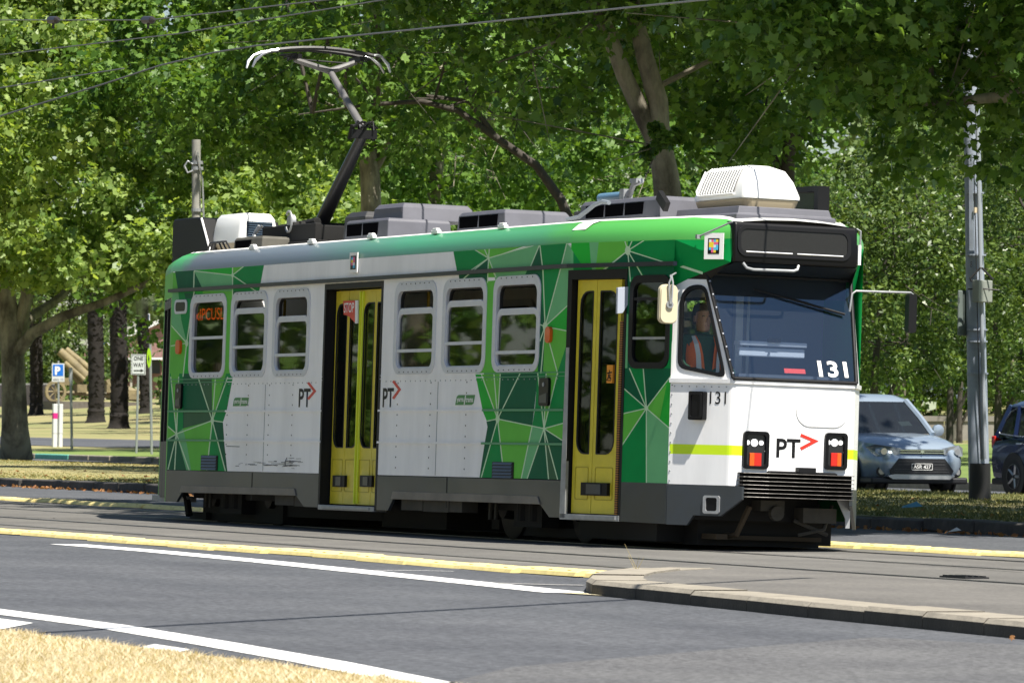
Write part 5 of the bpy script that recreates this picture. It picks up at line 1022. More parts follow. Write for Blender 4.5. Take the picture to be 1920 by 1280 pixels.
# ------------------------------------------------------------------ overhead wires and tram poles
M_WIRE = mat('wire_copper_grey', (.16, .165, .16), .5, metal=.5)
def wire(label, pts, r=.011, group='overhead tram wires'):
    mb = MB(); mb.tube([tuple(p) for p in pts], r, 6); o = mb.build('overhead_wire', M_WIRE); tag(o, label, 'wire', group); return o
a = at_y(480, 86, .0); b = at_y(1300, 2, .0); c = at_y(400, 99, .0); d = at_y(300, 123, .0); e = at_y(200, 156, -.3); f = at_y(0, 218, -.6)
w1 = wire('contact wire running just over the pantograph head', [at_y(-300, 318, -1.5), f, e, d, c, a, a+(b-a)*.5, b, b+(b-a)*1.6])
a = at_y(0, 103, -3.4); m_ = at_y(330, 64, -3.4); b = at_y(640, 13, -3.4); w2 = wire('thin wire crossing the upper left foliage, just below the insulated one', [a+(a-b)*.4, a, m_, b, b+(b-m_)*2.5], .007)
a = at_y(0, 38, -4.2); m_ = at_y(280, 38, -4.2); b = at_y(640, -3, -4.2); w3 = wire('topmost wire at the left carrying two dark insulators', [a+(a-m_)*.6, a, m_, b, b+(b-m_)*1.5], .007)
M_INS = mat('insulator_dark', (.03, .025, .025), .35)
for x, y in ((100, 38), (278, 38)):
    p = at_y(x, y, -4.2); mb = MB(); v = (m_-a)/np.linalg.norm(m_-a); mb.tube([p-v*.16, p-v*.12, p+v*.12, p+v*.16], [.015, .04, .04, .015], 8); mb.tube([p-np.array([0, 0, .02]), p-np.array([0, 0, .09])], .015, 6); mb.build('insulator', M_INS, w3)
a = at_y(0, 165, -2.0); b = at_y(210, 132, -2.0); wire('pale wire low in the upper left corner, ending among the leaves', [a+(a-b), a, b, b+(b-a)*.1], .008)
s0, s1 = ground(0, 1190), ground(1100, 1128); off = np.array([sd.x, sd.y, 0])/sd.z*9.5
A_ = s0+(s0-s1)*2.0+off; B_ = s1+(s1-s0)*.5+off; A_[2] = B_[2] = 9.5
wire('span wire over the near road, above the picture, casting a thin shadow line', [A_, B_], .045)
def poleobj(label, base, top, r0, r1, m, group='tram wire poles'):
    t = thing('tram_pole', label, 'pole', tuple(base), group); v = np.array(top)-np.array(base); mb = MB(); mb.tube([(0, 0, -.1), tuple(v*.5), tuple(v)], [r0, (r0+r1)/2, r1], 18); mb.build('shaft', m, t, smooth=60); return t
M_POLE = mat('pole_paint_grey', (.30, .34, .41), .55, var=.25, vscale=3, metal=.1)
base = ground(1837, 937, .15); dpt = (base-CO)@CD
p1 = poleobj('tall grey tram pole with black painted foot on the shaded verge, at the right', base, at_depth(1814, -160, dpt+.3), .158, .10, M_POLE)
loc = lambda x, y, dd=0.0: at_depth(x, y, dpt+dd)-base
mb = MB(); mb.tube([(0, 0, -.05), tuple(loc(1837, 868))], [.165, .157], 18); mb.build('painted_foot', M_BLACK, p1, smooth=60)
mb = MB(); q0, q1 = loc(1847, 860, -.16), loc(1831, 180, -.12); mb.tube([q0, q0*.5+q1*.5, q1], .03, 8); mb.build('conduit', mat('conduit_grey', (.30, .33, .37), .5), p1, smooth=True)
mb = MB(); q0, q1 = loc(1839, 860, -.17), loc(1826, 300, -.13); mb.tube([q0, q1], .008, 6); mb.build('cable', M_BLACK, p1)
q = loc(1821, 290, -.1); q2 = loc(1822, 470, -.1); mb = MB(); mb.tube([q, q2], .04, 4); mb.build('side_channel', M_POLE, p1)
for y in (478, 362, 618, 640, 700):
    q = loc(1830+(y-478)*.012, y); mb = MB(); rr_ = .14+.00004*(y-300); mb.tube([q-np.array([0, 0, .012]), q+np.array([0, 0, .012])], rr_, 16); mb.build('pole_band', M_POLE, p1)
q = loc(1842, 546, -.22); mb = MB(); mb.box(q, (.12, .34, .32), rz=.45); bx = mb.build('junction_box', mat('box_grey_green', (.26, .28, .25), .6), p1, bevel=.012)
mb = MB(); k = [loc(x, y, -.26) for x, y in ((1822, 528), (1819, 522), (1838, 502), (1842, 503), (1862, 524))]; mb.tube(k, .017, 6); k = [loc(x, y, -.30) for x, y in ((1814, 542), (1842, 541), (1874, 544))]; mb.tube(k, .012, 6); mb.build('strap', M_BLACK, bx)
q = loc(1806, 587, .10); mb = MB(); mb.box(q, (.03, .22, .66), rz=.3); mb.build('sign_back', mat('sign_back_grey', (.14, .17, .16), .5), p1, bevel=.02)
a = loc(1819, 501, -.2); text('lettering', '8', M_DARK, lambda u, z, o: (a[0], a[1]+u, a[2]+z), 0, 0, .035, .085, 0, p1)
mb = MB(); q = loc(1829, 394, -.15); mb.box(q, (.02, .06, .08), rz=.45); mb.build('tag_plate', mat('tag_cream', (.6, .5, .35), .6), p1)
base2 = np.array([*at_y(371, 700, 12.0)[:2], .15]); d2 = (base2-CO)@CD
p2 = poleobj('slim grey tram pole rising behind the tram roof at its rear end', base2, at_depth(368, 262, d2), .095, .080, mat('pole_weathered', (.30, .29, .26), .7, var=.3, vscale=5))
loc2 = lambda x, y, dd=0.0: at_depth(x, y, d2+dd)-base2
for y in (305, 316, 394):
    q = loc2(370, y); mb = MB(); mb.tube([q-np.array([0, 0, .03]), q+np.array([0, 0, .03])], .11, 14); mb.build('pole_band', M_STEEL, p2)
mb = MB(); mb.tube([loc2(x, y, -.1) for x, y in ((362, 308), (352, 302), (346, 312), (352, 324), (362, 320))], .02, 6); mb.build('hook', M_STEEL, p2)
mb = MB(); mb.tube([loc2(x, y, -.12) for x, y in ((382, 410), (380, 340), (372, 300), (371, 285))], .018, 6); mb.build('cable', M_ALU, p2)
# ------------------------------------------------------------------ buildings, walls, signs, parked cars
def lawn_hit(px, py):
    d = ray(px, py); t = 120.0
    while t < 900:
        P = CO+d*t
        if P[2] <= lawn_z(P[1]): return P, t
        t += .25
    return CO+d*400, 400.0
M_LENSC = mat('lens_clear', (.55, .57, .58), .1, metal=.6)
M_GLASSB = mat('dark_window', (.02, .03, .04), .1)
def suv(name, label, col, P, rz, group=None, seed=0):
    t = thing(name, label, 'car', P, group, rz)
    paint_ = mat(name+'_paint_%d' % seed, col, .22, metal=.35, coat=.6, spec=.5); dark = mat('car_plastic', (.014, .014, .016), .5); gl = glass('car_glass_%d' % seed, (.12, .15, .15), .95); chrome = mat('car_chrome', (.6, .62, .64), .15, metal=.9)
    st = [(-2.34, .60, .80, .45), (-2.30, .78, .98, .36), (-2.20, .87, 1.04, .28), (-1.7, .90, 1.07, .24), (-.8, .905, 1.06, .22), (.4, .905, 1.05, .22), (.95, .90, 1.045, .22), (1.35, .89, 1.02, .23), (1.75, .87, .965, .25), (2.02, .84, .90, .27), (2.18, .79, .84, .29), (2.28, .70, .765, .33), (2.33, .60, .70, .42)]
    loops = []
    for x, w, zt, zb in st:
        h = [(0, zt), (.5*w, zt-.002), (.78*w, zt-.02), (.93*w, zt-.075), (.985*w, zt-.17 if zt-.17 > zb+.25 else (zt+zb)/2+.05), (w, zb+(zt-zb)*.48), (.985*w, zb+(zt-zb)*.25), (.95*w, zb+.05), (.86*w, zb), (0, zb-.01)]
        loops.append([(x, y, z) for y, z in h]+[(x, -y, z) for y, z in h[-2:0:-1]])
    mb = MB(); mb.loft(loops, 0, True, True, True); mb.build('body', paint_, t, smooth=38)
    gh = [(1.03, -2.2, 1.02, .86), (1.30, -2.08, .66, .78), (1.56, -1.92, .30, .685), (1.60, -1.88, .20, .67)]
    mb = MB(); mb.loft([[(x, y, z) for x, y in ((x1, -w*.86), (x1-.10, -w), (x0+.12, -w), (x0, -w*.82), (x0, w*.82), (x0+.12, w), (x1-.10, w), (x1, w*.86))] for z, x0, x1, w in gh], 0, True); mb.build('glasshouse', gl, t)
    rf = [(1.565, -1.95, .30, .70), (1.62, -1.90, .20, .68), (1.68, -1.75, .02, .58), (1.70, -1.4, -.35, .42)]
    mb = MB(); mb.loft([[(x, y, z) for x, y in ((x1, -w*.80), (x1-.10, -w), (x0+.12, -w), (x0, -w*.8), (x0, w*.8), (x0+.12, w), (x1-.10, w), (x1, w*.80))] for z, x0, x1, w in rf], 0, True, True, True); mb.build('roof', paint_, t, smooth=40)
    for s in (-1, 1):
        for pp, r_ in (([(1.05, s*.78, 1.02), (.68, s*.72, 1.30), (.28, s*.63, 1.585)], .05), ([(-.35, s*.885, 1.03), (-.40, s*.705, 1.58)], .045), ([(-1.35, s*.87, 1.03), (-1.5, s*.69, 1.58)], .05), ([(-2.05, s*.80, 1.03), (-1.85, s*.62, 1.58)], .10)):
            mb = MB(); mb.tube(pp, r_, 6); mb.build('pillar', paint_, t, smooth=True)
    for s in (-1, 1):
        mb = MB(); mb.tube([(.9, s*.90, 1.04), (-1.2, s*.905, 1.055), (-1.95, s*.85, 1.10), (-2.0, s*.80, 1.20), (-1.75, s*.73, 1.50), (-1.5, s*.70, 1.575), (.2, s*.68, 1.585)], .014, 5); mb.build('window_trim', chrome, t)
        for x in (-.15, -1.15): mb = MB(); mb.box((x, s*.905, .93), (.19, .04, .035)); mb.build('door_handle', chrome, t, bevel=.008)
        mb = MB(); mb.lathe([(.0, -.09), (.07, -.085), (.10, -.03), (.10, .04), (.05, .06)], (.78, s*1.0, 1.09), 'X', 12); mb.tube([(.78, s*.86, 1.05), (.78, s*.98, 1.07)], .03, 6); mb.build('wing_mirror', paint_, t, smooth=True)
        hl = MB(); hl.add([(2.325, s*.38, .79), (2.35, s*.40, .69), (2.30, s*.60, .655), (2.215, s*.80, .66), (2.03, s*.885, .80), (2.13, s*.76, .85), (2.26, s*.52, .815)], [(0, 1, 2, 3, 4, 5, 6)]);
        h_ = hl.build('headlight', mat('headlight_lens', (.25, .27, .28), .08, metal=.4, coat=.5), t); b = MB(); b.disc((2.27, s*.66, .735), (1, s*.3, 0), .055, 12, 0, .03); b.build('lamp', M_LENSC, h_)
        b = MB(); b.disc((2.235, s*.69, .40), (1, s*.4, 0), .085, 14, 0, .02); f_ = b.build('fog_lamp', dark, t); b = MB(); b.disc((2.255, s*.692, .40), (1, s*.4, 0), .05, 12, 0, .012); b.build('lamp', M_LENSC, f_)
        tl = MB(); tl.box((-2.24, s*.76, .95), (.12, .14, .22)); tl.build('tail_lamp', M_LAMPR, t, bevel=.02)
        for x in (-1.36, 1.38):
            wb = bpy.data.objects.new('wheel', None); COL.objects.link(wb); wb.parent = t; wb.location = (x, s*.80, .345)
            mb = MB(); mb.lathe([(.20, -.11), (.335, -.10), (.345, -.05), (.345, .05), (.335, .10), (.22, .115), (.20, .09)], (0, 0, 0), 'Y', 24, 0, True); mb.disc((0, s*.02, 0), (0, 1, 0), .21, 20, 0, .01); mb.build('tyre', M_BLACK, wb, smooth=45)
            mb = MB(); mb.lathe([(.0, s*.06), (.05, s*.085), (.06, s*.07)], (0, 0, 0), 'Y', 10)
            for k in range(5):
                a = 2*math.pi*k/5; mb.tube([(.04*math.cos(a), s*.08, .04*math.sin(a)), (.215*math.cos(a), s*.095, .215*math.sin(a))], .028, 4)
            mb.lathe([(.205, s*.02), (.22, s*.11), (.235, s*.10)], (0, 0, 0), 'Y', 24, 0, True); mb.build('rim', M_ALU, wb)
            mb = MB(); mb.lathe([(.02, s*.075), (.40, s*.075), (.41, s*.105), (.40, s*.112), (.02, s*.082)], (x, s*.80, .365), 'Y', 28); mb.build('wheel_arch', dark, t)
    mb = MB(); mb.add([(2.335, -.40, .69), (2.335, .40, .69), (2.325, .40, .775), (2.325, -.40, .775)], [(0, 1, 2, 3)]); gr = mb.build('grille', dark, t)
    for z in (.715, .755): mb = MB(); mb.box((2.345, 0, z), (.02, .80, .014)); mb.build('bar', chrome, gr)
    mb = MB(); mb.box((2.35, 0, .735), (.02, .05, .05), rot=Matrix.Rotation(R(45), 3, 'X')); mb.build('emblem', chrome, gr)
    mb = MB(); mb.prism([(-.42, .62), (.42, .62), (.58, .42), (.55, .36), (-.55, .36), (-.58, .42)], lambda u, z, o: (2.31+o, u, z), 0, .03); it = mb.build('air_intake', dark, t)
    for z in (.57, .52, .44, .40): mb = MB(); mb.box((2.343, 0, z), (.01, .84 if z > .5 else 1.0, .010)); mb.build('bar', mat('intake_bar', (.06, .06, .065), .4), it)
    mb = MB(); mb.prism([(-.62, .33), (-.50, .37), (.50, .37), (.62, .33), (.52, .27), (-.52, .27)], lambda u, z, o: (2.28+o, u, z), 0, .05); mb.build('skid_plate', mat('skid_silver', (.42, .43, .44), .35, metal=.6), t, bevel=.01)
    mb = MB(); mb.span((-2.2, -.88, .2), (2.27, .88, .31)); mb.build('sill_cladding', dark, t, bevel=.03)
    mb = MB(); mb.span((2.338, -.19, .43), (2.352, .19, .54)); pl = mb.build('number_plate', dark, t); mb = MB(); mb.ring(rrect(-.19, .43, .19, .54, .015), rrect(-.182, .438, .182, .532, .012), lambda u, z, o: (2.352+o, u, z), 0, .003); mb.build('plate_rim', M_ACW, pl)
    mb = MB(); mb.span((2.02, -.06, 1.0), (2.03, .06, 1.001)); 
    return t, pl
P = CO+ray(1733, 880)*96.5
car, plate_ = suv('parked_car', 'silver blue four wheel drive parked facing the camera, beside the grey tram pole', (.32, .39, .47), (P[0]-2.3, P[1], 0), R(-3), 'cars parked along the service road', 1)
car.scale = (1.05, 1.05, 1.05)
text('lettering', 'ASR 427', M_ACW, lambda u, z, o: (2.3535, u, z), -.155, .455, .16, .515, 0, plate_, bold=.01)
mb = MB(); mb.add([(.83, .30, 1.16), (.80, .52, 1.17), (.70, .50, 1.24), (.73, .28, 1.23)], [(0, 1, 2, 3)]); mb.build('windscreen_sticker', M_ACW, car)
rear = at_y(1849, 850, 23.8)
suv('parked_car', 'dark blue four wheel drive cut off by the right edge, behind the grey tram pole', (.012, .022, .07), (rear[0]+2.32, 24.75, 0), R(1), 'cars parked along the service road', 2)

# --- road signs and posts on the left
M_GALV = mat('sign_post_galvanised', (.34, .36, .36), .5, metal=.4)
M_SIGNW = mat('sign_white', (.62, .64, .64), .5); M_SIGNB = mat('sign_blue', (.01, .16, .62), .5); M_SIGNK = mat('sign_black', (.015, .015, .015), .5)
def post(name, label, cat, bx, by, tx, ty, r=.035):
    P, d = lawn_hit(bx, by); t = thing(name, label, cat, tuple(P)); v = at_depth(tx, ty, d)-P; mb = MB(); mb.tube([(0, 0, -.1), tuple(v)], r, 8); mb.build('post', M_GALV, t, smooth=True)
    hd = CR.copy(); hd[2] = 0; hd /= np.linalg.norm(hd); fw = np.array([hd[1], -hd[0], 0])   # board axes: right, towards the viewer
    def fn(x, y, o=0.0): return at_depth(x, y, d)-P+fw*o
    return t, fn, fw, d
t, fn, fw, d = post('parking_sign', 'blue parking sign on a thin post beside two white bollards', 'road sign', 110, 836, 109.5, 676)
mb = MB(); mb.prism([(97.5, 715.5), (121, 715.5), (121, 681), (97.5, 681)], fn, .03, .05); bd = mb.build('board', M_SIGNW, t)
mb = MB(); mb.prism([(99.3, 704.6), (118.8, 704.6), (118.8, 683.3), (99.3, 683.3)], fn, .05, .056); mb.build('blue_field', M_SIGNB, bd)
text('lettering', 'P', M_ACW, lambda u, z, o: fn(u, z, o), 103.2, 702.5, 113.5, 686.5, .062, bd, bold=.05)
text('lettering', 'AREA 170', mat('sign_grey', (.2, .2, .22), .6), lambda u, z, o: fn(u, z, o), 99.5, 713.6, 119, 709.2, .056, bd)
for x0, x1, lab in ((97.2, 107, 'white bollard with a magenta band, left of the parking sign post'), (108.6, 117.2, 'plain white bollard just right of the parking sign post')):
    P, d = lawn_hit((x0+x1)/2, 838); w = (x1-x0)/F*d; tb = thing('bollard', lab, 'bollard', tuple(P), 'white bollards by the path'); h = (838-757)/F*d
    mb = MB(); mb.loft([[(u, v, z) for u, v in rrect(-w*.45, -w*.45, w*.45, w*.45, .03, 3)] for z in (-.05, h*.98, h)], 0, True, True, True); mb.build('post', M_SIGNW, tb, bevel=.01)
    if x0 < 100:
        mb = MB(); mb.loft([[(u, v, z) for u, v in rrect(-w*.46, -w*.46, w*.46, w*.46, .03, 3)] for z in (h*.66, h*.79)], 0, True); mb.build('band', mat('band_magenta', (.62, .02, .22), .5), tb)
    mb = MB(); mb.box((0, 0, h*.32), (w*.93, w*.93, .012)); mb.build('joint', mat('joint_grey', (.3, .3, .3), .6), tb)
t, fn, fw, d = post('sign_post', 'thin grey post with a sign seen edge-on, right of the white bollards', 'road sign', 135, 842, 132.5, 689, .045)
mb = MB(); mb.prism([(129.2, 715), (131.8, 715), (131.5, 691), (129.5, 690)], fn, .0, .06); mb.prism([(131, 722), (136.5, 722), (136.5, 690), (131, 690)], fn, .05, .08); mb.build('board', mat('sign_back_pale', (.40, .41, .42), .5), t)
t, fn, fw, d = post('one_way_sign', 'white one way sign with right pointing arrow on a thin post', 'road sign', 255.5, 850, 260, 664)
mb = MB(); mb.prism([(246, 702), (273, 702.5), (273.5, 664.5), (246, 664)], fn, .03, .05); bd = mb.build('board', M_SIGNW, t)
mb = MB(); mb.ring([(247.2, 700.8), (271.8, 701.2), (272.3, 665.8), (247.2, 665.4)], [(248, 700), (271, 700.4), (271.5, 666.6), (248, 666.2)], fn, .049, .054); mb.build('border', M_SIGNK, bd)
text('lettering', 'ONE', M_SIGNK, lambda u, z, o: fn(u, z, o), 251, 675.4, 269, 668.2, .056, bd, bold=.015); text('lettering', 'WAY', M_SIGNK, lambda u, z, o: fn(u, z, o), 250, 687.6, 270, 680, .056, bd, bold=.015)
mb = MB(); mb.prism([(251, 695.3), (264, 695.3), (264, 697.5), (269.5, 694.4), (264, 691.3), (264, 693.5), (251, 693.5)], fn, .05, .056); mb.build('arrow', M_SIGNK, bd)
t, fn, fw, d = post('warning_sign', 'yellow green warning sign turned edge-on, on the tall post next to the tram', 'road sign', 284.5, 852, 281.5, 645, .04)
mb = MB(); mb.prism([(279, 652), (282.5, 657), (284.5, 671), (282.5, 685), (279, 690), (276.2, 680), (275.5, 668), (276.8, 656)][::-1], fn, .03, .05); bd = mb.build('board', mat('sign_lime', (.35, .62, .02), .5), t)
mb = MB(); mb.prism([(279, 664), (280.6, 672), (279.5, 681), (278, 672)][::-1], fn, .05, .055); mb.build('symbol', M_SIGNK, bd)
P, d = lawn_hit(271, 772); tb = thing('blue_post', 'short dark blue post on the lawn under the one way sign', 'post', tuple(P)); mb = MB(); mb.tube([(0, 0, -.1), tuple(at_depth(270, 735, d)-P)], .10, 8); mb.build('shaft', mat('post_blue', (.03, .06, .14), .5), tb); mb = MB(); mb.tube([tuple(at_depth(270, 737, d)-P), tuple(at_depth(270, 731, d)-P)], [.16, .06], 8); mb.build('cap', mat('post_blue', (.03, .06, .14), .5), tb)

# --- field gun memorial
gd = 330.0
gz = lawn_hit(140, 757)
M_OLIVE = mat('gun_olive_tan', (.23, .185, .095), .7, var=.45, vscale=2); M_STONE = mat('plinth_stone', (.13, .115, .10), .9, var=.3)
gb = at_depth(140, 757, gd); gt = thing('field_gun', 'olive tan heavy field gun pointing up left behind the palm trunks', 'gun', tuple(gb)); G = lambda x, y, o=0.0: tuple(at_depth(x, y, gd+o)-gb)
mb = MB(); mb.tube([G(162, 706), G(140, 684), G(112, 658)], [.30, .30, .26], 14); mb.build('barrel', M_OLIVE, gt, smooth=40); mb = MB(); mb.tube([G(166, 690, .2), G(123, 655, .2)], .20, 12); mb.build('recuperator', M_OLIVE, gt, smooth=40); mb = MB(); mb.tube([G(158, 712, -.2), G(121, 680, -.2)], .17, 10); mb.build('cradle', M_OLIVE, gt, smooth=40)
for s, o in ((-1, -1.2), (1, 1.0)):
    mb = MB(); c = G(104, 734, o); mb.lathe([(.5, -.1), (.66, -.1), (.66, .1), (.5, .1)], c, 'X', 20, 0, True)
    for k in range(8): a = k*math.pi/4; mb.tube([c, (c[0], c[1]+.5*math.cos(a), c[2]+.5*math.sin(a))], .05, 4)
    mb.build('wheel', M_OLIVE, gt)
mb = MB(); mb.tube([G(128, 690), G(160, 735)], .16, 6); mb.tube([G(150, 690), G(148, 740)], .14, 6); mb.tube([G(160, 700), G(142, 740)], .10, 6); mb.tube([G(100, 735), G(170, 738), G(270, 750)], .16, 6); mb.tube([G(200, 712), G(215, 745)], .2, 6); mb.tube([G(230, 725), G(268, 742)], .22, 6); mb.tube([G(236, 745), G(262, 728)], .12, 6)
for x, y, s_ in ((118, 715, .55), (150, 728, .6), (205, 728, .6), (243, 740, .7)): q = G(x, y); mb.box(q, (.8, s_, s_*.8))
mb.build('carriage', M_OLIVE, gt)
mb = MB(); q = G(190, 761); mb.box((q[0], q[1], q[2]-.1), (4.0, 7.0, .7)); mb.build('plinth', M_STONE, gt)
# --- dark stone wall, brick house and verandah behind the lawn
wd = 345.0; wb_ = at_depth(80, 768, wd); tw = thing('stone_wall', 'low dark stone wall at the far end of the lawn, left of the gun', 'wall', tuple(wb_)); Q = lambda x, y, o=0.0: tuple(at_depth(x, y, wd+o)-wb_)
mb = MB(); mb.loft([[Q(-40, 770), Q(-40, 722), Q(-40, 722, .6), Q(-40, 770, .6)], [Q(104, 768), Q(104, 721), Q(104, 721, .6), Q(104, 768, .6)]], 0, True, True, True); mb.build('wall_body', mat('dark_stone', (.05, .045, .045), .9, var=.4, vscale=1.5), tw)
mb = MB(); mb.loft([[Q(-40, 723), Q(-40, 719), Q(-40, 719, .8), Q(-40, 723, .8)], [Q(104, 722), Q(104, 718), Q(104, 718, .8), Q(104, 722, .8)]], 0, True, True, True); mb.build('coping', mat('coping_grey', (.22, .22, .22), .8), tw)
hd_ = 400.0; hb_ = at_depth(240, 764, hd_); th = thing('brick_house', 'pink brick house with white barge boards behind the palm trunks', 'house', tuple(hb_)); Hq = lambda x, y, o=0.0: tuple(at_depth(x, y, hd_+o)-hb_)
M_BRICK = mat('brick_pink', (.26, .15, .13), .9, var=.35, vscale=3, bump=.4, bscale=6); M_WTRIM = mat('barge_white', (.72, .72, .72), .6)
mb = MB(); mb.prism([(150, 768), (420, 768), (420, 560), (330, 590), (186, 655), (150, 655)], Hq, 9, 0); mb.build('wall', M_BRICK, th)
mb = MB(); mb.prism([(186, 657), (330, 592), (330, 584), (184, 650)], Hq, .2, -.6); mb.build('barge_board', M_WTRIM, th)
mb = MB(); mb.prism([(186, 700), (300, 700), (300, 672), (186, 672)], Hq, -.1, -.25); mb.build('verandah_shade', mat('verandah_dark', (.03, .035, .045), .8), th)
mb = MB(); mb.prism([(180, 674), (310, 674), (310, 670), (180, 670)], Hq, -.1, -1.2); mb.build('gutter', M_WTRIM, th)
for x in (198, 214, 246, 270): mb = MB(); mb.prism([(x-2, 764), (x+2, 764), (x+2, 674), (x-2, 674)], Hq, -.3, -.5); mb.build('verandah_post', mat('post_cream', (.4, .38, .33), .7), th)
for x, y in ((197, 640), (265, 655), (276, 600)): 
    mb = MB(); mb.prism([(x-5, y+14), (x+5, y+14), (x+5, y-12), (x-5, y-12)], Hq, .1, -.08); w_ = mb.build('window', M_WTRIM, th); mb = MB(); mb.prism([(x-4, y+13), (x+4, y+13), (x+4, y-11), (x-4, y-11)], Hq, -.08, -.12); mb.build('pane', mat('house_glass', (.03, .06, .10), .15), w_)
# --- right background: low concrete wall and a pale building
cd = 192.0; cb = at_depth(1775, 816, cd); tc_ = thing('retaining_wall', 'low grey concrete wall between the silver car and the pole', 'wall', tuple(cb)); Cq = lambda x, y, o=0.0: tuple(at_depth(x, y, cd+o)-cb)
for x0, x1 in ((1560, 1640), (1641, 1705), (1706, 1770), (1771, 1835), (1836, 1900), (1901, 1970)):
    mb = MB(); mb.prism([(x0, 830), (x1, 830), (x1, 789), (x0, 788.5)], Cq, .4, 0); mb.build('wall_panel', mat('wall_concrete_grey', (.27, .25, .22), .9, var=.2, vscale=2), tc_)
mb = MB(); mb.prism([(1560, 789), (1970, 790), (1970, 780), (1560, 779)], Cq, .5, -.05); mb.build('coping', mat('wall_concrete_grey', (.27, .25, .22), .9), tc_)
bd_ = 260.0; bb = at_depth(1690, 790, bd_); tb_ = thing('pale_building', 'pale blue white building half hidden behind the trees at the right', 'building', tuple(bb)); Bq = lambda x, y, o=0.0: tuple(at_depth(x, y, bd_+o)-bb)
mb = MB(); mb.prism([(1500, 800), (2050, 800), (2050, 430), (1500, 430)], Bq, 8, 0); mb.build('wall', mat('wall_pale', (.22, .27, .36), .8, var=.1), tb_)
mb = MB(); mb.prism([(1500, 437), (2050, 437), (2050, 428), (1500, 428)], Bq, 8.2, -.3); mb.build('parapet', mat('wall_pale_trim', (.35, .36, .38), .7), tb_)
for x in (1660, 1760, 1900):
    mb = MB(); mb.prism([(x, 700), (x+55, 700), (x+55, 600), (x, 600)], Bq, .1, -.06); w_ = mb.build('window', M_WTRIM, tb_); mb = MB(); mb.prism([(x+4, 696), (x+51, 696), (x+51, 604), (x+4, 604)], Bq, -.06, -.1); mb.build('pane', mat('house_glass', (.03, .06, .10), .15), w_)
mb = MB(); mb.prism([(1600, 722), (1625, 722), (1625, 690), (1600, 690)], Bq, -.1, -.3); mb.build('cream_panel', mat('panel_cream', (.6, .5, .36), .7), tb_)
# distant tower seen through the gap in the leaves
sd_ = 900.0; sb = at_depth(345, 750, sd_); ts = thing('office_tower', 'dark tower edge showing through the small sky gap above the left trees', 'building', tuple(sb)); Sq = lambda x, y, o=0.0: tuple(at_depth(x, y, sd_+o)-sb)
mb = MB(); mb.prism([(330, 760), (470, 760), (470, -90), (330, -90)], Sq, 20, 0); mb.prism([(270, 760), (330, 760), (330, 58), (296, 60), (270, 60)], Sq, 18, -1); mb.build('wall', mat('tower_dark', (.05, .055, .065), .5, var=.3), ts)
for y in range(-70, 400, 34):
    mb = MB(); mb.prism([(334, y+20), (466, y+20), (466, y), (334, y)], Sq, .0, -.4); mb.build('window_band', mat('tower_glass', (.03, .04, .06), .1), ts)
# ------------------------------------------------------------------ trees and plants
PLANE8 = np.array([(0, 0), (.30, .02), (.46, .20), (.30, .36), (.52, .66), (.20, .62), (0, 1.0), (-.20, .62), (-.52, .66), (-.30, .36), (-.46, .20), (-.30, .02)])
PLANE5 = np.array([(0, 0), (.45, .12), (.28, .42), (.50, .68), (0, 1.0), (-.50, .68), (-.28, .42), (-.45, .12)])
OVAL = np.array([(0, 0), (.26, .38), (.0, 1.0), (-.26, .38)])
def leaf_mesh(name, P, size, m, shape, up=.55, tint=None, out=None):
    n = len(P); K = len(shape); f = RNG.normal(size=(n, 3))*.62; f[:, 2] += up
    if out is not None: f += out*.45
    f /= np.linalg.norm(f, axis=1)[:, None]
    t = RNG.normal(size=(n, 3)); t[:, 2] -= .6; t -= f*np.sum(t*f, 1)[:, None]; t /= np.linalg.norm(t, axis=1)[:, None]; b = np.cross(f, t)
    s = size*RNG.uniform(.6, 1.25, n) if np.isscalar(size) else size
    w = RNG.uniform(.8, 1.1, n); curl = RNG.uniform(-.2, .8, n)
    V = np.empty((n, K, 3))
    for i, (x, y) in enumerate(shape):
        V[:, i] = P + b*(x*w*s)[:, None] + t*((y-.4)*s)[:, None] - f*((abs(x)*.55+.35*(y-.4)**2)*curl*s)[:, None]
    tri = np.array([(0, i, i+1) for i in range(1, K-1)]); T = len(tri)
    idx = (np.arange(n)[:, None, None]*K+tri[None]).reshape(-1)
    me = bpy.data.meshes.new(name); me.vertices.add(n*K); me.vertices.foreach_set('co', V.reshape(-1).astype(np.float32))
    me.loops.add(len(idx)); me.loops.foreach_set('vertex_index', idx.astype(np.int32)); me.polygons.add(n*T)
    me.polygons.foreach_set('loop_start', np.arange(0, n*T*3, 3, dtype=np.int32))
    me.update(calc_edges=True); me.validate()
    a = me.attributes.new('tint', 'FLOAT', 'FACE'); tv = RNG.uniform(0, 1, n) if tint is None else tint
    a.data.foreach_set('value', np.repeat(tv, T).astype(np.float32)); me.materials.append(m); return me
def cloud(clumps, per, flat=.8):
    Ps, Os = [], []
    for c, r in clumps:
        k = max(3, int(per*RNG.uniform(.6, 1.4))); d = RNG.normal(size=(k, 3)); d /= np.linalg.norm(d, axis=1)[:, None]; rad = RNG.uniform(.25, 1, k)**.6
        q = d*rad[:, None]*r; q[:, 2] *= flat; Ps.append(np.array(c)+q); Os.append(d)
    return np.vstack(Ps), np.vstack(Os)
def ell_clumps(c, rad, n, r, shell=.55, zmin=None, droop=0.0):
    out = []
    while len(out) < n:
        d = RNG.normal(size=3); d /= np.linalg.norm(d); k = RNG.uniform(shell**3, 1)**(1/3); p = np.array(c)+d*k*np.array(rad)
        if zmin is not None and p[2] < zmin: p[2] = zmin+RNG.uniform(0, .6)
        out.append((p, r*RNG.uniform(.65, 1.25)))
    return out
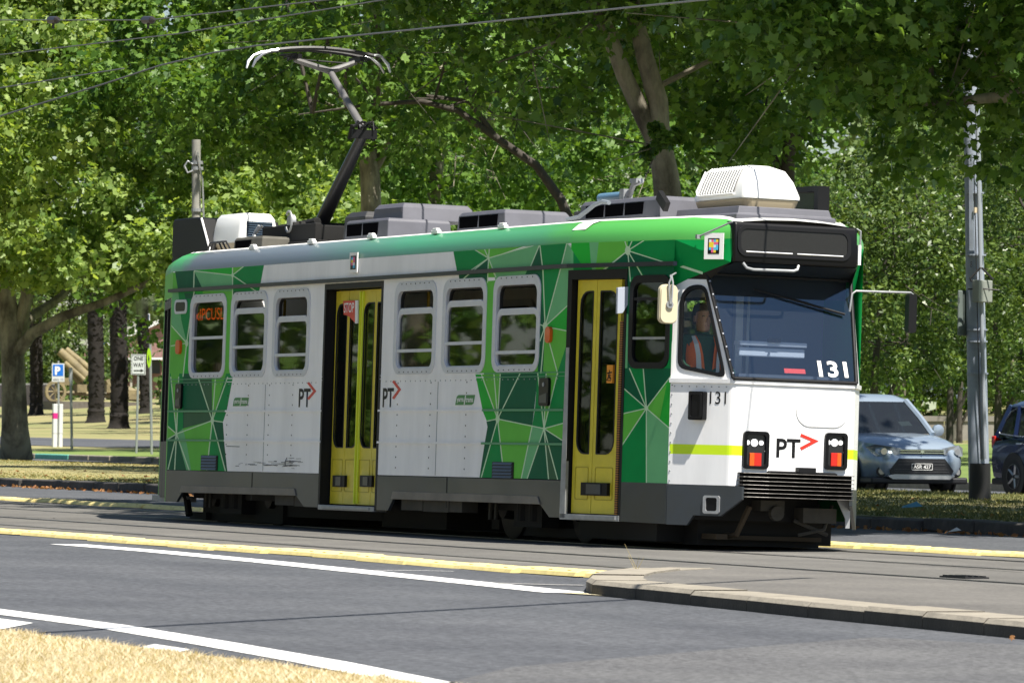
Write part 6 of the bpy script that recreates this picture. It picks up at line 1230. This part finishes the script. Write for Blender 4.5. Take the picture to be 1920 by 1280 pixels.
M_BARK = mat('plane_bark', (.33, .30, .225), .9, col2=(.085, .072, .055), vscale=2.2, bump=.5, bscale=18, stretch=(1, 1, .45), contrast=(.38, .6), detail=6)
M_BARKD = mat('dark_bark', (.07, .06, .05), .95, var=.4, vscale=4, bump=.6, bscale=16, stretch=(1, 1, .4))
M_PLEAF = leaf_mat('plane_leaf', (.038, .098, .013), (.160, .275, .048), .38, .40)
M_PLEAF2 = leaf_mat('plane_leaf_pale_sunlit', (.075, .150, .020), (.350, .460, .140), .46, .40)  # paler leaf, with sunlit sheen whitening put into its colours
M_SLEAF = leaf_mat('small_leaf', (.026, .062, .012), (.150, .215, .052), .28, .38)
M_FLEAF = leaf_mat('far_leaf', (.040, .080, .018), (.10, .15, .030), .30)
def tree(label, cat, trunk, limbs, clumps, per, lsize, m, shape, bark=M_BARK, up=.55, branch_n=14, name='plane_tree', group='plane trees along the verge', fork=None, lod=True, flat=.8):
    base = np.array(trunk[0][0]); t = thing(name, label, cat, tuple(base), group)
    mb = MB(); mb.tube([tuple(np.array(p)-base) for p, r in trunk], [r for p, r in trunk], 14)
    for lm in limbs: mb.tube([tuple(np.array(p)-base) for p, r in lm], [r for p, r in lm], 9)
    tk = mb.build('trunk', bark, t, smooth=True)
    if branch_n:
        mb = MB(); F0 = np.array(fork if fork is not None else trunk[-1][0]); st_ = [F0]+[np.array(lm[k][0])*(1-q)+np.array(lm[k+1][0])*q for lm in limbs+[trunk[len(trunk)//2:]] for k in range(len(lm)-1) for q in (.3, .8) if k > 0]; idx = RNG.choice(len(clumps), min(branch_n, len(clumps)), replace=False)
        for i in idx:
            c = clumps[i][0]; ds = [np.linalg.norm(c-q) for q in st_]; f0 = st_[int(np.argmin(ds))]
            if min(ds) > 3.2: continue
            mid = f0*.45+c*.55+RNG.normal(size=3)*.35; mid[2] += .25*np.linalg.norm(c-f0)*.3; r0 = min(.05, .016*np.linalg.norm(c-f0))
            mb.tube([tuple(f0-base), tuple(mid-base), tuple(c-base)], [r0, r0*.6, .012], 6)
            for _ in range(3):
                e = c+RNG.normal(size=3)*np.array([.9, .9, .6]); mb.tube([tuple(mid*.4+c*.6-base), tuple(e-base)], [.012, .004], 4)
        mb.build('branches', bark, t, smooth=True, kind='stuff')
    P, O = cloud(clumps, per, flat)
    sz = np.full(len(P), lsize)*RNG.uniform(.45, 1.2, len(P))
    if lod:
        w_ = (P-CO)@CD; gx, gy = W/2+F*((P-CO)@CR)/w_, H/2-F*((P-CO)@CU)/w_; og = RNG.random(len(P)) > np.exp(-(((gx-314)/24)**2+((gy-26)/52)**2)**2)*.97; P, O, sz = P[og], O[og], sz[og]
        v = in_view(P, 1.22); keep = v | (RNG.random(len(P)) < .30); sz = np.where(v, sz, sz*2.7); P, O, sz = P[keep], O[keep], sz[keep]  # off-view leaves thinned but enlarged so the unseen crowns shade more
    me = leaf_mesh('crown', P-base, sz, m, shape, up, None, O); o = bpy.data.objects.new('crown', me); COL.objects.link(o); o.parent = t; o['kind'] = 'stuff'
    return t
def D(px, py, d): return at_depth(px, py, d)
def cone_clumps(c, rmax, z0, z1, n, r, zf=.35, rmin=.25):
    out = []
    for _ in range(n):
        z = z0+(z1-z0)*RNG.random()**1.25; k = (z-z0)/(z1-z0); R_ = rmax*(rmin+(1-rmin)*(1-k)**.8)*(.72 if k < .06 else 1); a = RNG.uniform(0, 6.283)
        q = RNG.uniform(.72, 1.04) if RNG.random() < .75 else RNG.uniform(.2, .72); out.append((np.array([c[0]+R_*q*math.cos(a), c[1]+R_*q*math.sin(a), z]), r*RNG.uniform(.6, 1.25)))
    return out
def clumps_px(lst, d, spread, r): return [(D(x, y, d+RNG.uniform(-spread, spread)), r*RNG.uniform(.7, 1.2)) for x, y in lst]
# big left plane tree, lit
d = 141.0; base = ground(30, 858, .14)
T1c = D(110, 330, d); cl = cone_clumps(T1c, 9.0, 4.9, 13.2, 520, .8)
cl += clumps_px([(x, y) for x in range(-20, 420, 46) for y in (455, 500)], d-5, 3, .75)
tree('wide plane tree with mottled trunk and long low limb at the far left', 'tree', [(base, .44), (D(28, 800, d), .34), (D(25, 700, d), .30), (D(22, 640, d), .30), (D(14, 560, d), .22), (D(0, 470, d), .2)],
     [[(D(28, 665, d), .20), (D(60, 625, d-.5), .155), (D(120, 592, d-1), .125), (D(200, 565, d-1.5), .10), (D(300, 520, d-2), .07)], [(D(26, 650, d), .22), (D(50, 560, d), .17), (D(58, 480, d), .12), (D(40, 400, d), .07)], [(D(22, 640, d), .2), (D(50, 600, d+1), .14), (D(110, 560, d+2), .11), (D(170, 500, d+3), .07)]],
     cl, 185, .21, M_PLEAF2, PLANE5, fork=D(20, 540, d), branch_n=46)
# neighbour whose trunk is left of the frame
d = 112.0; c0 = D(-330, 300, d); cl = cone_clumps(c0, 5.6, 5.4, 10.5, 150, .8)
cl += clumps_px([(x, y) for x in range(-10, 200, 60) for y in (60, 150, 250)], d, 2.5, .6)
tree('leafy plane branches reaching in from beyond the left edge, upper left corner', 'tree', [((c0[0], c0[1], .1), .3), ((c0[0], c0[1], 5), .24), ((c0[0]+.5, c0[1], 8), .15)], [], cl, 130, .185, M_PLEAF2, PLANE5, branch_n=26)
# tree behind the pantograph knee
d = 112.0; b = D(698, 800, d); b[2] = .14; cc = D(610, 200, d); cl = cone_clumps(cc, 6.2, 6.7, 11.5, 230, .7)
tree('plane tree with a pale straight trunk right behind the pantograph knee', 'tree', [(b, .27), (D(697, 420, d), .215), (D(694, 330, d), .20), (D(690, 285, d), .19), (D(684, 200, d), .12)], [[(D(695, 330, d), .10), (D(718, 290, d), .09), (D(742, 232, d), .07), (D(700, 150, d), .05)]], cl, 130, .185, M_PLEAF, PLANE8, fork=D(690, 250, d), branch_n=34)
# slimmer trunk to the right of it
d = 150.0; b = D(812, 800, d); b[2] = lawn_z(b[1]); cc = D(850, 250, d); cl = ell_clumps((cc[0], cc[1], 10.2), (4.6, 4.6, 4.2), 110, .85, .4, 7.2)
tree('slim plane trunk standing between the pantograph and the middle of the roof', 'tree', [(b, .20), (D(812, 380, d), .19), (D(822, 290, d), .165), (D(826, 240, d), .13)], [[(D(822, 285, d), .11), (D(852, 258, d), .08), (D(872, 232, d), .06)], [(D(820, 300, d), .1), (D(800, 220, d), .08), (D(770, 120, d), .06)]], cl, 80, .25, M_PLEAF, PLANE5, branch_n=20)
# leaning limb tree
d = 104.0; b = D(1085, 800, d); b[2] = .14; cc = D(860, 130, d); cl = ell_clumps((cc[0], cc[1], 9.6), (4.8, 4.8, 3.3), 150, .70, .4, 6.3)
tree('plane tree leaning left with one long arching limb over the roof boxes', 'tree', [(b, .18), (D(1070, 420, d), .10), (D(1052, 375, d), .092), (D(1005, 310, d), .08), (D(930, 258, d), .07), (D(860, 208, d), .06), (D(790, 190, d), .05), (D(690, 197, d), .03), (D(560, 215, d), .012)], [[(D(930, 258, d), .06), (D(880, 190, d), .05), (D(800, 180, d), .03)]], cl, 95, .18, M_PLEAF, PLANE8, bark=M_BARKD, fork=D(880, 190, d), branch_n=34)
# the near forked tree
d = 75.0; b = D(1262, 800, d); b[2] = .14; cc = D(1150, 60, d); cl = ell_clumps((cc[0], cc[1], 8.3), (4.8, 4.8, 2.6), 170, .62, .35, 5.7)+ell_clumps((cc[0]+3, cc[1], 11.5), (6.5, 6.5, 3.0), 190, 1.1, .2, 9.4)  # second, higher clump set is out of view, added to shade what lies below
cl += clumps_px([(1245, 262), (1215, 285), (1270, 255), (1230, 240)], d-1.5, .4, .13)
tree('nearest plane tree with a thick forked trunk just left of the white air conditioner', 'tree', [(b, .25), (D(1258, 420, d), .20), (D(1248, 330, d), .18), (D(1240, 285, d), .165), (D(1232, 255, d), .135)],
     [[(D(1234, 275, d), .13), (D(1205, 215, d), .13), (D(1170, 140, d), .115), (D(1140, 60, d), .105), (D(1100, -30, d), .11)], [(D(1238, 275, d), .15), (D(1234, 190, d), .14), (D(1210, 110, d), .125), (D(1188, 20, d), .11), (D(1175, -60, d), .12)]], cl, 120, .140, M_PLEAF, PLANE8, fork=D(1190, 100, d), branch_n=44)
# right: close canopy, trunk outside the frame
d = 62.0; b = D(2120, 800, d); b[2] = .14; cc = D(1900, 0, d); cl = ell_clumps((cc[0], cc[1], 7.6), (4.4, 4.4, 3.1), 170, .7, .3, 4.5)+ell_clumps((cc[0]-3, cc[1]+3.5, 11.5), (10.5, 9.5, 3.2), 420, 1.15, .2, 9.0)  # wide upper clump set above the frame, added to darken the verge
pts = [(x+RNG.uniform(-30, 30), y+RNG.uniform(-30, 30)) for x in range(1380, 1960, 62) for y in range(0, 300, 58) if y < 60+.52*(x-1330) and not (1770 < x < 1870 and y > 150)]
cl += clumps_px(pts, d+2, 3.5, .52)
tree('dark close canopy of a plane tree hanging into the upper right corner', 'tree', [(b, .34), (D(2110, 300, d), .26), (D(2080, 120, d), .2)], [[(D(2110, 250, d), .14), (D(1980, 170, d), .09), (D(1800, 190, d+1), .05), (D(1640, 200, d+2), .03)]], cl, 115, .155, M_PLEAF, PLANE8, fork=D(2080, 120, d), branch_n=50)
# tree behind the tram front, unseen upper clumps added to shade the verge
d = 92.0; b = D(1470, 900, d); b[2] = .14; cc = D(1480, 80, d); cl = ell_clumps((cc[0], cc[1], 9.2), (5.0, 5.0, 4.2), 180, .85, .35, 4.7)+ell_clumps((cc[0]+5, cc[1]-2, 12.0), (9, 8, 3.0), 260, 1.15, .2, 9.6)
tree('plane tree behind the tram front, dark crown above the air conditioner', 'tree', [(b, .22), (D(1470, 600, d), .16), (D(1472, 450, d), .14), (D(1480, 250, d), .10)], [[(D(1478, 300, d), .06), (D(1530, 200, d), .05), (D(1600, 120, d), .03)], [(D(1474, 360, d), .07), (D(1440, 260, d), .05), (D(1400, 180, d), .03)]], cl, 85, .21, M_PLEAF, PLANE8, bark=M_BARKD, fork=D(1480, 150, d), branch_n=30)
# second row behind the service road
for px, d, zc, rr_, n, lab in ((430, 165, 7.2, 5.2, 130, 'sunlit tree with low crown behind the rear air conditioner'), (585, 172, 6.6, 4.6, 110, 'sunlit tree behind the foot of the pantograph'), (960, 170, 6.6, 5.0, 120, 'tree with low crown behind the middle roof boxes'), (1130, 160, 6.2, 4.6, 110, 'dark leafy tree behind the front roof boxes'), (1330, 165, 7.4, 5.2, 130, 'tree filling the gap behind the white air conditioner'), (760, 190, 7.0, 5.0, 110, 'tree far behind the slim trunk'), (1690, 196, 6.2, 5.0, 150, 'dense tree behind the small leaved trees, above the silver car'), (1900, 204, 6.8, 5.4, 150, 'dense tree in the far right background behind the grey pole')):
    c = D(px, 600, d); z0 = lawn_z(c[1]); cl = ell_clumps((c[0], c[1], zc), (rr_, rr_, rr_*.95), n, .95, .4, 1.6)
    tree(lab, 'tree', [((c[0], c[1], z0-.1), .22), ((c[0], c[1], 4), .17), ((c[0]+.3, c[1], zc), .1)], [], cl, 95, .20, M_PLEAF, PLANE5, branch_n=14, name='park_tree', group='trees in the park behind the service road')
# small leaved trees on the right
for px, d, zc, rx, rz_, n, tp, zm, lab in ((1660, 122, 4.6, 2.1, 2.7, 210, (1640, 640), 2.3, 'bushy small leaved tree above the silver car roof'), (1745, 152, 6.2, 3.8, 4.0, 330, (1782, 700), 2.5, 'tall small leaved tree between the tram mirror and the grey pole'), (1860, 138, 4.3, 2.6, 2.7, 230, (1872, 700), 2.0, 'yellow green shrub tree right behind the grey pole'), (1955, 130, 5.6, 2.6, 3.9, 230, (1935, 700), 2.0, 'small leaved tree at the right edge above the dark blue car'), (1580, 170, 6.8, 4.2, 4.2, 260, (1560, 700), 2.3, 'small leaved tree hidden mostly behind the tram front'), (1840, 185, 9.5, 5.0, 4.0, 200, (1800, 700), 4.5, 'taller tree rising behind the yellow green shrub tree'), (2090, 140, 5.4, 3.2, 3.6, 190, (2090, 700), 1.8, 'small leaved tree just beyond the right edge of the frame'), (2260, 150, 6.0, 3.8, 4.0, 220, (2250, 700), 2.0, 'second small leaved tree beyond the right edge of the frame')):
    c = D(px, 600, d); z0 = lawn_z(c[1]) if c[1] > 27 else 0; cl = ell_clumps((c[0], c[1], zc), (rx, rx, rz_), int(n*.45), .56, .5, zm)
    tp_ = D(tp[0], tp[1], d); tree(lab, 'tree', [((tp_[0], tp_[1], z0-.1), .11), ((tp_[0], tp_[1], 2.2), .085), (tuple((tp_*.3+c*.7)[:2])+(zc,), .05)], [[((tp_[0], tp_[1], 1.2), .06), ((tp_[0]+.3, tp_[1]+.5, 2.4), .04), ((c[0], c[1]+.8, zc), .02)]], cl, 165, .165, M_SLEAF, OVAL, bark=M_BARKD, branch_n=24, name='small_tree', group='small leaved trees at the right', up=.6)
# low planting in front of the pale building and under the left trees
def hedge(label, c0, c1, z0, z1, n, per, r, ls, m, group=None, depth=2.0):
    c0, c1 = np.array(c0), np.array(c1); t = thing('hedge', label, 'hedge', (c0[0], c0[1], z0), group); cl = []
    for _ in range(n): p = c0+(c1-c0)*RNG.random(); cl.append((np.array([p[0]+RNG.normal()*depth*.5, p[1]+RNG.normal()*depth*.5, RNG.uniform(z0+.3, z1)]), r*RNG.uniform(.7, 1.2)))
    P, O = cloud(cl, per); me = leaf_mesh('foliage', P-np.array([c0[0], c0[1], z0]), ls, m, OVAL, .6, None, O); o = bpy.data.objects.new('foliage', me); COL.objects.link(o); o.parent = t; o['kind'] = 'stuff'
    mb = MB()
    for k in range(8): p = c0+(c1-c0)*(k+.5)/8; mb.tube([(p[0]-c0[0], p[1]-c0[1], 0), (p[0]-c0[0]+.1, p[1]-c0[1], (z1-z0)*.7)], [.05, .02], 5)
    mb.build('stems', M_BARKD, t)
hedge('dark low shrubs along the foot of the pale building', D(1560, 770, 225), D(2000, 770, 225), 1.2, 4.6, 150, 90, .7, .22, M_FLEAF)
hedge('dense green shrubbery in the far left background behind the gun', D(-60, 700, 365), D(175, 690, 372), 2.2, 8.0, 130, 80, 1.3, .42, M_FLEAF, depth=6)
hedge('bright sunlit shrub crown hanging left of the palm trunks', D(40, 640, 310), D(150, 620, 310), 5.9, 9.5, 60, 80, .9, .32, M_SLEAF, depth=4)
# far belt of trees that closes the view
cl = []
for _ in range(1000):
    px = RNG.uniform(-600, 2700); dd = RNG.uniform(425, 520) if px < 330 else RNG.uniform(215, 330); lo = 3.0 if px < 200 else 9.0 if px < 330 else 1.5
    p = D(px, 700, dd); cl.append((np.array([p[0], p[1], RNG.uniform(lo, 19 if px > 380 or px < 250 else 15)]), RNG.uniform(1.2, 2.2)))
P, O = cloud(cl, 62); v = in_view(P, 1.5); P, O = P[v], O[v]
w_ = (P-CO)@CD; gx, gy = W/2+F*((P-CO)@CR)/w_, H/2-F*((P-CO)@CU)/w_; og = (abs(gx-314) > 34) | (gy > 80); P, O = P[og], O[og]
me = leaf_mesh('distant_trees', P, .55, M_FLEAF, PLANE5, .6, None, O); o = bpy.data.objects.new('distant_trees', me); COL.objects.link(o); o['kind'] = 'stuff'
# ---- palms
M_PALMT = mat('palm_trunk', (.018, .0145, .012), .95, var=.5, vscale=5, bump=.6, bscale=10); M_FROND = leaf_mat('palm_frond', (.06, .09, .02), (.13, .14, .045), .25)
def palm(label, bx, by, w, tilt=0.0, h=9.5):
    P, d = lawn_hit(bx, by); t = thing('palm_tree', label, 'palm tree', tuple(P), 'palm trees on the lawn'); r0 = w/F*d/2; mb = MB(); pts, rs = [], []
    n = 60
    for k in range(n+1):
        z = -.2+(h+.2)*k/n; f = (1.38-1.2*z if z < .25 else 1.08 if z < .7 else 1.0) if z < .7 else 1.0-.06*z/h
        pts.append((tilt*z+.06*math.sin(z*.7), .05*math.cos(z*.5), z)); rs.append(r0*f*(1+(.045 if k % 2 else -.03)))
    mb.tube(pts, rs, 18); mb.build('trunk', M_PALMT, t, smooth=30)
    mb = MB(); scale_rng = random.Random(int(bx))
    for k in range(420):
        z = scale_rng.uniform(.3, h); a = scale_rng.uniform(0, 6.283); r_ = r0*(1.0-.06*z/h); c = Vector((tilt*z+.06*math.sin(z*.7)+r_*math.cos(a), .05*math.cos(z*.5)+r_*math.sin(a), z))
        tx = Vector((-math.sin(a), math.cos(a), 0)); o_ = Vector((math.cos(a), math.sin(a), .2)); mb.add([c-tx*.12, c+tx*.12, c+o_*.06+Vector((0, 0, .13))], [(0, 1, 2)])
    mb.build('leaf_bases', M_PALMT, t, kind='stuff')
    VP = []; top = np.array([tilt*h, 0, h]); fr = []
    for k in range(34):
        a = RNG.uniform(0, 6.283); e = RNG.uniform(-.7, 1.2); L = RNG.uniform(2.8, 3.6); pr = top.copy(); dr = np.array([math.cos(a)*math.cos(e), math.sin(a)*math.cos(e), math.sin(e)])
        for s_ in range(14):
            q = pr+dr*L/14; dr = dr+np.array([0, 0, -.11]); dr /= np.linalg.norm(dr); sd_2 = np.cross(dr, (0, 0, 1)); sd_2 /= np.linalg.norm(sd_2)+1e-6
            for sg in (-1, 1): fr.append((pr, q, sg*sd_2, .55*math.sin(.3+2.6*s_/14)))
            pr = q
    mb = MB()
    for a_, b_, s_, l_ in fr:
        for k in (0, .5): p0 = a_*(1-k)+b_*k; p1 = a_*(1-k-.3)+b_*(k+.3); e_ = p1+s_*l_+np.array([0, 0, -.25*l_])+(b_-a_)*.8; mb.add([tuple(p0), tuple(p1), tuple(e_)], [(0, 1, 2)])
    fo = mb.build('fronds', M_FROND, t, kind='stuff', fixn=False)
palm('left one of the two thick dark palm trunks behind the gun', 178, 792, 30)
palm('thicker palm trunk right of the other, nearest the one way sign', 221, 803, 33)
palm('leaning palm trunk behind the one way sign, against the brick house', 272, 775, 22, -.09, 8.0)
palm('dark palm trunk at the far left, just right of the mottled plane trunk', 66, 778, 24, .0, 9.0)
# ---- trees on the near verge, outside the frame, that the tram windows mirror
for i, (x, y, h) in enumerate(((-44, -17, 0), (-62, -20, 1), (-84, -24, 2), (-30, -21, 0), (-19, -23, 1), (-10, -27, 2))):
    cl = ell_clumps((x, y, 5.6+h*.4), (5.2, 5.2, 4.8), 120, 1.15, .5, .9); tree(('broad leafy tree on the near verge, mirrored in the tram windows', 'second leafy tree on the near verge, mirrored in the tram windows', 'farthest leafy tree on the near verge, mirrored in the tram windows', 'leafy tree deepest in the near verge, mirrored in the tram windows', 'leafy tree on the near verge, mirrored in the front door glass', 'tall leafy tree on the near verge, mirrored in the cab side window')[i], 'tree', [((x, y, 0), .3), ((x, y, 4), .2)], [], cl, 26, .42, M_PLEAF, PLANE5, branch_n=8, name='verge_tree', group='trees on the near verge', lod=False)
# ---- grasses
def grass(name, P, h, m, w=.006, lean=.5):
    n = len(P); a = RNG.uniform(0, 6.283, n); hh = h*RNG.uniform(.4, 1.2, n); sx = np.stack([np.cos(a), np.sin(a), np.zeros(n)], 1); L = RNG.normal(size=(n, 3))*lean; L[:, 2] = 1
    tip = P+L*hh[:, None]; V = np.stack([P-sx*w, P+sx*w, tip], 1); me = bpy.data.meshes.new(name); me.vertices.add(n*3); me.vertices.foreach_set('co', V.reshape(-1).astype(np.float32)); me.loops.add(n*3); me.loops.foreach_set('vertex_index', np.arange(n*3, dtype=np.int32)); me.polygons.add(n); me.polygons.foreach_set('loop_start', np.arange(0, n*3, 3, dtype=np.int32)); me.update(calc_edges=True)
    at = me.attributes.new('tint', 'FLOAT', 'FACE'); at.data.foreach_set('value', RNG.uniform(0, 1, n).astype(np.float32)*.85+.15*(np.sin(P[:, 0]*1.3)+np.sin(P[:, 1]*2.1+1))/2); me.materials.append(m); o = bpy.data.objects.new(name, me); COL.objects.link(o); o['kind'] = 'stuff'; return o
M_STRAW = leaf_mat('straw_grass', (.44, .37, .25), (.72, .64, .47), .22, .8)
M_VGRASS = leaf_mat('verge_grass', (.12, .13, .04), (.46, .37, .17), .2, .8)
n = 150000; P = np.stack([RNG.uniform(8, 28.5, n), -13.66-RNG.uniform(0, 1, n)**1.0*3.6, np.full(n, .02)], 1); P[:, 2] += (-13.6-P[:, 1]).clip(0)*.02
P[:, 1] += .05*np.sin(P[:, 0]*5)+.04*np.sin(P[:, 0]*13); v = in_view(P, 1.3); grass('dry_grass', P[v], .036, M_STRAW, .0045, .9)
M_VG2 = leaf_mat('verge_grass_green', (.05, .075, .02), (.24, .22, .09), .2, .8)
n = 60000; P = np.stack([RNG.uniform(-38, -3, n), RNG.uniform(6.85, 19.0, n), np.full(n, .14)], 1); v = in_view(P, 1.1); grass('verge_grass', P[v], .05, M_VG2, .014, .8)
n = 60000; P = np.stack([RNG.uniform(-110, -38, n), RNG.uniform(6.9, 19.0, n), np.full(n, .14)], 1); v = in_view(P, 1.1); grass('verge_grass', P[v], .025, M_VGRASS, .02, .9)
# ---- small things: leaves, litter, drain
M_DEAD = leaf_mat('dead_leaf', (.22, .085, .03), (.34, .17, .06), .2, .7)
for i, (x, y, s_, lab) in enumerate(((1135, 1112, .10, 'largest clump of brown leaves by the island tip'), (1261, 1124, .07, 'orange brown leaf by the kerb, right of the island tip'), (1477, 1144, .09, 'curled dark brown leaf at the middle of the island kerb'), (1592, 1160, .075, 'orange brown leaf near the yellow kerb line, right of the curled one'), (1897, 1206, .04, 'pale leaf lying alone on the road at the right edge'))):
    g = ground(x, y); k = 3 if i == 0 else 1; PP = np.array([(RNG.normal()*.05*(k > 1), RNG.normal()*.05*(k > 1), .035+.015*q) for q in range(k)]); me = leaf_mesh('dead_leaf', PP, s_, M_DEAD, PLANE8, .2); o = bpy.data.objects.new('dead_leaf', me); COL.objects.link(o); o.location = (g[0], g[1], 0); tag(o, lab, 'leaf', 'dead leaves along the island kerb')
n = 700; P = np.stack([RNG.uniform(-62, -2, n), 6.28+RNG.normal(size=n)*.12, np.full(n, .02)], 1); q = np.stack([RNG.uniform(-60, -8, 300), RNG.uniform(7, 15, 300), np.full(300, .15)], 1); me = leaf_mesh('leaf_litter', np.vstack([P, q]), .07, M_DEAD, PLANE5, .9); o = bpy.data.objects.new('leaf_litter', me); COL.objects.link(o); o['kind'] = 'stuff'
g = ground(1690, 953, .2); mb = MB(); mb.add([(0, 0, .01), (.26, -.03, .03), (.28, .09, .02), (.2, .1, .09), (.03, .15, .03)], [(0, 1, 3), (1, 2, 3), (0, 3, 4)]); o = mb.build('litter', mat('litter_blue', (.10, .28, .42), .5)); o.location = tuple(g); o.rotation_euler = (0, 0, 1.2); tag(o, 'scrap of pale blue plastic on the shaded verge grass', 'litter')
g = ground(1772, 1001); mb = MB(); mb.add([(0, 0, .01), (.18, -.05, .03), (.2, .1, .05), (.05, .12, .08)], [(0, 1, 2), (0, 2, 3)]); o = mb.build('litter', mat('litter_white', (.6, .62, .62), .5)); o.location = tuple(g); tag(o, 'scrap of white paper in the gutter below the shaded verge', 'litter')
g = ground(1808, 1083, ZT-.01); mb = MB(); mb.span((-.2, -.10, 0), (.2, .10, .012), 0)
for k in range(4): mb.span((-.18, -.085+.05*k, .012), (.18, -.065+.05*k, .02), 0)
o = mb.build('drain_cover', M_BLACK); o.location = tuple(g); tag(o, 'black drain cover set in the island paving', 'drain cover')
g = ground(1196, 1066, .12); t = thing('weed', 'dry grass stalks growing at the back of the island tip', 'weed', tuple(g)); mb = MB()
for k in range(4): a = RNG.uniform(0, 6.28); l_ = RNG.uniform(.06, .19); mb.tube([(.02*k-.06, 0, 0), (.02*k-.06+l_*.5*math.cos(a), l_*.5*math.sin(a), l_)], [.0022, .001], 4)
mb.build('stalks', mat('straw', (.35, .28, .12), .8), t)
# gutters of the lane: crack lines in the old tram paving
for i, q in enumerate((((0, 990), (300, 1006)), ((430, 1015), (780, 1040)), ((1380, 1035), (1920, 1074)), ((1050, 1040), (1130, 1041)), ((0, 968), (190, 976)))):
    p0, p1 = ground(*q[0]), ground(*q[1]); mb = MB(); N = 14; pts = [p0+(p1-p0)*k/N+np.array([0, RNG.normal()*.03, 0]) for k in range(N+1)]
    for a_, b_ in zip(pts, pts[1:]): mb.add([(a_[0], a_[1]-.012, .010), (b_[0], b_[1]-.012, .010), (b_[0], b_[1]+.012, .010), (a_[0], a_[1]+.012, .010)], [(0, 1, 2, 3)])
    mb.build('paving_crack', mat('tar', (.03, .03, .03), .8), kind='structure')
